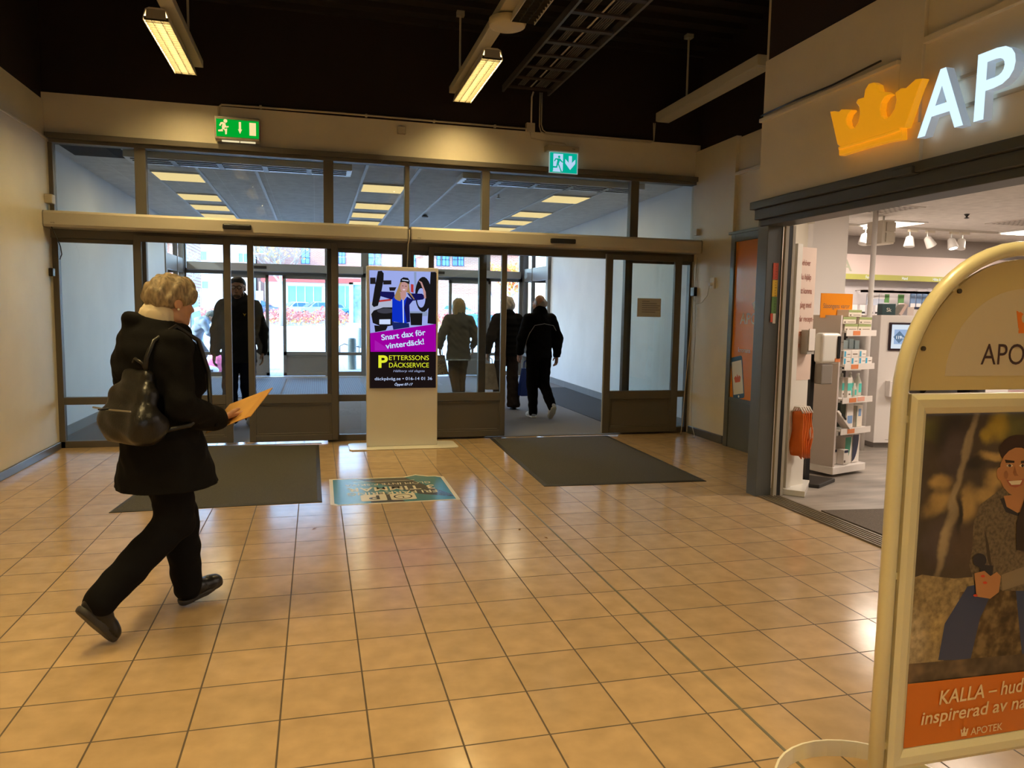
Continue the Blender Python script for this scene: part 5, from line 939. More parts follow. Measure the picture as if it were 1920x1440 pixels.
# ---- counter with screen
cu0 = Vector((6.17, 7.10, 0)); cu_u = Vector((0.985, -0.17, 0)); cu_n = Vector((-0.17, -0.985, 0))
def cp(a, b, z): p = cu0+cu_u*a-cu_n*b; return Vector((p.x, p.y, z))
t = thing('shop_counter', (6.8, 7.3, 0), 'white shop island with a screen set into its front', 'counter')
def slab(name, a0, a1, b0, b1, z0, z1, mm, par, bev=0.006): return MB().obox(cp((a0+a1)/2, (b0+b1)/2, (z0+z1)/2), cu_u, (0, 0, 1), cu_n, (a1-a0)/2, (z1-z0)/2, (b1-b0)/2).build(name, mm, par, bevel=bev)
slab('body', 0, 1.6, 0, 0.9, 0.06, 1.52, SHG(), t); slab('plinth', 0.03, 1.55, 0.05, 0.85, 0, 0.06, mat('plinth_grey', (0.28, 0.25, 0.23), 0.5), t); slab('drawer_front', 0.10, 0.42, -0.09, 0, 0.60, 0.78, SHG(), t); slab('panel_joint', 0.14, 1.5, -0.002, 0, 0.095, 0.10, mat('joint_grey', (0.35, 0.3, 0.28), 0.6), t, 0)
sc_ = slab('screen_frame', 0.10, 0.95, -0.02, 0.01, 1.12, 1.44, mat('screen_black', (0.03, 0.015, 0.02), 0.3), t)
slab('screen', 0.125, 0.925, -0.023, -0.02, 1.145, 1.415, emis('screen_white', (0.78, 0.86, 0.95), 0.9), sc_, 0)
art = MB(); o_ = cp(0.125, -0.0235, 1.145)
art.prism([(0.03, 0.05), (0.28, 0.05), (0.28, 0.215), (0.03, 0.215)], o_, cu_u, (0, 0, 1), cu_n, 0, 0.001, 0); art.prism([(0.02, 0.13), (0.09, 0.06), (0.16, 0.13), (0.09, 0.20)], o_, cu_u, (0, 0, 1), cu_n, 0.001, 0.002, 1)
art.prism([(0.30, 0.06), (0.34, 0.06), (0.34, 0.21), (0.30, 0.21)], o_, cu_u, (0, 0, 1), cu_n, 0, 0.001, 2); art.prism([(0.37, 0.06), (0.42, 0.06), (0.40, 0.21), (0.37, 0.21)], o_, cu_u, (0, 0, 1), cu_n, 0, 0.001, 2); art.prism([(0.5, 0.05), (0.75, 0.05), (0.75, 0.21), (0.5, 0.21)], o_, cu_u, (0, 0, 1), cu_n, 0, 0.001, 0)
art.text('119:-', o_+cu_u*0.055+Vector((0, 0, 0.11)), cu_u, (0, 0, 1), cu_n, h=0.035, t=0.0025, off=0.02, mi=3)
art.build('screen_picture', [emis('scr_blue', (0.40, 0.54, 0.80), 0.85), emis('scr_slate', (0.16, 0.25, 0.38), 0.8), emis('scr_dark', (0.10, 0.10, 0.16), 0.6), emis('scr_text', (1, 1, 1), 1.0)], sc_)
tz = 1.52
def ontop(name, a, b, w_, d_, h_, mm, lab, cat='box', prt=None, txt=None):
    t = thing(name, cp(a, b, tz), lab, cat); slab('body', a-w_/2, a+w_/2, b-d_/2, b+d_/2, tz, tz+h_, mm, t, 0.003)
    if prt: slab('front_print', a-w_/2+0.005, a+w_/2-0.005, b-d_/2-0.002, b-d_/2, tz+h_*prt[0], tz+h_*prt[1], prt[2], t, 0)
    if txt: MB().text(txt[0], cp(a-w_/2+txt[1], b-d_/2-0.003, tz+txt[2]), cu_u, (0, 0, 1), cu_n, h=txt[3], t=0.001, off=0.01).build('lettering', txt[4], t)
ontop('display_box', 0.13, 0.12, 0.16, 0.10, 0.13, mat('box_dark_teal', (0.03, 0.07, 0.08), 0.4), 'dark teal carton with a white word on the island, left end', 'box', None, ('Sk', 0.05, 0.04, 0.045, mat('poster_white', (0.8, 0.78, 0.7), 0.4)))
t = thing('leaflet_holder', cp(0.30, 0.12, tz), 'slanting leaflet holder with pink leaflets on the island', 'leaflet holder')
MB().obox(cp(0.27, 0.12, tz+0.062), cu_u*0.5+Vector((0, 0, 0.86)), cu_n, cu_u*0.86+Vector((0, 0, -0.5)), 0.07, 0.06, 0.006).build('stand', mat('clear_acrylic', (0.30, 0.27, 0.24), 0.15), t); MB().obox(cp(0.30, 0.12, tz+0.065), cu_u*0.5+Vector((0, 0, 0.86)), cu_n, cu_u*0.86+Vector((0, 0, -0.5)), 0.07, 0.06, 0.018).build('leaflets', mat('leaflet_pink', (0.66, 0.50, 0.44), 0.5), t)
ontop('display_box', 0.58, 0.15, 0.28, 0.12, 0.10, SHG(), 'low white box with orange lettering on the island', 'box', (0.72, 1.0, mat('box_navy', (0.03, 0.04, 0.09), 0.4)), ('Be', 0.20, 0.03, 0.03, mat('text_orange', (0.70, 0.18, 0.06), 0.6)))
t = thing('notice_card', cp(0.43, -0.07, 0.78), 'small white card with a red top on the island drawer', 'card'); slab('card', 0.36, 0.43, -0.06, -0.05, 0.78, 0.93, CARD, t, 0); slab('red_top', 0.365, 0.425, -0.062, -0.06, 0.875, 0.925, redp, t, 0)
t = thing('side_shelf', cp(-0.08, 0.5, 0), 'narrow shelf of mixed goods between the gondola and the island', 'shelf unit')
slab('back', -0.24, -0.04, 0.60, 0.63, 0.0, 1.5, mat('shelf_dark', (0.10, 0.09, 0.08), 0.5), t)
for z in (0.35, 0.62, 0.88, 1.12, 1.34): slab('shelf', -0.26, -0.02, 0.30, 0.60, z-0.015, z, SHG(), t, 0.002)
rows = (('grey', mat('goods_grey', (0.35, 0.33, 0.33), 0.5), 1.34), ('pale blue', mat('goods_blue', (0.45, 0.58, 0.62), 0.5), 1.12), ('dark', blackp, 0.88), ('navy', mat('corner_navy', (0.015, 0.02, 0.06), 0.4), 0.62), ('lime', mat('goods_lime', (0.45, 0.60, 0.22), 0.5), 0.35))
for nm, mm, z in rows:
    for k in range(3):
        o = slab('product_pack', -0.235+k*0.07, -0.18+k*0.07, 0.34, 0.42, z, z+0.10+0.02*(k % 2), mm, None, 0.004); tag(o, '%s small pack, %s of its row, on the narrow shelf beside the island' % (nm, ('left', 'middle', 'right')[k]), 'pack', 'small packs on the narrow shelf')
# shop mat
tag(MB().add([(3.72, 4.78, 0.0), (4.30, 4.72, 0.0), (4.30, 0.4, 0), (3.72, 0.4, 0), (3.72, 4.78, 0.009), (4.30, 4.72, 0.009), (4.30, 0.4, .009), (3.72, 0.4, .009)], [(0, 1, 2, 3), (7, 6, 5, 4), (0, 4, 5, 1), (1, 5, 6, 2), (2, 6, 7, 3), (3, 7, 4, 0)]).build('floor_mat', mat('shop_mat', (0.13, 0.105, 0.085), 0.9, bump=0.4, bscale=250, vary=0.3, vscale=160)), 'dark brown entrance mat inside the shop threshold', 'mat')

# ================================================================== THINGS IN THE HALL
def art(name, data, mats, par, o, u, v, n, t0=0.0, dt=0.00015):
    ms = []; ids = {}; m = MB()
    for k, (c, poly) in enumerate(data):
        if c not in ids: ids[c] = len(ms); ms.append(mats[c])
        O = Vector(o)+Vector(n)*(t0+dt*k); u_, v_ = Vector(u), Vector(v)
        m.add([O+u_*a+v_*b for a, b in poly], [tuple(range(len(poly)))], ids[c])
    return m.build(name, ms, par)
# ---- advertising totem
T = thing('advertising_totem', (0.90, 8.07, 0), 'white advertising totem with a bright tyre shop screen before the doors', 'totem')
MB().prism([(x+0.915, y+8.09) for x, y in rr(0.585, 0.215, 0.06)], (0, 0, 0.0), (1, 0, 0), (0, 1, 0), (0, 0, 1), 0, 0.012).build('base_plate', WHITEG(), T, bevel=0.004)
MB().box(0.517, 1.281, 8.04, 8.12, 0.012, 1.94).build('column', WHITEG(), T, bevel=0.008)
scr = bx('screen', mat('screen_black', (0.03, 0.015, 0.02), 0.3), 0.549, 1.26, 8.034, 8.042, 0.645, 1.888, T)
def em(n, c, s=1.0): return emis('ad_'+n, c, s)
KM = {'lav': em('lav', (0.33, 0.40, 0.80)), 'grey': em('grey', (0.42, 0.46, 0.62)), 'steel': em('steel', (0.25, 0.32, 0.5)), 'dark': em('dark', (0.015, 0.012, 0.014)), 'tyre': em('tyre', (0.010, 0.009, 0.010)), 'hole': em('hole', (0.05, 0.05, 0.07)), 'red': em('red', (0.45, 0.04, 0.04)), 'white': em('white', (0.60, 0.70, 0.95)),
      'navy': em('navy', (0.008, 0.008, 0.09)), 'blue': em('blue', (0.004, 0.03, 0.55)), 'skin': em('skin', (0.50, 0.27, 0.26)), 'hair': em('hair', (0.36, 0.22, 0.09)), 'lip': em('lip', (0.75, 0.60, 0.65)), 'jean': em('jean', (0.01, 0.02, 0.12)), 'mag': em('mag', (0.33, 0.0, 0.34)), 'mag2': em('mag2', (0.38, 0.01, 0.42)), 'blk': em('blk', (0.010, 0.006, 0.006))}
art('advert_picture', [ ('lav',[(0.547, 1.895), (1.251, 1.898), (1.255, 1.336), (0.554, 1.234)]), ('grey',[(0.554, 1.561), (0.797, 1.606), (0.797, 1.488), (0.554, 1.405)]), ('steel',[(1.017, 1.89), (1.042, 1.891), (1.043, 1.69), (1.023, 1.689)]), ('steel',[(0.965, 1.471), (1.164, 1.475), (1.164, 1.425), (0.965, 1.412)]), ('dark',[(0.555, 1.818), (0.612, 1.82), (0.612, 1.752), (0.555, 1.751)]), ('dark',[(0.692, 1.793), (0.777, 1.796), (0.777, 1.752), (0.692, 1.749)]), ('dark',[(0.753, 1.722), (0.831, 1.724), (0.812, 1.686), (0.76, 1.685)]), ('red',[(0.646, 1.583), (0.768, 1.6), (0.778, 1.581), (0.646, 1.563)]), ('red',[(0.983, 1.762), (1.013, 1.758), (1.013, 1.669), (0.984, 1.678)]), ('tyre',[(0.636, 1.888), (0.675, 1.893), (0.697, 1.866), (0.695, 1.798), (0.666, 1.632), (0.636, 1.524), (0.593, 1.51), (0.574, 1.533), (0.601, 1.708)]), ('tyre',[(1.196, 1.896), (1.251, 1.898), (1.255, 1.336), (1.165, 1.345)]), ('tyre',[(1.206, 1.657), (1.203, 1.604), (1.192, 1.555), (1.176, 1.514), (1.155, 1.484), (1.131, 1.469), (1.106, 1.469), (1.082, 1.483), (1.061, 1.512), (1.045, 1.552), (1.034, 1.6), (1.03, 1.653), (1.034, 1.706), (1.044, 1.754), (1.06, 1.795), (1.08, 1.824), (1.104, 1.84), (1.129, 1.841), (1.153, 1.826), (1.174, 1.798), (1.191, 1.758), (1.202, 1.71)]), ('lav',[(1.141, 1.618), (1.139, 1.586), (1.133, 1.557), (1.123, 1.533), (1.11, 1.518), (1.096, 1.513), (1.081, 1.518), (1.069, 1.532), (1.058, 1.555), (1.052, 1.584), (1.049, 1.616), (1.051, 1.648), (1.058, 1.677), (1.068, 1.7), (1.08, 1.715), (1.095, 1.721), (1.109, 1.716), (1.122, 1.701), (1.132, 1.679), (1.139, 1.65)]), ('tyre',[(0.566, 1.435), (0.593, 1.474), (0.69, 1.508), (0.802, 1.511), (0.802, 1.321), (0.69, 1.298), (0.583, 1.342)]), ('hole',[(0.802, 1.473), (0.797, 1.464), (0.782, 1.455), (0.758, 1.449), (0.729, 1.445), (0.699, 1.444), (0.67, 1.447), (0.647, 1.453), (0.632, 1.461), (0.627, 1.47), (0.632, 1.48), (0.647, 1.488), (0.67, 1.495), (0.699, 1.498), (0.729, 1.499), (0.758, 1.496), (0.782, 1.491), (0.797, 1.483)]), ('tyre',[(0.598, 1.318), (0.739, 1.305), (0.719, 1.265), (0.607, 1.245)]), ('white',[(0.651, 1.38), (0.768, 1.384), (0.768, 1.33), (0.651, 1.329)]), ('tyre',[(0.975, 1.452), (1.109, 1.454), (1.105, 1.324), (0.985, 1.323)]), ('navy',[(0.661, 1.676), (0.807, 1.674), (0.817, 1.606), (0.777, 1.593), (0.661, 1.627)]), ('navy',[(0.944, 1.663), (1.103, 1.662), (1.145, 1.628), (1.113, 1.6), (1.004, 1.585)]), ('skin',[(1.062, 1.803), (1.102, 1.785), (1.143, 1.682), (1.148, 1.613), (1.128, 1.613), (1.112, 1.711), (1.087, 1.775)]), ('blue',[(0.787, 1.596), (0.812, 1.64), (0.866, 1.612), (0.905, 1.578), (0.944, 1.628), (1.009, 1.59), (0.969, 1.54), (0.977, 1.358), (0.926, 1.342), (0.786, 1.36)]), ('navy',[(0.944, 1.628), (1.009, 1.59), (0.969, 1.54), (0.977, 1.358), (0.94, 1.352), (0.915, 1.51)]), ('white',[(0.895, 1.588), (0.908, 1.588), (0.912, 1.344), (0.901, 1.344)]), ('hair',[(0.87, 1.781), (0.846, 1.714), (0.807, 1.62), (0.817, 1.601), (0.838, 1.587), (0.871, 1.576), (0.895, 1.627), (0.865, 1.676), (0.934, 1.677), (0.964, 1.663), (1.019, 1.596), (1.024, 1.603), (0.974, 1.678), (0.964, 1.766)]), ('skin',[(0.87, 1.676), (0.934, 1.677), (0.934, 1.628), (0.905, 1.583), (0.875, 1.617)]), ('skin',[(0.953, 1.725), (0.949, 1.706), (0.94, 1.688), (0.928, 1.676), (0.914, 1.669), (0.9, 1.67), (0.887, 1.678), (0.877, 1.692), (0.871, 1.71), (0.87, 1.73), (0.874, 1.75), (0.883, 1.767), (0.895, 1.78), (0.909, 1.786), (0.923, 1.785), (0.936, 1.777), (0.946, 1.764), (0.952, 1.746)]), ('lip',[(0.895, 1.708), (0.929, 1.707), (0.916, 1.693), (0.901, 1.694)]), ('tyre',[(0.89, 1.743), (0.905, 1.743), (0.905, 1.737), (0.89, 1.737)]), ('tyre',[(0.924, 1.741), (0.939, 1.74), (0.939, 1.734), (0.924, 1.735)]), ('tyre',[(0.869, 1.778), (0.875, 1.811), (0.904, 1.831), (0.953, 1.825), (0.971, 1.794), (0.966, 1.759), (0.919, 1.781)]), ('white',[(0.89, 1.807), (0.958, 1.8), (0.959, 1.79), (0.89, 1.798)]), ('jean',[(0.783, 1.355), (0.965, 1.344), (0.97, 1.301), (0.798, 1.273)]), ('mag',[(0.554, 1.234), (1.255, 1.34), (1.258, 1.038), (0.559, 1.036)]), ('mag2',[(0.602, 1.161), (0.769, 1.053), (0.602, 1.048)]), ('blk',[(0.559, 1.036), (1.258, 1.04), (1.26, 0.649), (0.558, 0.65)]),], KM, scr, (0, 8.033, 0), (1, 0, 0), (0, 0, 1), (0, -1, 0))
Yk = 8.0235
KTM = [em('txt_pale', (0.55, 0.78, 1.0)), em('txt_yellow', (0.75, 0.80, 0.03)), em('txt_grey', (0.32, 0.38, 0.60)), em('txt_blue', (0.55, 0.66, 0.95))]
def kt(tx, px, py, w_px, h, mi, rot=0.0, off=0.0, shear=0.0):
    a, b = at(680+px/5.76, 490+py/5.76, Yk), at(680+(px+w_px)/5.76, 490+py/5.76, Yk); r = math.radians(rot)
    MB().text(tx, a, (math.cos(r), 0, math.sin(r)), (-math.sin(r), 0, math.cos(r)), (0, -1, 0), h=h, wid=(b-a).length, t=0.0, off=off, shear=shear).build('lettering', KTM[mi], scr)
kt('Snart dax för', 205, 852, 480, 0.062, 0, 7.5, 0.02); kt('vinterdäck!', 250, 945, 418, 0.062, 0, 7.5, 0.02)
kt('P', 170, 1145, 102, 0.132, 1, 0, 0.03); kt('ETTERSSONS', 285, 1066, 430, 0.053, 1); kt('DÄCKSERVICE', 285, 1146, 430, 0.053, 1)
kt('Hälltorp vid slagsta', 330, 1196, 338, 0.026, 2, 0, 0, 0.25); kt('däckpåväg.se • 016-14 01 36', 130, 1284, 620, 0.034, 3); kt('Öppet 07-17', 345, 1342, 197, 0.027, 3, 0, 0.012, 0.25)
# ---- mats
MATM = mat('mat_brown_grey', (0.066, 0.062, 0.053), 0.92, bump=0.6, bscale=260, vary=0.35, vscale=180)
RUB = mat('mat_rubber', (0.022, 0.02, 0.019), 0.6)
def doormat(c, lab):
    z = 0.010; cx = sum(p[0] for p in c)/4; cy = sum(p[1] for p in c)/4; t = thing('floor_mat', (cx, cy, 0), lab, 'mat', 'brown grey entrance mats')
    ins = [(p[0]+(0.035 if p[0] < cx else -0.035), p[1]+(0.035 if p[1] < cy else -0.035)) for p in c]
    MB().add([(x, y, 0) for x, y in c]+[(x, y, 0.004) for x, y in c]+[(x, y, z) for x, y in ins], [(0, 1, 5, 4), (1, 2, 6, 5), (2, 3, 7, 6), (3, 0, 4, 7)]+[(4+i, 4+(i+1) % 4, 8+(i+1) % 4, 8+i) for i in range(4)]+[(3, 2, 1, 0)]).build('rubber_edge', RUB, t)
    MB().add([(x, y, z) for x, y in ins], [(0, 1, 2, 3)]).build('pile', MATM, t)
doormat([(-1.438, 5.745), (0.035, 5.775), (0.022, 8.30), (-1.20, 8.40)], 'large brown grey door mat in front of the left doors, behind the woman')
doormat([(1.872, 5.955), (3.365, 5.88), (3.43, 8.40), (1.965, 8.42)], 'large brown grey door mat in front of the open doorway')
# ---- floor sticker
S_ = thing('floor_sticker', (0.60, 6.1, 0), 'blue and teal floor sticker about free parking, upside down to the viewer', 'sticker')
sh = [(0.10, 6.565), (0.96, 6.54), (0.965, 6.615), (0.78, 6.60), (0.80, 6.56), (0.10, 6.565)]
P = [(0.14, 5.64), (1.09, 5.65), (1.095, 6.50), (1.04, 6.545), (0.97, 6.55), (0.86, 6.63), (0.74, 6.545), (0.10, 6.56), (0.095, 5.68)]
MB().prism(P, (0, 0, 0.0004), (1, 0, 0), (0, 1, 0), (0, 0, 1), 0, 0.0006).build('border', mat('sticker_cream', (0.70, 0.66, 0.52), 0.35), S_)
Pi = [(0.155, 5.67), (1.06, 5.68), (1.065, 6.47), (1.02, 6.515), (0.95, 6.525), (0.855, 6.595), (0.75, 6.52), (0.13, 6.53), (0.125, 5.71)]
art('picture', [('t', Pi), ('d', [(0.33, 6.52), (0.75, 6.518), (0.98, 6.0), (1.06, 5.82), (1.06, 5.76), (0.80, 5.9), (0.52, 6.3)]), ('d', [(0.40, 5.672), (0.66, 5.675), (0.62, 5.80), (0.52, 6.0), (0.40, 5.9)])], {'t': mat('sticker_blue', (0.05, 0.22, 0.28), 0.25), 'd': mat('sticker_dark', (0.035, 0.05, 0.055), 0.25)}, S_, (0, 0, 0.0011), (1, 0, 0), (0, 1, 0), (0, 0, 1), 0, 0.0001)
m = MB(); U, V, N = (-1, 0, 0), (0, -1, 0), (0, 0, 1); z = 0.0015
m.text('FRI PARKERING', (0.955, 6.02, z), U, V, N, h=0.095, wid=0.72, off=0.012); m.text('3 TIMMAR', (0.955, 6.19, z), U, V, N, h=0.14, wid=0.72, off=0.015); m.text('GLÖM INTE P-SKIVA', (0.945, 6.325, z), U, V, N, h=0.07, wid=0.72)
m.add([(0.30, 6.40, z), (0.82, 6.40, z), (0.82, 6.412, z), (0.30, 6.412, z)], [(0, 1, 2, 3)])
for cx in (0.66, 0.43): m.prism([(x+cx, y+5.835) for x, y in rr(0.10, 0.10, 0.02)], (0, 0, z), (1, 0, 0), (0, 1, 0), (0, 0, 1), 0, 0.0002)
m.build('lettering', mat('sticker_cream', (0.70, 0.66, 0.52), 0.35), S_)
m = MB(); z = 0.0019; o = ellipse(0, 0, 0.075, 0.075, 24); i_ = ellipse(0, 0, 0.062, 0.062, 24)
m.add([(x+0.66, y+5.835, z) for x, y in o]+[(x+0.66, y+5.835, z) for x, y in i_], [(k, (k+1) % 24, 24+(k+1) % 24, 24+k) for k in range(24)])
m.add([(0.655, 5.835, z), (0.665, 5.835, z), (0.665, 5.79, z), (0.655, 5.79, z)], [(3, 2, 1, 0)]); m.add([(0.62, 5.83, z), (0.66, 5.83, z), (0.66, 5.84, z), (0.62, 5.84, z)], [(0, 1, 2, 3)])
m.text('P', (0.475, 5.90, z), U, V, N, h=0.13, off=0.02)
m.build('clock_and_parking_symbol', mat('sticker_dark', (0.035, 0.05, 0.055), 0.25), S_)
# ---- dry leaves and crumbs on the tiles
random.seed(3)
for (x, y, s, lab) in ((-0.02, 5.06, 0.022, 'tiny brown leaf on the tiles left of the floor sticker'), (1.33, 6.25, 0.02, 'tiny pale leaf on the tiles right of the floor sticker'), (1.33, 4.77, 0.022, 'tiny dark leaf on the tiles in the middle of the hall'), (1.45, 4.55, 0.02, 'curled brown leaf fragment beside the floor joint')):
    q = MB(); a = random.uniform(0, 3.1); c, s_ = math.cos(a)*s, math.sin(a)*s
    q.add([(x-c, y-s_, 0.001), (x+s_*0.4, y-c*0.4, 0.004), (x+c, y+s_, 0.002), (x-s_*0.4, y+c*0.4, 0.003)], [(0, 1, 2, 3)]); tag(q.build('dry_leaf', mat('leaf_dry', (0.20, 0.10, 0.04), 0.8)), lab, 'leaf')
# ---- poster stand in the right foreground
YS = 1.75; XC = 2.02
A = thing('poster_stand', (XC, YS, 0), 'cream tubular poster stand with rounded top in the right foreground', 'poster stand')
TUB = mat('stand_cream_tube', (0.72, 0.66, 0.44), 0.3, coat=0.3); FRM = mat('stand_cream_frame', (0.73, 0.67, 0.46), 0.32)
pts = [(XC-0.42, YS, 0.02), (XC-0.42, YS, 0.6), (XC-0.42, YS, 1.235)]+[(XC-0.42*math.cos(q), YS, 1.245+0.43*math.sin(q)) for q in [math.pi*i/28 for i in range(1, 28)]]+[(XC+0.42, YS, 1.235), (XC+0.42, YS, 0.6), (XC+0.42, YS, 0.02)]
MB().tube(pts, 0.0215, 16).build('tube_hoop', TUB, A, smooth=True)
for s in (-1, 1):
    ring = [(XC+s*0.42+0.28*math.cos(q), YS+0.28*math.sin(q)) for q in [math.radians(i*10) for i in range(0, 36)]]
    mm = MB(); k = len(ring)
    mm.add([(x, y, 0.0) for x, y in ring]+[(x, y, 0.055) for x, y in ring]+[(XC+s*0.42+(x-XC-s*0.42)*0.975, YS+(y-YS)*0.975, 0.055) for x, y in ring]+[(XC+s*0.42+(x-XC-s*0.42)*0.975, YS+(y-YS)*0.975, 0.0) for x, y in ring],
           [(i, (i+1) % k, k+(i+1) % k, k+i) for i in range(k)]+[(k+i, k+(i+1) % k, 2*k+(i+1) % k, 2*k+i) for i in range(k)]+[(2*k+i, 2*k+(i+1) % k, 3*k+(i+1) % k, 3*k+i) for i in range(k)]) if s < 0 else None
    if s < 0: mm.box(XC+s*0.42-0.28, XC+s*0.42+0.28, YS-0.02, YS+0.02, 0.0, 0.02); mm.build('foot_ring', mat('foot_white', (0.80, 0.76, 0.62), 0.35), A, smooth=False)
    else: MB().box(XC+0.42-0.03, XC+0.42+0.03, YS-0.28, YS+0.28, 0.0, 0.02).build('foot', mat('foot_white', (0.80, 0.76, 0.62), 0.35), A)
# top panel
arc = [(XC-0.392*math.cos(q), 1.262+0.382*math.sin(q)) for q in [math.pi*i/30 for i in range(31)]]
tp = MB().prism(arc, (0, YS, 0), (1, 0, 0), (0, 0, 1), (0, -1, 0), -0.006, 0.006).build('top_panel', mat('panel_mustard', (0.58, 0.46, 0.23), 0.45), A)
inn = [(XC-0.275*math.cos(q), 1.303+0.255*math.sin(q)) for q in [math.pi*i/26 for i in range(27)]]
MB().prism(inn, (0, YS, 0), (1, 0, 0), (0, 0, 1), (0, -1, 0), 0.006, 0.0066).build('pale_field', mat('panel_cream', (0.58, 0.49, 0.36), 0.45), tp)
MB().text('APOTEK', (1.868, YS-0.0068, 1.336), (1, 0, 0), (0, 0, 1), (0, -1, 0), h=0.064, wid=0.305, t=0.0005).build('lettering', mat('panel_brown', (0.06, 0.03, 0.03), 0.5), tp)
ccx, ccz = 2.036, 1.46
CR2 = [((y-4.03)*-0.125, (z-2.50)*0.21) for y, z in CROWN]
MB().prism(CR2, (ccx, YS-0.0068, ccz-0.04), (1, 0, 0), (0, 0, 1), (0, -1, 0), 0, 0.0006).build('crown_mark', mat('mark_orange', (0.75, 0.20, 0.02), 0.45), tp)
m = MB()
for q in (0.30, 0.85, 2.3, 2.84): c = (XC-0.375*math.cos(q), YS-0.006, 1.275+0.36*math.sin(q)); m.cyl(c, (c[0], c[1]-0.006, c[2]), 0.007, n=10)
m.build('screws', mat('screw_dark', (0.16, 0.13, 0.09), 0.35, metal=0.8), tp)
m = MB()
for q in (0.85, 2.3): m.obox((XC-0.402*math.cos(q), YS, 1.262+0.40*math.sin(q)), (math.cos(q), 0, -math.sin(q)), (math.sin(q), 0, math.cos(q)), (0, 1, 0), 0.015, 0.012, 0.006)
m.build('clips', TUB, tp)
# frame: bevelled snap profile
fx0, fx1, fz0, fz1 = 1.628, 2.412, 0.128, 1.252; px0, px1, pz0, pz1 = 1.69, 2.35, 0.185, 1.193
def frame_bar(a, b, c, d): # outer a->b, inner d->c (x,z), bulged profile
    prof = [(0.0, 0.0), (0.0, 0.014), (0.25, 0.022), (0.65, 0.020), (0.95, 0.009), (1.0, 0.0)]; V_ = []
    for t_, y_ in prof:
        for p, q in ((a, d), (b, c)): V_.append((p[0]+(q[0]-p[0])*t_, YS-y_, p[1]+(q[1]-p[1])*t_))
    return MB().add(V_, [(2*i, 2*i+1, 2*i+3, 2*i+2) for i in range(5)])
o4 = [(fx0, fz0), (fx1, fz0), (fx1, fz1), (fx0, fz1)]; i4 = [(px0, pz0), (px1, pz0), (px1, pz1), (px0, pz1)]
fb = bx('backing', mat('backing_cream', (0.6, 0.53, 0.35), 0.5), fx0, fx1, YS-0.002, YS+0.012, fz0, fz1, A)
for k in range(4): frame_bar(o4[k], o4[(k+1) % 4], i4[(k+1) % 4], i4[k]).build('frame_profile', FRM, A)
m = MB()
for z_ in (0.20, 0.72, 1.18): m.box(XC-0.405, XC-0.39, YS-0.006, YS+0.006, z_-0.01, z_+0.01).box(XC+0.39, XC+0.405, YS-0.006, YS+0.006, z_-0.01, z_+0.01)
m.build('spacers', TUB, A); MB().box(fx0-0.016, fx0-0.010, YS-0.004, YS+0.012, 0.1, 1.25).build('seal_strip', mat('strip_dark', (0.12, 0.10, 0.05), 0.5), A)
def pm(n, c): return mat('poster_'+n, c, 0.35, coat=0.25)
def blur(n, c1, c2, c3, sc_): 
    m_ = bpy.data.materials.new('poster_'+n); m_.use_nodes = True; nt = m_.node_tree; b = nt.nodes['Principled BSDF']; b.inputs['Roughness'].default_value = 0.35
    tc = nt.nodes.new('ShaderNodeTexCoord'); nz = nt.nodes.new('ShaderNodeTexNoise'); nz.inputs['Scale'].default_value = sc_; nz.inputs['Detail'].default_value = 2; cr = nt.nodes.new('ShaderNodeValToRGB')
    cr.color_ramp.elements[0].position = 0.35; cr.color_ramp.elements[0].color = (*c1, 1); cr.color_ramp.elements[1].position = 0.68; cr.color_ramp.elements[1].color = (*c3, 1); e = cr.color_ramp.elements.new(0.52); e.color = (*c2, 1)
    nt.links.new(tc.outputs['Object'], nz.inputs['Vector']); nt.links.new(nz.outputs['Fac'], cr.inputs[0]); nt.links.new(cr.outputs[0], b.inputs['Base Color']); return m_
PM = {'bgu': blur('wood_upper', (0.045, 0.035, 0.022), (0.13, 0.09, 0.035), (0.40, 0.26, 0.07), 9), 'bgl': blur('wood_lower', (0.045, 0.03, 0.03), (0.10, 0.07, 0.055), (0.16, 0.10, 0.06), 6), 'yel': pm('foliage_yellow', (0.38, 0.27, 0.035)), 'tan': pm('reed_tan', (0.48, 0.32, 0.12)), 'pur': pm('shade_purple', (0.085, 0.06, 0.055)), 'grn': pm('olive', (0.14, 0.13, 0.03)),
      'birch': pm('birch', (0.36, 0.28, 0.17)), 'fur': blur('fur_light', (0.12, 0.08, 0.035), (0.34, 0.25, 0.12), (0.55, 0.42, 0.22), 26), 'furd': blur('fur_dark', (0.04, 0.025, 0.012), (0.11, 0.07, 0.03), (0.22, 0.15, 0.07), 30), 'smoke': pm('smoke', (0.40, 0.31, 0.21)), 'jean': pm('denim', (0.035, 0.055, 0.14)), 'ground': blur('ground', (0.05, 0.035, 0.025), (0.10, 0.07, 0.045), (0.20, 0.13, 0.08), 14),
      'sweat': blur('knit', (0.10, 0.075, 0.045), (0.16, 0.12, 0.075), (0.20, 0.15, 0.095), 90), 'sweatd': pm('knit_shade', (0.055, 0.04, 0.025)), 'sweat2': pm('knit_cuff', (0.26, 0.20, 0.13)), 'collar': pm('collar', (0.03, 0.025, 0.03)), 'skin': pm('skin', (0.48, 0.22, 0.09)), 'hair': pm('hair', (0.045, 0.022, 0.012)), 'dark': pm('dark', (0.035, 0.02, 0.012)), 'white': pm('teeth', (0.75, 0.65, 0.5)), 'mug': pm('mug', (0.025, 0.022, 0.03)), 'shade': pm('skin_shade', (0.34, 0.14, 0.055)), 'lip': pm('lip', (0.42, 0.12, 0.07)), 'nail': pm('nail', (0.70, 0.06, 0.02)), 'orange': pm('band_orange', (0.66, 0.17, 0.012))}
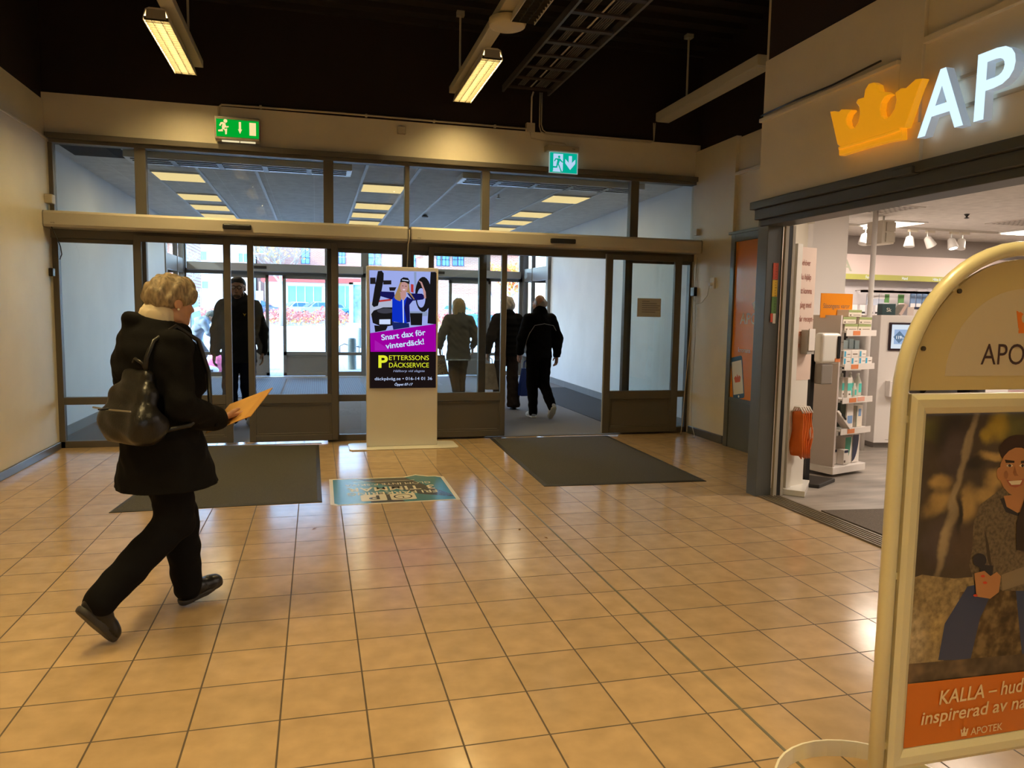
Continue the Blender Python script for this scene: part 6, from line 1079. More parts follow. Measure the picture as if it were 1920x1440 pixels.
def soft(n, base, blobs, noise=0.25, nsc=14, rough=0.35):
    m_ = bpy.data.materials.new('poster_'+n); m_.use_nodes = True; nt = m_.node_tree; b = nt.nodes['Principled BSDF']; b.inputs['Roughness'].default_value = rough; b.inputs['Coat Weight'].default_value = 0.25
    L = nt.links.new; tc = nt.nodes.new('ShaderNodeTexCoord'); nz = nt.nodes.new('ShaderNodeTexNoise'); nz.inputs['Scale'].default_value = nsc; nz.inputs['Detail'].default_value = 4; L(tc.outputs['Object'], nz.inputs['Vector'])
    wv = nt.nodes.new('ShaderNodeVectorMath'); wv.operation = 'MULTIPLY_ADD'; wv.inputs[1].default_value = (0.06, 0, 0.06); L(nz.outputs['Color'], wv.inputs[0]); L(tc.outputs['Object'], wv.inputs[2]); cur = None
    for (x, z, rx, rz, ang, col) in blobs:
        mp = nt.nodes.new('ShaderNodeMapping'); mp.vector_type = 'TEXTURE'; mp.inputs['Location'].default_value = (x+0.03, YS, z+0.03); mp.inputs['Rotation'].default_value = (0, math.radians(ang), 0); mp.inputs['Scale'].default_value = (rx, 1, rz); L(wv.outputs[0], mp.inputs[0])
        ln = nt.nodes.new('ShaderNodeVectorMath'); ln.operation = 'LENGTH'; L(mp.outputs[0], ln.inputs[0]); mr = nt.nodes.new('ShaderNodeMapRange'); mr.interpolation_type = 'SMOOTHSTEP'; mr.inputs[1].default_value = 0.35; mr.inputs[2].default_value = 1.25; mr.inputs[3].default_value = 1; mr.inputs[4].default_value = 0; L(ln.outputs['Value'], mr.inputs[0])
        mx = nt.nodes.new('ShaderNodeMix'); mx.data_type = 'RGBA'; L(mr.outputs[0], mx.inputs[0]); mx.inputs[7].default_value = (*col, 1)
        if cur is None: mx.inputs[6].default_value = (*base, 1)
        else: L(cur, mx.inputs[6])
        cur = mx.outputs[2]
    fm = nt.nodes.new('ShaderNodeMapRange'); fm.inputs[1].default_value = 0.3; fm.inputs[2].default_value = 0.7; fm.inputs[3].default_value = 1-noise; fm.inputs[4].default_value = 1+noise; L(nz.outputs['Fac'], fm.inputs[0])
    ml = nt.nodes.new('ShaderNodeMix'); ml.data_type = 'RGBA'; ml.blend_type = 'MULTIPLY'; ml.inputs[0].default_value = 1; L(cur, ml.inputs[6]); L(fm.outputs[0], ml.inputs[7]); L(ml.outputs[2], b.inputs['Base Color']); return m_
PU, DK_, TN, YL, OL, BI = (0.085, 0.062, 0.060), (0.040, 0.030, 0.024), (0.44, 0.29, 0.11), (0.36, 0.25, 0.035), (0.13, 0.12, 0.035), (0.34, 0.26, 0.16)
PM['bgu'] = PM['bgl'] = soft('forest', (0.075, 0.055, 0.038), [(1.72, 1.15, .05, .05, 0, OL), (1.78, 1.13, .07, .08, 0, DK_), (1.80, 1.07, .06, .10, 0, PU), (1.76, 0.99, .04, .03, 0, TN), (2.00, 1.155, .075, .045, 0, OL), (1.955, 1.150, .05, .045, 0, YL), (1.915, 1.12, .03, .03, 0, YL), (1.96, 1.06, .09, .018, 0, TN), (1.88, 1.04, .05, .03, 0, DK_), (1.96, 0.99, .05, .03, 0, TN), (2.02, 1.02, .05, .03, 0, OL),
    (1.76, 0.925, .065, .035, -25, TN), (1.86, 0.92, .05, .055, 0, TN), (1.93, 0.95, .05, .03, 0, TN), (1.77, 0.80, .09, .085, 0, PU), (1.87, 0.79, .08, .08, 0, (0.10, 0.065, 0.045)), (1.74, 0.68, .08, .05, 0, DK_), (1.845, 1.10, .016, .13, 14, BI), (1.815, 0.95, .018, .11, 8, BI), (1.79, 0.80, .020, .12, 12, BI), (1.835, 0.90, .012, .08, 0, DK_), (2.15, 1.1, .12, .15, 0, OL), (2.25, 0.95, .15, .12, 0, TN)], 0.22, 11)
PM['fur'] = soft('fur', (0.30, 0.22, 0.11), [(1.70, .52, .06, .10, 0, (0.44, 0.35, 0.22)), (1.73, .40, .05, .05, 0, (0.42, 0.33, 0.24)), (1.80, .55, .05, .05, 0, (0.40, 0.29, 0.13)), (1.84, .50, .04, .10, 0, (0.16, 0.10, 0.045))], 0.45, 48)
def clipx(poly):
    def cl(P, f, g):
        out = []
        for i in range(len(P)):
            a, b = P[i-1], P[i]; fa, fb_ = f(a), f(b)
            if (fa >= 0) != (fb_ >= 0): t_ = fa/(fa-fb_); out.append((a[0]+(b[0]-a[0])*t_, a[1]+(b[1]-a[1])*t_))
            if fb_ >= 0: out.append(b)
        return out
    for f in (lambda p: p[0]-px0, lambda p: px1-p[0], lambda p: p[1]-pz0, lambda p: pz1-p[1]):
        poly = cl(poly, f, None)
        if len(poly) < 3: return None
    return poly
PD = []
for c, poly in [ ('bgu',[(1.684, 1.196), (2.127, 1.19), (2.153, 0.748), (1.679, 0.78)]), ('bgl',[(1.679, 0.78), (2.153, 0.748), (2.173, 0.352), (1.669, 0.389)]), ('yel',[(1.981, 1.151), (1.979, 1.141), (1.971, 1.132), (1.958, 1.126), (1.941, 1.123), (1.924, 1.124), (1.907, 1.127), (1.892, 1.134), (1.883, 1.143), (1.879, 1.153), (1.881, 1.163), (1.889, 1.171), (1.902, 1.177), (1.918, 1.18), (1.936, 1.18), (1.953, 1.176), (1.967, 1.169), (1.977, 1.16)]), ('yel',[(1.924, 1.133), (1.922, 1.126), (1.918, 1.121), (1.91, 1.117), (1.9, 1.115), (1.889, 1.115), (1.878, 1.117), (1.87, 1.122), (1.864, 1.128), (1.861, 1.134), (1.863, 1.141), (1.867, 1.146), (1.875, 1.15), (1.885, 1.152), (1.896, 1.152), (1.906, 1.15), (1.915, 1.145), (1.921, 1.139)]), ('tan',[(1.803, 0.972), (1.809, 0.958), (1.805, 0.943), (1.795, 0.93), (1.778, 0.919), (1.758, 0.914), (1.737, 0.914), (1.719, 0.92), (1.707, 0.931), (1.702, 0.944), (1.705, 0.959), (1.716, 0.972), (1.732, 0.983), (1.753, 0.988), (1.773, 0.988), (1.791, 0.982)]), ('tan',[(1.926, 0.943), (1.924, 0.927), (1.917, 0.912), (1.904, 0.902), (1.888, 0.897), (1.87, 0.898), (1.853, 0.905), (1.839, 0.916), (1.829, 0.931), (1.824, 0.948), (1.826, 0.964), (1.833, 0.978), (1.846, 0.988), (1.862, 0.993), (1.879, 0.993), (1.896, 0.986), (1.911, 0.975), (1.921, 0.96)]), ('tan',[(1.997, 1.07), (1.993, 1.065), (1.979, 1.062), (1.958, 1.06), (1.933, 1.059), (1.905, 1.06), (1.88, 1.062), (1.859, 1.066), (1.845, 1.07), (1.84, 1.075), (1.844, 1.079), (1.857, 1.082), (1.878, 1.085), (1.903, 1.085), (1.93, 1.084), (1.956, 1.082), (1.978, 1.079), (1.992, 1.074)]), ('tan',[(1.811, 0.988), (1.81, 0.982), (1.805, 0.976), (1.797, 0.972), (1.787, 0.971), (1.777, 0.971), (1.766, 0.974), (1.758, 0.978), (1.752, 0.984), (1.75, 0.991), (1.751, 0.997), (1.756, 1.003), (1.764, 1.007), (1.773, 1.009), (1.784, 1.008), (1.794, 1.006), (1.803, 1.001), (1.809, 0.995)]), ('tan',[(2.012, 0.98), (2.01, 0.971), (2.002, 0.964), (1.989, 0.958), (1.973, 0.956), (1.956, 0.957), (1.939, 0.961), (1.925, 0.967), (1.916, 0.975), (1.912, 0.984), (1.914, 0.993), (1.922, 1.0), (1.935, 1.006), (1.951, 1.008), (1.968, 1.007), (1.985, 1.004), (1.999, 0.997), (2.008, 0.989)]), ('pur',[(1.863, 0.817), (1.86, 0.795), (1.849, 0.776), (1.829, 0.763), (1.804, 0.757), (1.777, 0.758), (1.752, 0.768), (1.73, 0.784), (1.715, 0.804), (1.709, 0.826), (1.712, 0.848), (1.723, 0.866), (1.742, 0.88), (1.766, 0.886), (1.793, 0.884), (1.819, 0.875), (1.841, 0.86), (1.856, 0.839)]), ('pur',[(1.964, 0.794), (1.962, 0.774), (1.953, 0.758), (1.939, 0.746), (1.92, 0.74), (1.899, 0.742), (1.879, 0.75), (1.862, 0.764), (1.85, 0.782), (1.845, 0.802), (1.847, 0.821), (1.855, 0.837), (1.87, 0.849), (1.889, 0.855), (1.909, 0.854), (1.929, 0.846), (1.946, 0.832), (1.959, 0.814)]), ('grn',[(1.734, 1.156), (1.732, 1.15), (1.727, 1.144), (1.718, 1.14), (1.707, 1.138), (1.696, 1.139), (1.685, 1.141), (1.675, 1.145), (1.669, 1.151), (1.667, 1.158), (1.668, 1.164), (1.674, 1.169), (1.682, 1.173), (1.693, 1.175), (1.704, 1.175), (1.716, 1.173), (1.725, 1.168), (1.731, 1.162)]), ('birch',[(1.839, 1.193), (1.868, 1.193), (1.844, 1.075), (1.818, 0.996), (1.816, 0.868), (1.802, 0.74), (1.763, 0.742), (1.782, 0.902), (1.786, 1.029), (1.819, 1.091)]), ('fur',[(1.677, 0.708), (1.718, 0.717), (1.776, 0.706), (1.835, 0.696), (1.904, 0.696), (1.918, 0.649), (1.847, 0.555), (1.818, 0.442), (1.773, 0.4), (1.675, 0.404)]), ('furd',[(1.858, 0.653), (2.165, 0.629), (2.182, 0.365), (1.861, 0.4)]), ('smoke',[(1.761, 0.547), (1.761, 0.519), (1.756, 0.494), (1.747, 0.477), (1.735, 0.468), (1.722, 0.47), (1.709, 0.481), (1.697, 0.5), (1.688, 0.526), (1.684, 0.554), (1.684, 0.582), (1.689, 0.606), (1.697, 0.623), (1.709, 0.632), (1.722, 0.631), (1.735, 0.62), (1.747, 0.601), (1.756, 0.575)]), ('smoke',[(1.817, 0.434), (1.815, 0.419), (1.808, 0.407), (1.797, 0.398), (1.782, 0.395), (1.765, 0.397), (1.75, 0.403), (1.736, 0.415), (1.727, 0.428), (1.723, 0.444), (1.725, 0.458), (1.732, 0.47), (1.743, 0.479), (1.758, 0.482), (1.774, 0.481), (1.79, 0.474), (1.803, 0.463), (1.813, 0.449)]), ('jean',[(1.886, 0.668), (1.936, 0.672), (1.982, 0.647), (1.942, 0.563), (1.918, 0.435), (1.798, 0.447), (1.812, 0.559)]), ('jean',[(2.07, 0.645), (2.183, 0.661), (2.189, 0.402), (2.121, 0.41)]), ('ground',[(1.668, 0.448), (2.176, 0.425), (2.176, 0.365), (1.669, 0.389)]), ('sweat',[(1.892, 0.782), (1.89, 0.864), (1.912, 0.919), (1.988, 0.965), (2.13, 0.958), (2.165, 0.632), (2.019, 0.644), (1.98, 0.669), (1.907, 0.683), (1.886, 0.734)]), ('sweatd',[(1.931, 0.845), (1.953, 0.745), (1.977, 0.702), (1.952, 0.795)]), ('sweat2',[(2.01, 0.695), (2.155, 0.728), (2.161, 0.672), (2.019, 0.644)]), ('collar',[(1.981, 0.932), (2.007, 0.89), (2.053, 0.875), (2.097, 0.885), (2.091, 0.944)]), ('skin',[(1.994, 0.94), (2.091, 0.944), (2.092, 0.894), (2.052, 0.885), (2.009, 0.906)]), ('hair',[(2.118, 1.074), (2.115, 1.057), (2.103, 1.043), (2.084, 1.033), (2.059, 1.028), (2.032, 1.029), (2.007, 1.035), (1.985, 1.047), (1.971, 1.062), (1.964, 1.079), (1.967, 1.095), (1.979, 1.109), (1.998, 1.12), (2.022, 1.125), (2.049, 1.124), (2.075, 1.118), (2.097, 1.106), (2.112, 1.091)]), ('skin',[(2.117, 1.008), (2.115, 0.983), (2.105, 0.96), (2.087, 0.944), (2.064, 0.936), (2.038, 0.937), (2.013, 0.947), (1.992, 0.965), (1.978, 0.988), (1.971, 1.014), (1.973, 1.039), (1.983, 1.061), (2.0, 1.077), (2.023, 1.086), (2.048, 1.085), (2.073, 1.075), (2.094, 1.058), (2.11, 1.035)]), ('skin',[(1.981, 1.009), (1.981, 1.002), (1.98, 0.996), (1.978, 0.992), (1.975, 0.99), (1.971, 0.99), (1.968, 0.992), (1.965, 0.997), (1.962, 1.003), (1.961, 1.01), (1.961, 1.016), (1.962, 1.022), (1.965, 1.026), (1.968, 1.028), (1.971, 1.028), (1.975, 1.026), (1.978, 1.021), (1.98, 1.015)]), ('dark',[(1.987, 1.051), (2.024, 1.046), (2.024, 1.04), (1.992, 1.041)]), ('dark',[(2.048, 1.045), (2.08, 1.047), (2.081, 1.039), (2.049, 1.037)]), ('white',[(2.019, 1.032), (2.017, 1.029), (2.011, 1.028), (2.004, 1.028), (1.997, 1.03), (1.995, 1.033), (1.997, 1.035), (2.003, 1.036), (2.01, 1.036), (2.016, 1.034)]), ('dark',[(2.013, 1.032), (2.012, 1.029), (2.009, 1.028), (2.006, 1.028), (2.003, 1.03), (2.001, 1.032), (2.002, 1.035), (2.005, 1.037), (2.008, 1.036), (2.011, 1.035)]), ('white',[(2.068, 1.03), (2.066, 1.028), (2.06, 1.026), (2.052, 1.026), (2.046, 1.028), (2.043, 1.031), (2.045, 1.033), (2.051, 1.035), (2.059, 1.034), (2.065, 1.033)]), ('dark',[(2.061, 1.03), (2.06, 1.028), (2.058, 1.026), (2.054, 1.026), (2.051, 1.028), (2.05, 1.031), (2.051, 1.033), (2.053, 1.035), (2.057, 1.035), (2.06, 1.033)]), ('shade',[(2.025, 1.033), (2.021, 1.01), (2.028, 1.0), (2.044, 1.0), (2.036, 1.007)]), ('shade',[(2.004, 1.005), (2.003, 0.997), (1.999, 0.992), (1.994, 0.993), (1.99, 0.998), (1.988, 1.005), (1.988, 1.013), (1.992, 1.017), (1.997, 1.017), (2.001, 1.012)]), ('lip',[(1.997, 0.99), (2.032, 0.984), (2.066, 0.991), (2.058, 0.97), (2.034, 0.964), (2.013, 0.97)]), ('white',[(2.006, 0.985), (2.058, 0.986), (2.051, 0.973), (2.019, 0.973)]), ('dark',[(2.129, 0.975), (2.075, 0.936), (2.049, 0.855), (2.057, 0.771), (2.153, 0.748)]), ('mug',[(1.947, 0.746), (1.946, 0.738), (1.942, 0.732), (1.935, 0.728), (1.927, 0.726), (1.918, 0.727), (1.909, 0.73), (1.902, 0.735), (1.897, 0.742), (1.895, 0.749), (1.896, 0.757), (1.9, 0.763), (1.906, 0.767), (1.914, 0.769), (1.923, 0.768), (1.932, 0.765), (1.939, 0.76), (1.944, 0.753)]), ('mug',[(1.922, 0.734), (1.974, 0.727), (1.974, 0.686), (1.931, 0.684)]), ('skin',[(1.905, 0.708), (1.942, 0.713), (1.966, 0.695), (1.989, 0.706), (2.006, 0.692), (2.003, 0.642), (1.972, 0.624), (1.919, 0.635)]), ('nail',[(1.945, 0.696), (1.945, 0.695), (1.944, 0.694), (1.942, 0.693), (1.939, 0.693), (1.936, 0.693), (1.934, 0.694), (1.931, 0.695), (1.93, 0.696), (1.929, 0.697), (1.93, 0.699), (1.931, 0.7), (1.933, 0.701), (1.936, 0.701), (1.938, 0.701), (1.941, 0.7), (1.943, 0.699), (1.945, 0.698)]), ('nail',[(1.955, 0.676), (1.955, 0.674), (1.954, 0.673), (1.952, 0.672), (1.949, 0.672), (1.946, 0.672), (1.944, 0.673), (1.941, 0.674), (1.94, 0.675), (1.939, 0.677), (1.94, 0.678), (1.941, 0.679), (1.943, 0.68), (1.945, 0.68), (1.948, 0.68), (1.951, 0.679), (1.953, 0.678), (1.955, 0.677)]), ('nail',[(1.923, 0.638), (1.923, 0.637), (1.921, 0.636), (1.919, 0.635), (1.917, 0.635), (1.914, 0.635), (1.911, 0.636), (1.909, 0.637), (1.907, 0.638), (1.907, 0.64), (1.907, 0.641), (1.908, 0.642), (1.911, 0.643), (1.913, 0.643), (1.916, 0.643), (1.919, 0.642), (1.921, 0.641), (1.922, 0.64)]), ('orange',[(1.669, 0.387), (2.182, 0.372), (2.192, 0.17), (1.67, 0.175)]),]:
    if c in ('yel', 'tan', 'pur', 'grn', 'birch', 'smoke'): continue
    if c in ('bgu', 'bgl', 'orange', 'ground', 'furd'): poly = [((px1+0.02) if x > 2.12 else (x-0.03 if x < 1.72 else x), (z-0.03 if z < 0.2 else z)) for x, z in poly]
    q = clipx(poly)
    if q: PD.append((c, q))
post = bx('poster_sheet', pm('paper', (0.5, 0.4, 0.25)), px0-0.01, px1+0.01, YS-0.003, YS-0.002, pz0-0.01, pz1+0.01, A)
art('poster_picture', PD, PM, post, (0, YS-0.0032, 0), (1, 0, 0), (0, 0, 1), (0, -1, 0), 0, 0.00012)
TC = pm('text_cream', (0.85, 0.66, 0.40)); tr_ = math.radians(1.0); tu = (math.cos(tr_), 0, math.sin(tr_)); tv = (0, 0, 1)
MB().text('KALLA – hudvård', (1.806, YS-0.0105, 0.309), tu, tv, (0, -1, 0), h=0.046, wid=0.42, off=0.012, shear=0.12).build('lettering', TC, post); MB().text('inspirerad av naturen', (1.745, YS-0.0105, 0.253), tu, tv, (0, -1, 0), h=0.043, wid=0.53, off=0.012, shear=0.12).build('lettering', TC, post); MB().text('APOTEK', (1.933, YS-0.0105, 0.196), tu, tv, (0, -1, 0), h=0.024, wid=0.122, off=0.008).build('lettering', TC, post)
MB().prism([(x*0.30, z*0.36) for x, z in CR2], (1.909, YS-0.0105, 0.194), (1, 0, 0), tv, (0, -1, 0), 0, 0.0002).build('crown_mark', TC, post)

# ================================================================== PEOPLE (local axes: x = right hand side, y = forwards, z = up)
def vec(*a): return np.array(a, float)
def rotm(yaw=0, pitch=0, roll=0):       # head turn: yaw to the right, pitch down, roll
    m = Matrix.Rotation(math.radians(-yaw), 3, 'Z') @ Matrix.Rotation(math.radians(-pitch), 3, 'X') @ Matrix.Rotation(math.radians(roll), 3, 'Y'); return np.array(m)
def head_prims(c, M, s=1.0, nose=1.0):
    h = lambda x, y, z: c+M@vec(x, y, z)*s
    E = lambda p, r, k=0.03, sub=False: El(h(*p), vec(*r)*s, k, M.T, sub)
    P = [E((0, -0.012, 0.03), (0.076, 0.096, 0.088)), E((0, 0.028, -0.04), (0.060, 0.068, 0.076), 0.04), E((0, 0.064, -0.094), (0.027, 0.025, 0.022), 0.03), C(h(-0.05, 0.0, -0.075), h(0, 0.055, -0.09), 0.022*s, 0.022*s, 0.03), C(h(0.05, 0.0, -0.075), h(0, 0.055, -0.09), 0.022*s, 0.022*s, 0.03),
         E((0.04, 0.058, -0.028), (0.024, 0.022, 0.024)), E((-0.04, 0.058, -0.028), (0.024, 0.022, 0.024)), C(h(-0.036, 0.080, 0.026), h(0.036, 0.080, 0.026), 0.011*s, None, 0.02),
         E((0.032, 0.100, 0.007), (0.018, 0.014, 0.011), 0.012, True), E((-0.032, 0.100, 0.007), (0.018, 0.014, 0.011), 0.012, True),
         C(h(0, 0.088, 0.015), h(0, 0.112*nose+0.088*(1-nose), -0.028), 0.007*s, 0.0125*s, 0.012), C(h(-0.012, 0.095, -0.034), h(0.012, 0.095, -0.034), 0.009*s, None, 0.01),
         E((0, 0.089, -0.058), (0.022, 0.010, 0.006), 0.008), E((0, 0.087, -0.069), (0.019, 0.010, 0.007), 0.008), E((0, 0.098, -0.0635), (0.022, 0.006, 0.0018), 0.004, True),
         E((0.078, -0.012, -0.004), (0.011, 0.026, 0.034), 0.012), E((-0.078, -0.012, -0.004), (0.011, 0.026, 0.034), 0.012)]
    return P
def hand_prims(w, d, n, th, s=1.0, curl=(0.35, 0.4, 0.45, 0.5), thumb_up=0.35):
    d = vec(*d); d = d/np.linalg.norm(d); n = vec(*n); n = n-d*(n@d); n = n/np.linalg.norm(n); l = np.cross(n, d)*th   # l points to the thumb side
    w = np.array(w, float); P = []
    for off, ln, cu in zip((0.030, 0.010, -0.011, -0.030), (0.070, 0.078, 0.072, 0.056), curl):
        kn = w+d*0.088*s+l*off*s; P.append(C(w+l*off*0.6*s, kn, 0.016*s, 0.0115*s, 0.014))
        p = kn; a = cu*0.5
        for q, r0, r1 in ((0.45, 0.0095, 0.009), (0.30, 0.009, 0.0085), (0.25, 0.0085, 0.0072)):
            e = p+(d*math.cos(a)+n*math.sin(a))*ln*q*s; P.append(C(p, e, r0*s, r1*s, 0.003)); p = e; a += cu
    b = w+d*0.028*s+l*0.028*s; e = b+(d*0.65+l*0.62-n*0*0.1+n*thumb_up)*0.045*s; e2 = e+(d*0.9+l*0.22+n*thumb_up*0.6)*0.034*s
    P += [C(w+d*0.01*s, b, 0.018*s, 0.0145*s, 0.012), C(b, e, 0.0135*s, 0.0105*s, 0.008), C(e, e2, 0.0105*s, 0.0085*s, 0.004)]
    return P
def std(H):
    s = H/1.7; J = {'s': s}
    for k, v in dict(pelvis=(0, 0, .93), waist=(0, 0, 1.07), chest=(0, 0.0, 1.27), neck=(0, -.01, 1.44), head=(0, .025, 1.575)).items(): J[k] = vec(*v)*s
    for sd, x in (('L', -1), ('R', 1)):
        for k, v in dict(hip=(.09, 0, .90), knee=(.095, .02, .49), ank=(.10, -.02, .085), heel=(.10, -.07, 0.0), toe=(.115, .19, 0.0), sh=(.165, -.01, 1.365), el=(.215, -.03, 1.09), wr=(.235, .04, .85)).items(): J[k+sd] = vec(v[0]*x, v[1], v[2])*s
        J['hd'+sd] = ((0.05*x, 0.25, -1), (-x, 0, 0.0))
    J['M'] = rotm(); return J
SKIN = mat('skin_warm', (0.52, 0.28, 0.17), 0.5, vary=0.06, vscale=40); SKIN2 = mat('skin_tan', (0.34, 0.19, 0.12), 0.5, vary=0.06, vscale=40)
def body(t, J, skin, h=0.009, fine=False):
    s = J['s']; P = head_prims(J['head'], J['M'], s)
    hb = J['head']+J['M']@vec(0, -.02, -.06)*s
    P += [C(J['neck']-vec(0, 0, .03), hb, 0.056*s, 0.052*s, 0.02), C(J['chest'], J['neck']-vec(0, 0, .03), 0.10*s, 0.055*s, 0.05), C(J['pelvis'], J['chest'], 0.10*s, 0.11*s, 0.05, ((0, 1, 0), 0.8))]
    for sd, x in (('L', -1), ('R', 1)):
        P += [C(J['hip'+sd], J['knee'+sd], 0.070*s, 0.046*s, 0.03), C(J['knee'+sd], J['ank'+sd], 0.046*s, 0.032*s, 0.02), C(J['ank'+sd], (J['heel'+sd]*0.5+J['toe'+sd]*0.5)*0.6+J['ank'+sd]*0.4+vec(0, 0, .02), 0.028*s, 0.016*s, 0.02), C(J['chest']+vec(0.05*x, 0, .06)*s, J['sh'+sd], 0.06*s, 0.05*s, 0.03), C(J['sh'+sd], J['el'+sd], 0.045*s, 0.036*s, 0.02), C(J['el'+sd], J['wr'+sd], 0.036*s, 0.025*s, 0.015)]
        d, n = J['hd'+sd]; P += hand_prims(J['wr'+sd], d, n, J.get('th'+sd, -x), s, J.get('curl'+sd, (0.4, 0.45, 0.5, 0.55)))
    return sdf_mesh('body', P, h, skin, t)
def jacket(t, J, m, hem, name='jacket', puff=0.0, h=0.011, dispf=None, flare=0.0, collar=0.07, shw=0.0, extra=(), cuts=()):
    s = J['s']; wp = np.array([0, 0.0, hem])
    P = [C(vec(J['pelvis'][0], J['pelvis'][1], hem-0.05), J['waist'], (0.165+flare)*s+puff, 0.150*s+puff, 0.05, ((0, 1, 0), 0.74)), C(J['waist'], J['chest'], 0.150*s+puff, 0.168*s+puff, 0.05, ((0, 1, 0), 0.74)), C(J['neck']-vec(0, 0, .045), J['shL']-vec(-.01, 0, .012)*s, 0.076*s+puff*0.4, 0.062*s+puff*0.4, 0.04), C(J['neck']-vec(0, 0, .045), J['shR']-vec(.01, 0, .012)*s, 0.076*s+puff*0.4, 0.062*s+puff*0.4, 0.04), C(J['chest']+vec(0, 0, .08)*s, J['neck'], 0.11*s+puff, collar*s, 0.05), C(J['neck']-vec(0, 0, .02), J['neck']+vec(0, -.005, .025)*s, (collar+0.006)*s, None, 0.02)]
    for sd in 'LR':
        wd = J['wr'+sd]-J['el'+sd]; P += [C(J['sh'+sd], J['el'+sd], 0.070*s+puff*0.6, 0.058*s+puff*0.6, 0.035), C(J['el'+sd], J['wr'+sd]-wd*0.06, 0.058*s+puff*0.6, 0.046*s+puff*0.3, 0.025)]
    P += list(extra)
    return sdf_mesh(name, P, h, m, t, cuts=[((0, 0, -1), -hem)]+list(cuts), disp=dispf)
FOLD = lambda a: (lambda X, Y, Z: a*(np.sin(X*23+Z*31+Y*9)*np.sin(Y*27-Z*19+1.3)+0.6*np.sin(Z*67+X*31)*np.sin(X*45-Y*38)))
def trousers(t, J, m, r0=0.098, r1=0.078, r2=0.066, h=0.011, name='trousers', up=0.05):
    s = J['s']; P = [El(J['pelvis']-vec(0, 0, .01), (0.165*s, 0.115*s, 0.13*s), 0.05)]
    for sd in 'LR': e = J['ank'+sd]+vec(0, 0, -0.015)*s; P += [C(J['hip'+sd], J['knee'+sd], r0*s, r1*s, 0.03), C(J['knee'+sd], e, r1*s, r2*s, 0.025)]
    return sdf_mesh(name, P, h, m, t, cuts=[((0, 0, -1), -0.035)], disp=FOLD(0.004))
def shoe(t, heel, toe, m, sole_m, n=(0, 0, 1), s=1.0, h=0.007, name='shoe', sole_h=0.022, ank=None):
    heel, toe, n = np.array(heel, float), np.array(toe, float), vec(*n); n = n/np.linalg.norm(n); d = toe-heel; L = np.linalg.norm(d); d = d/L; n = n-d*(n@d); n = n/np.linalg.norm(n)
    P = [C(heel+d*0.04+n*0.05, heel+d*0.10+n*0.055, 0.036*s, 0.040*s, 0.03), C(heel+d*0.10+n*0.05, toe-d*0.05+n*0.03, 0.042*s, 0.040*s, 0.03), C(toe-d*0.07+n*0.03, toe-d*0.035+n*0.028, 0.042*s, 0.030*s, 0.02), C(heel+d*0.045+n*0.06, heel+d*0.06+n*0.10, 0.036*s, 0.038*s, 0.03)]
    o = sdf_mesh(name, P, h, m, t, cuts=[(tuple(-n), float(-(n@heel)-sole_h*0.7))])
    Q = [C(heel+d*0.035+n*0.02, toe-d*0.12+n*0.02, 0.038*s, 0.040*s, 0.02), C(toe-d*0.12+n*0.02, toe-d*0.035+n*0.022, 0.044*s, 0.034*s, 0.02)]
    so = sdf_mesh('sole', Q, h, sole_m, o, cuts=[(tuple(-n), float(-(n@heel))), (tuple(n), float(n@heel)+sole_h)])
    return o
def eyes(t, J, iris=(0.06, 0.04, 0.03)):
    s = J['s']
    for x in (-1, 1):
        c = J['head']+J['M']@vec(0.031*x, 0.084, 0.007)*s; e = MB().sphere(tuple(c), 0.0115*s, 8).build('eye', mat('eye_white', (0.7, 0.68, 0.64), 0.2), t, smooth=True, local=True)
        c = J['head']+J['M']@vec(0.031*x, 0.092, 0.007)*s; MB().sphere(tuple(c), 0.0055*s, 6).build('iris', mat('iris_%d' % int(iris[0]*100), iris, 0.2), e, smooth=True, local=True)
def hair(t, J, prims, m, h=0.007, amp=0.004, freq=120, subs=(), name='hair'):
    s = J['s']; P = [El(J['head']+J['M']@vec(*p)*s, vec(*r)*s, 0.03, J['M'].T) for p, r in prims]+[El(J['head']+J['M']@vec(*p)*s, vec(*r)*s, 0.012, J['M'].T, True) for p, r in subs]
    return sdf_mesh(name, P, h, m, t, disp=lambda X, Y, Z: amp*(np.sin(X*freq+Y*freq*0.55+2.0*np.sin(Z*31))+0.7*np.sin(Y*freq*0.8-X*freq*0.6+2.5*np.sin(Z*24+X*13))))
BLK = mat('cloth_black', (0.0065, 0.006, 0.006), 0.9, bump=0.15, bscale=220, spec=0.12); BLK2 = mat('cloth_black_trousers', (0.006, 0.0055, 0.006), 0.9, spec=0.1); LEA = mat('leather_black', (0.009, 0.008, 0.0075), 0.34, bump=0.12, bscale=120, spec=0.4)
def place_person(name, x, y, head, label): return thing(name, (x, y, 0), label, 'person', None, math.radians(-head))

# ---------------------------------------------------------------- woman with the envelope
WX, WY, WH = -0.700, 3.71, 45.0
W = place_person('person', WX, WY, WH, 'short haired woman in a long black coat walking with an envelope')
J = std(1.62); s = J['s']
J.update(pelvis=vec(0, 0, .86), waist=vec(0, -.01, 1.0), chest=vec(0, -.02, 1.20), neck=vec(0, .01, 1.36), head=vec(.01, .065, 1.488), M=rotm(4, 6, 0), shL=vec(-.15, -.01, 1.30), shR=vec(.15, -.015, 1.295), elL=vec(-.20, -.03, 1.03), wrL=vec(-.19, .12, .84), elR=vec(.215, -.045, 1.03), wrR=vec(.175, .175, .945),
         hipL=vec(-.08, 0, .83), hipR=vec(.08, 0, .83), kneeR=vec(.07, .01, .47), ankR=vec(.06, -.345, .225), heelR=vec(.055, -.445, .195), toeR=vec(.055, -.295, -.002), kneeL=vec(-.055, .125, .455), ankL=vec(-.045, .155, .11), heelL=vec(-.045, .11, 0.008), toeL=vec(-.05, .36, .045))
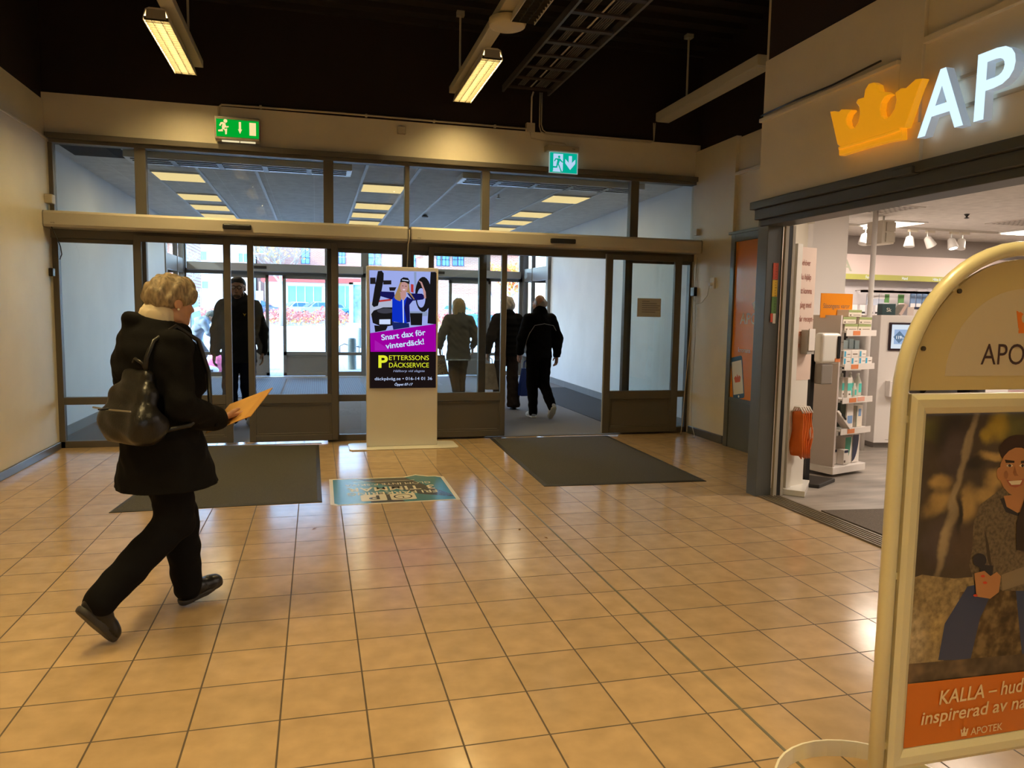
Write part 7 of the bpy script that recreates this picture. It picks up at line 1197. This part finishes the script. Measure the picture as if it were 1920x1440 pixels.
J['hdR'] = ((0.10, 1, 0.12), (-0.25, 0, 1)); J['thR'] = -1; J['curlR'] = (0.10, 0.12, 0.14, 0.18); J['hdL'] = ((0, .5, -1), (1, 0, 0))
body(W, J, SKIN, h=0.0055); eyes(W, J, (0.10, 0.13, 0.16))
coat = jacket(W, J, BLK, 0.635, 'coat', 0.006, 0.008, FOLD(0.0055), 0.0, 0.078, extra=[C((0, .03, .57), (0, 0.0, .98), 0.235, 0.150, 0.05, ((0, 1, 0), 1.0)), El((0, -.075, 1.20), (0.165, 0.105, 0.19), 0.06), El((.02, .125, 1.15), (0.12, 0.075, 0.17), 0.05), C((.05, .06, 1.30), (.04, .17, 1.10), 0.06, 0.05, 0.03),
       C((-.04, -.085, 1.34), (-.03, -.095, 1.40), 0.055, 0.05, 0.03), C((.055, -.05, 1.33), (.05, -.05, 1.35), 0.06, 0.055, 0.03), C((.06, .03, 1.34), (.055, .075, 1.345), 0.055, 0.05, 0.02), C((-.06, .01, 1.355), (-.05, .055, 1.355), 0.055, 0.05, 0.02), C(J['elR'], J['wrR']+vec(0, -.02, 0), 0.064, 0.060, 0.02)], cuts=[((.30, .05, 1), 1.425)])
for (x, y, z) in ((.235, .125, .925),): MB().sphere((x, y, z), (0.006, 0.012, 0.012), 8).build('button', BLK2, coat, smooth=True, local=True)
trousers(W, J, BLK2, 0.105, 0.088, 0.072, 0.008)
shoe(W, J['heelR'], J['toeR'], LEA, mat('sole_dark', (0.03, 0.027, 0.025), 0.6), (0, .78, .62), 1.0, 0.006, sole_h=0.028); shoe(W, J['heelL'], J['toeL'], LEA, mat('sole_dark', (0.03, 0.027, 0.025), 0.6), (0, -.14, 1), 1.0, 0.006, sole_h=0.028)
hair(W, J, [((0, -.018, .050), (.091, .108, .085)), ((0, -.058, .012), (.083, .072, .070)), ((0, .045, .078), (.075, .060, .042)), ((.066, .012, .030), (.026, .062, .050)), ((-.066, .012, .030), (.026, .062, .050)), ((.055, .060, .045), (.026, .036, .036)), ((-.055, .060, .045), (.026, .036, .036))],
     mat('hair_ash_blond', (0.27, 0.205, 0.125), 0.6, vary=0.55, vscale=45, stretch=(1.6, 1.6, 0.5)), 0.005, 0.0042, 105, subs=[((0, .125, -.045), (.075, .058, .085)), ((.092, -.004, -.030), (.022, .030, .035)), ((-.092, -.004, -.030), (.022, .030, .035))])
sdf_mesh('roll_neck', [C((0, -.006, 1.37), (0, .016, 1.42), 0.075, 0.070, 0.02), C((0, -.012, 1.42), (0, .004, 1.44), 0.070, 0.068, 0.015)], 0.006, mat('cream_knit', (0.66, 0.56, 0.40), 0.8), W, disp=lambda X, Y, Z: 0.002*np.sin(np.arctan2(X, Y)*60))
c = J['head']+J['M']@vec(0.086, -.012, -.036)*s; MB().sphere(tuple(c), 0.0055, 8).build('earring', mat('pearl', (0.8, 0.76, 0.68), 0.15), W, smooth=True, local=True)
# backpack
BO = Matrix.Rotation(math.radians(-WH), 3, 'Z') @ Vector((.085, .035, .045))
B = thing('backpack', (WX+BO.x, WY+BO.y, BO.z), 'black leather backpack on the back of the walking woman', 'backpack', None, math.radians(-WH))
sdf_mesh('bag_body', [C((-.09, -.235, .885), (.10, -.235, .885), 0.066, None, 0.03), C((-.09, -.25, .94), (.11, -.24, .94), 0.064, None, 0.05), C((-.075, -.225, 1.04), (.085, -.215, 1.04), 0.050, None, 0.05), C((-.05, -.195, 1.12), (.055, -.19, 1.12), 0.032, None, 0.05), El((.125, -.22, .91), (.035, .075, .06), 0.04)], 0.007, LEA, B, cuts=[((0, 0, -1), -.83)], disp=lambda X, Y, Z: 0.004*np.sin(X*41+Z*22)*np.sin(Z*35-Y*30))
MB().tube([(-.02, -.19, 1.13), (-.025, -.20, 1.17), (0.01, -.21, 1.195), (.05, -.20, 1.175), (.055, -.185, 1.13)], 0.008, 8).build('handle', LEA, B, smooth=True, local=True)
for x in (-1, 1): MB().tube([(x*.05, -.19, 1.12), (x*.075, -.20, 1.20), (x*.09-.04, -.15, 1.27), (x*.10-.06, -.03, 1.335), (x*.11-.06, .075, 1.27), (x*.12-.06, .12, 1.12), (x*.15-.03, .08, .98), (x*.16, -.06, .90), (x*.12, -.20, .88)], 0.011, 8).build('strap', LEA, B, smooth=True, local=True)
MB().tube([(-.12, -.325, .985), (0, -.335, .985), (.13, -.315, .985)], 0.004, 6).build('zip', mat('zip_metal', (0.35, 0.32, 0.26), 0.3, metal=0.8), B, local=True); MB().box(-.01, .01, -.37, -.33, .985, .992).build('zip_pull', LEA, B, local=True)
# envelope: a flat rectangle held over the fingers
lw = Matrix.Rotation(math.radians(-WH), 3, 'Z'); hp = Vector((WX, WY, 0))+lw @ Vector((.205, .31, .975))
qx, qv = Vector((0.983, 0.184, 0)), Vector((-0.184, 0.983, 0)); Mc = Vector((-0.360, 3.80, 0.972)); dA = qx*0.155+Vector((0, 0, 0.105)); dB = qx*-0.03+Vector((0, 0, 0.008))+qv*0.182
cs = [Mc-dA, Mc+dB*-1, Mc+dA, Mc+dB]; nn = (cs[1]-cs[0]).cross(cs[2]-cs[0]).normalized(); nn = nn if nn.z > 0 else -nn
tE = thing('envelope', tuple(Mc), 'brown paper envelope held out by the walking woman', 'envelope')
MB().add([c+nn*0.0 for c in cs]+[c+nn*0.003 for c in cs], [(0, 1, 2, 3), (7, 6, 5, 4)]+[(i, 4+i, 4+(i+1) % 4, (i+1) % 4) for i in range(4)]).build('paper', mat('kraft_paper', (0.62, 0.33, 0.075), 0.6, vary=0.06, vscale=10), tE)
e0, e1 = cs[1], cs[2]; MB().add([e0+nn*0.0035, e1+nn*0.0035, e1+(cs[0]-cs[1])*0.16-(e1-e0)*0.05+nn*0.004, e0+(cs[0]-cs[1])*0.16+(e1-e0)*0.05+nn*0.004], [(0, 1, 2, 3)]).build('flap', mat('kraft_flap', (0.58, 0.30, 0.065), 0.6), tE)

# ---------------------------------------------------------------- man with glasses in the left doorway
t = place_person('person', -0.93, 9.85, 184, 'man with glasses in a dark hooded jacket coming in through the left doors'); J = std(1.86); s = J['s']
J.update(kneeR=vec(.10, .10, .52), ankR=vec(.10, .03, .10), heelR=vec(.10, -.03, 0), toeR=vec(.12, .25, .01), kneeL=vec(-.10, .0, .52), ankL=vec(-.10, -.16, .12), heelL=vec(-.10, -.24, .05), toeL=vec(-.115, .02, 0), elL=vec(-.262, -.04, 1.20), wrL=vec(-.285, .02, .93), elR=vec(.262, -.03, 1.20), wrR=vec(.28, .06, .92))
body(t, J, SKIN2, 0.009); eyes(t, J)
jk = jacket(t, J, mat('jacket_black', (0.016, 0.017, 0.019), 0.75, spec=0.12), 0.80, 'jacket', 0.03, 0.012, FOLD(0.006), 0.0, 0.09, extra=[El((0, -.09, 1.555), (.15, .09, .085), 0.05), C((-.10, .05, 1.53), (.10, .05, 1.53), 0.035, None, 0.04)])
MB().prism([(-.018, .014), (0, 0.004), (.018, .014), (0, -.02)], (-.10, .178, 1.40), (1, 0, 0), (0, 0, 1), (0, 1, 0), 0, 0.012).build('chest_emblem', mat('emblem_yellow', (0.65, 0.50, 0.05), 0.5), jk, local=True)
trousers(t, J, mat('jeans_dark', (0.008, 0.012, 0.03), 0.85, spec=0.12), 0.10, 0.085, 0.072)
SNK = mat('sneaker_white', (0.72, 0.72, 0.72), 0.5); SOLW = mat('sole_white', (0.70, 0.66, 0.58), 0.6)
for sd in 'LR': shoe(t, J['heel'+sd], J['toe'+sd], SNK, SOLW, (0, -.15 if sd == 'L' else 0, 1), 1.1)
hair(t, J, [((0, -.025, .055), (.083, .098, .075)), ((0, -.05, .01), (.079, .065, .075)), ((0, .03, .085), (.066, .05, .03))], mat('hair_black', (0.012, 0.010, 0.009), 0.6), 0.008, 0.001, subs=[((0, .115, -.03), (.085, .06, .085))])
hair(t, J, [((0, .075, -.092), (.042, .028, .020)), ((0, .090, -.050), (.026, .010, .006)), ((.055, .03, -.07), (.014, .03, .03)), ((-.055, .03, -.07), (.014, .03, .03))], mat('beard_dark', (0.06, 0.04, 0.03), 0.8), 0.007, 0.0005, name='beard')
g = MB(); h_ = lambda x, y, z: tuple(J['head']+J['M']@vec(x, y, z)*s)
for x in (-1, 1):
    g.tube([h_(x*.032+.026*math.cos(q), .104, .006+.019*math.sin(q)) for q in [2*math.pi*i/16 for i in range(16)]], 0.003, 6, closed=True); g.tube([h_(x*.058, .102, .012), h_(x*.078, .05, .014), h_(x*.082, -.01, .012)], 0.003, 6)
g.tube([h_(-.007, .106, .012), h_(.007, .106, .012)], 0.003, 6); g.build('glasses', BLACK(), t, local=True)

# ---------------------------------------------------------------- elderly man leaving
t = place_person('person', 3.04, 10.05, -6, 'balding grey haired man in a black jacket walking out through the open doorway'); J = std(1.74); s = J['s']
J.update(M=rotm(-28, 4), kneeL=vec(-.07, .06, .50), ankL=vec(-.06, .03, .09), heelL=vec(-.06, -.03, 0), toeL=vec(-.07, .23, 0), kneeR=vec(.09, .03, .49), ankR=vec(.10, -.27, .20), heelR=vec(.10, -.36, .19), toeR=vec(.105, -.20, -.002), elR=vec(.255, -.07, 1.12), wrR=vec(.275, .0, .88), elL=vec(-.27, -.03, 1.13), wrL=vec(-.26, .10, .92))
body(t, J, SKIN, 0.009); eyes(t, J)
jk = jacket(t, J, BLK, 0.86, 'jacket', 0.022, 0.011, FOLD(0.005), 0.0, 0.085)
MB().tube([(-.20, -.125, 1.20), (-.14, -.165, 1.31), (0, -.175, 1.335), (.14, -.165, 1.31), (.20, -.125, 1.24)], 0.005, 6).build('piping', mat('piping_grey', (0.32, 0.30, 0.26), 0.5), jk, local=True)
MB().tube([(-.20, -.125, 1.20), (-.235, -.11, 1.10), (-.25, -.10, 1.0)], 0.005, 6).build('piping', mat('piping_grey', (0.32, 0.30, 0.26), 0.5), jk, local=True)
trousers(t, J, BLK2, 0.098, 0.080, 0.062)
shoe(t, J['heelL'], J['toeL'], SNK, SOLW, (0, 0, 1), 1.05); shoe(t, J['heelR'], J['toeR'], SNK, SOLW, (0, .78, .62), 1.1)
hair(t, J, [((0, -.045, .0), (.081, .072, .062)), ((.068, -.01, .01), (.016, .045, .04)), ((-.068, -.01, .01), (.016, .045, .04))], mat('hair_grey', (0.40, 0.36, 0.32), 0.6), 0.007, 0.001, subs=[((0, .1, -.02), (.09, .07, .09)), ((0, -.02, .115), (.09, .1, .055))])

# ---------------------------------------------------------------- white haired woman beside him
t = place_person('person', 2.84, 11.1, -3, 'white haired woman in a quilted black jacket carrying a paper bag'); J = std(1.72); s = J['s']
J.update(M=rotm(-8, 5), kneeR=vec(.09, -.02, .49), ankR=vec(.09, -.10, .09), heelR=vec(.09, -.16, 0), toeR=vec(.11, .08, 0), kneeL=vec(-.09, .10, .49), ankL=vec(-.09, .10, .10), heelL=vec(-.09, .05, 0), toeL=vec(-.10, .30, 0), elL=vec(-.28, -.04, 1.10), wrL=vec(-.29, .06, .88))
body(t, J, SKIN, 0.009); eyes(t, J)
jacket(t, J, BLK, 0.82, 'quilted_jacket', 0.028, 0.010, lambda X, Y, Z: 0.008*np.abs(np.sin(Z*36))-0.005, 0.0, 0.085)
trousers(t, J, mat('trousers_brown', (0.035, 0.025, 0.020), 0.85, spec=0.12), 0.098, 0.085, 0.10)
for sd in 'LR': shoe(t, J['heel'+sd], J['toe'+sd], LEA, BLACK(), (0, 0, 1), 0.95)
hair(t, J, [((0, -.025, .045), (.094, .108, .088)), ((0, -.065, -.01), (.088, .068, .085)), ((.06, .01, .02), (.036, .06, .06)), ((-.06, .01, .02), (.036, .06, .06))], mat('hair_white', (0.55, 0.50, 0.42), 0.6, vary=0.25, vscale=60), 0.007, 0.005, 90, subs=[((0, .12, -.04), (.075, .06, .085))])
def bag(name, c, w_, d_, h_, m, lab, handle=0.16, taper=0.85, rz=0.0, extra=None, kind='bag'):
    t = thing(name, tuple(c), lab, kind, None, rz)
    V_ = []; n = 6
    for j in range(n+1):
        f = j/n; ww = w_*(1-(1-taper)*f)/2; dd = d_*(1-0.75*f)/2+0.004; z = h_*f
        V_ += [(-ww, -dd, z), (0, -dd*1.25, z), (ww, -dd, z), (ww, dd, z), (0, dd*1.25, z), (-ww, dd, z)]
    F_ = [(6*j+i, 6*j+(i+1) % 6, 6*j+6+(i+1) % 6, 6*j+6+i) for j in range(n) for i in range(6)]+[(5, 4, 3, 2, 1, 0), tuple(range(6*n, 6*n+6))]
    MB().add(V_, F_).build('pouch', m, t, local=True, bevel=0.006)
    for y in (-1, 1): MB().tube([(-w_*0.2, y*d_*0.12, h_*0.97), (-w_*0.17, y*d_*0.10, h_+handle*0.7), (0, 0, h_+handle), (w_*0.17, y*d_*0.10, h_+handle*0.7), (w_*0.2, y*d_*0.12, h_*0.97)], 0.006, 6).build('handle', extra or m, t, smooth=True, local=True)
    return t
bag('paper_bag', (2.56, 11.17, 0.30), 0.34, 0.14, 0.40, mat('bag_kraft', (0.42, 0.33, 0.23), 0.7, vary=0.2, vscale=14), 'beige printed carrier bag in the left hand of the white haired woman', 0.10, 0.62, -0.2)
bag('carrier_bag', (3.12, 10.95, 0.22), 0.26, 0.16, 0.42, mat('bag_blue', (0.01, 0.035, 0.22), 0.4), 'dark blue carrier bag hanging between the two leaving shoppers', 0.13, 0.6, 0.2)

# ---------------------------------------------------------------- blonde woman
t = place_person('person', 2.16, 11.5, -4, 'blonde woman in a grey green coat walking out behind the glass door'); J = std(1.69); s = J['s']
J.update(M=rotm(6, 4), kneeR=vec(.06, .05, .49), ankR=vec(.05, .0, .09), heelR=vec(.05, -.05, 0), toeR=vec(.06, .20, 0), kneeL=vec(-.07, .0, .49), ankL=vec(-.05, -.16, .14), heelL=vec(-.05, -.23, .09), toeL=vec(-.06, -.03, 0), elL=vec(-.30, -.05, 1.08), wrL=vec(-.27, .10, .93), elR=vec(.29, -.03, 1.08), wrR=vec(.26, .12, .94))
body(t, J, SKIN, 0.009); eyes(t, J)
jk = jacket(t, J, mat('coat_grey_green', (0.085, 0.085, 0.068), 0.8), 0.72, 'coat', 0.02, 0.011, FOLD(0.006), 0.02, 0.08)
trousers(t, J, mat('trousers_dark_brown', (0.028, 0.020, 0.016), 0.85), 0.095, 0.075, 0.055)
for sd in 'LR': shoe(t, J['heel'+sd], J['toe'+sd], LEA, BLACK(), (0, .35 if sd == 'L' else 0, 1), 0.95)
hair(t, J, [((0, -.02, .045), (.094, .108, .088)), ((0, -.055, -.03), (.092, .070, .12)), ((.062, -.02, -.06), (.042, .06, .12)), ((-.062, -.02, -.06), (.042, .06, .12)), ((0, -.06, -.12), (.085, .05, .07))], mat('hair_blond', (0.50, 0.36, 0.18), 0.55, vary=0.25, vscale=60, stretch=(1.6, 1.6, .4)), 0.007, 0.0022, 90, subs=[((0, .12, -.06), (.07, .065, .12))])
bag('handbag', (1.86, 11.55, 0.50), 0.26, 0.15, 0.30, mat('leopard', (0.28, 0.20, 0.11), 0.6, vary=0.95, vscale=60), 'leopard print handbag carried by the blonde woman', 0.15, 0.75, 0.5)
bag('carrier_bag', (1.66, 11.75, 0.46), 0.20, 0.12, 0.34, mat('bag_grey_white', (0.50, 0.50, 0.49), 0.5), 'greyish white carrier bag carried beside the leopard print handbag', 0.15, 0.7, 0.2)

# ---------------------------------------------------------------- man bending down outside
t = place_person('person', -2.62, 18.7, 84, 'man in a knitted cap and blue grey jacket bending over outside the glass'); J = std(1.70); s = J['s']
J.update(pelvis=vec(0, -.12, .80), waist=vec(0, -.06, .93), chest=vec(0, .03, 1.08), neck=vec(0, .14, 1.21), head=vec(0, .225, 1.285), M=rotm(0, 38), shL=vec(-.18, .09, 1.16), shR=vec(.18, .09, 1.16), elL=vec(-.22, .19, .91), elR=vec(.23, .19, .91), wrL=vec(-.12, .40, .82), wrR=vec(.14, .40, .80), hipL=vec(-.09, -.12, .79), hipR=vec(.09, -.12, .79), kneeL=vec(-.10, .10, .45), kneeR=vec(.10, .10, .45), ankL=vec(-.10, -.05, .09), ankR=vec(.10, -.05, .09), heelL=vec(-.10, -.11, 0), heelR=vec(.10, -.11, 0), toeL=vec(-.11, .15, 0), toeR=vec(.11, .15, 0))
J['hdL'] = ((.3, .8, -.5), (1, 0, 0)); J['hdR'] = ((-.3, .8, -.5), (-1, 0, 0))
body(t, J, SKIN, 0.010); eyes(t, J)
jacket(t, J, mat('jacket_blue_grey', (0.16, 0.21, 0.27), 0.8), 0.70, 'jacket', 0.02, 0.012, FOLD(0.006), 0.0, 0.085)
trousers(t, J, mat('trousers_grey', (0.05, 0.06, 0.07), 0.85)); 
for sd in 'LR': shoe(t, J['heel'+sd], J['toe'+sd], LEA, BLACK(), (0, 0, 1), 1.05)
hair(t, J, [((0, -.02, .05), (.094, .112, .085)), ((0, -.05, .01), (.09, .085, .075))], mat('cap_green_grey', (0.09, 0.10, 0.085), 0.9, bump=0.5, bscale=90), 0.008, 0.0012, 150, name='knitted_cap', subs=[((0, .13, -.05), (.095, .08, .08))])

# ---------------------------------------------------------------- customer in the shop, mostly hidden by the poster stand
t = place_person('person', 5.02, 5.0, 60, 'dark haired customer in the shop, almost hidden behind the poster stand'); J = std(1.68)
body(t, J, SKIN, 0.011); jacket(t, J, mat('jacket_grey', (0.12, 0.12, 0.13), 0.8), 0.84, 'jacket', 0.015, 0.013, FOLD(0.005)); trousers(t, J, BLK2, h=0.013)
for sd in 'LR': shoe(t, J['heel'+sd], J['toe'+sd], LEA, BLACK(), (0, 0, 1), 1.0, 0.009)
hair(t, J, [((0, -.022, .048), (.090, .105, .086)), ((0, -.06, -.01), (.084, .070, .085)), ((0, -.09, .11), (.035, .035, .035))], mat('hair_brown', (0.05, 0.026, 0.014), 0.5, vary=0.3, vscale=60), 0.008, 0.002, 90, subs=[((0, .12, -.04), (.075, .06, .085))])
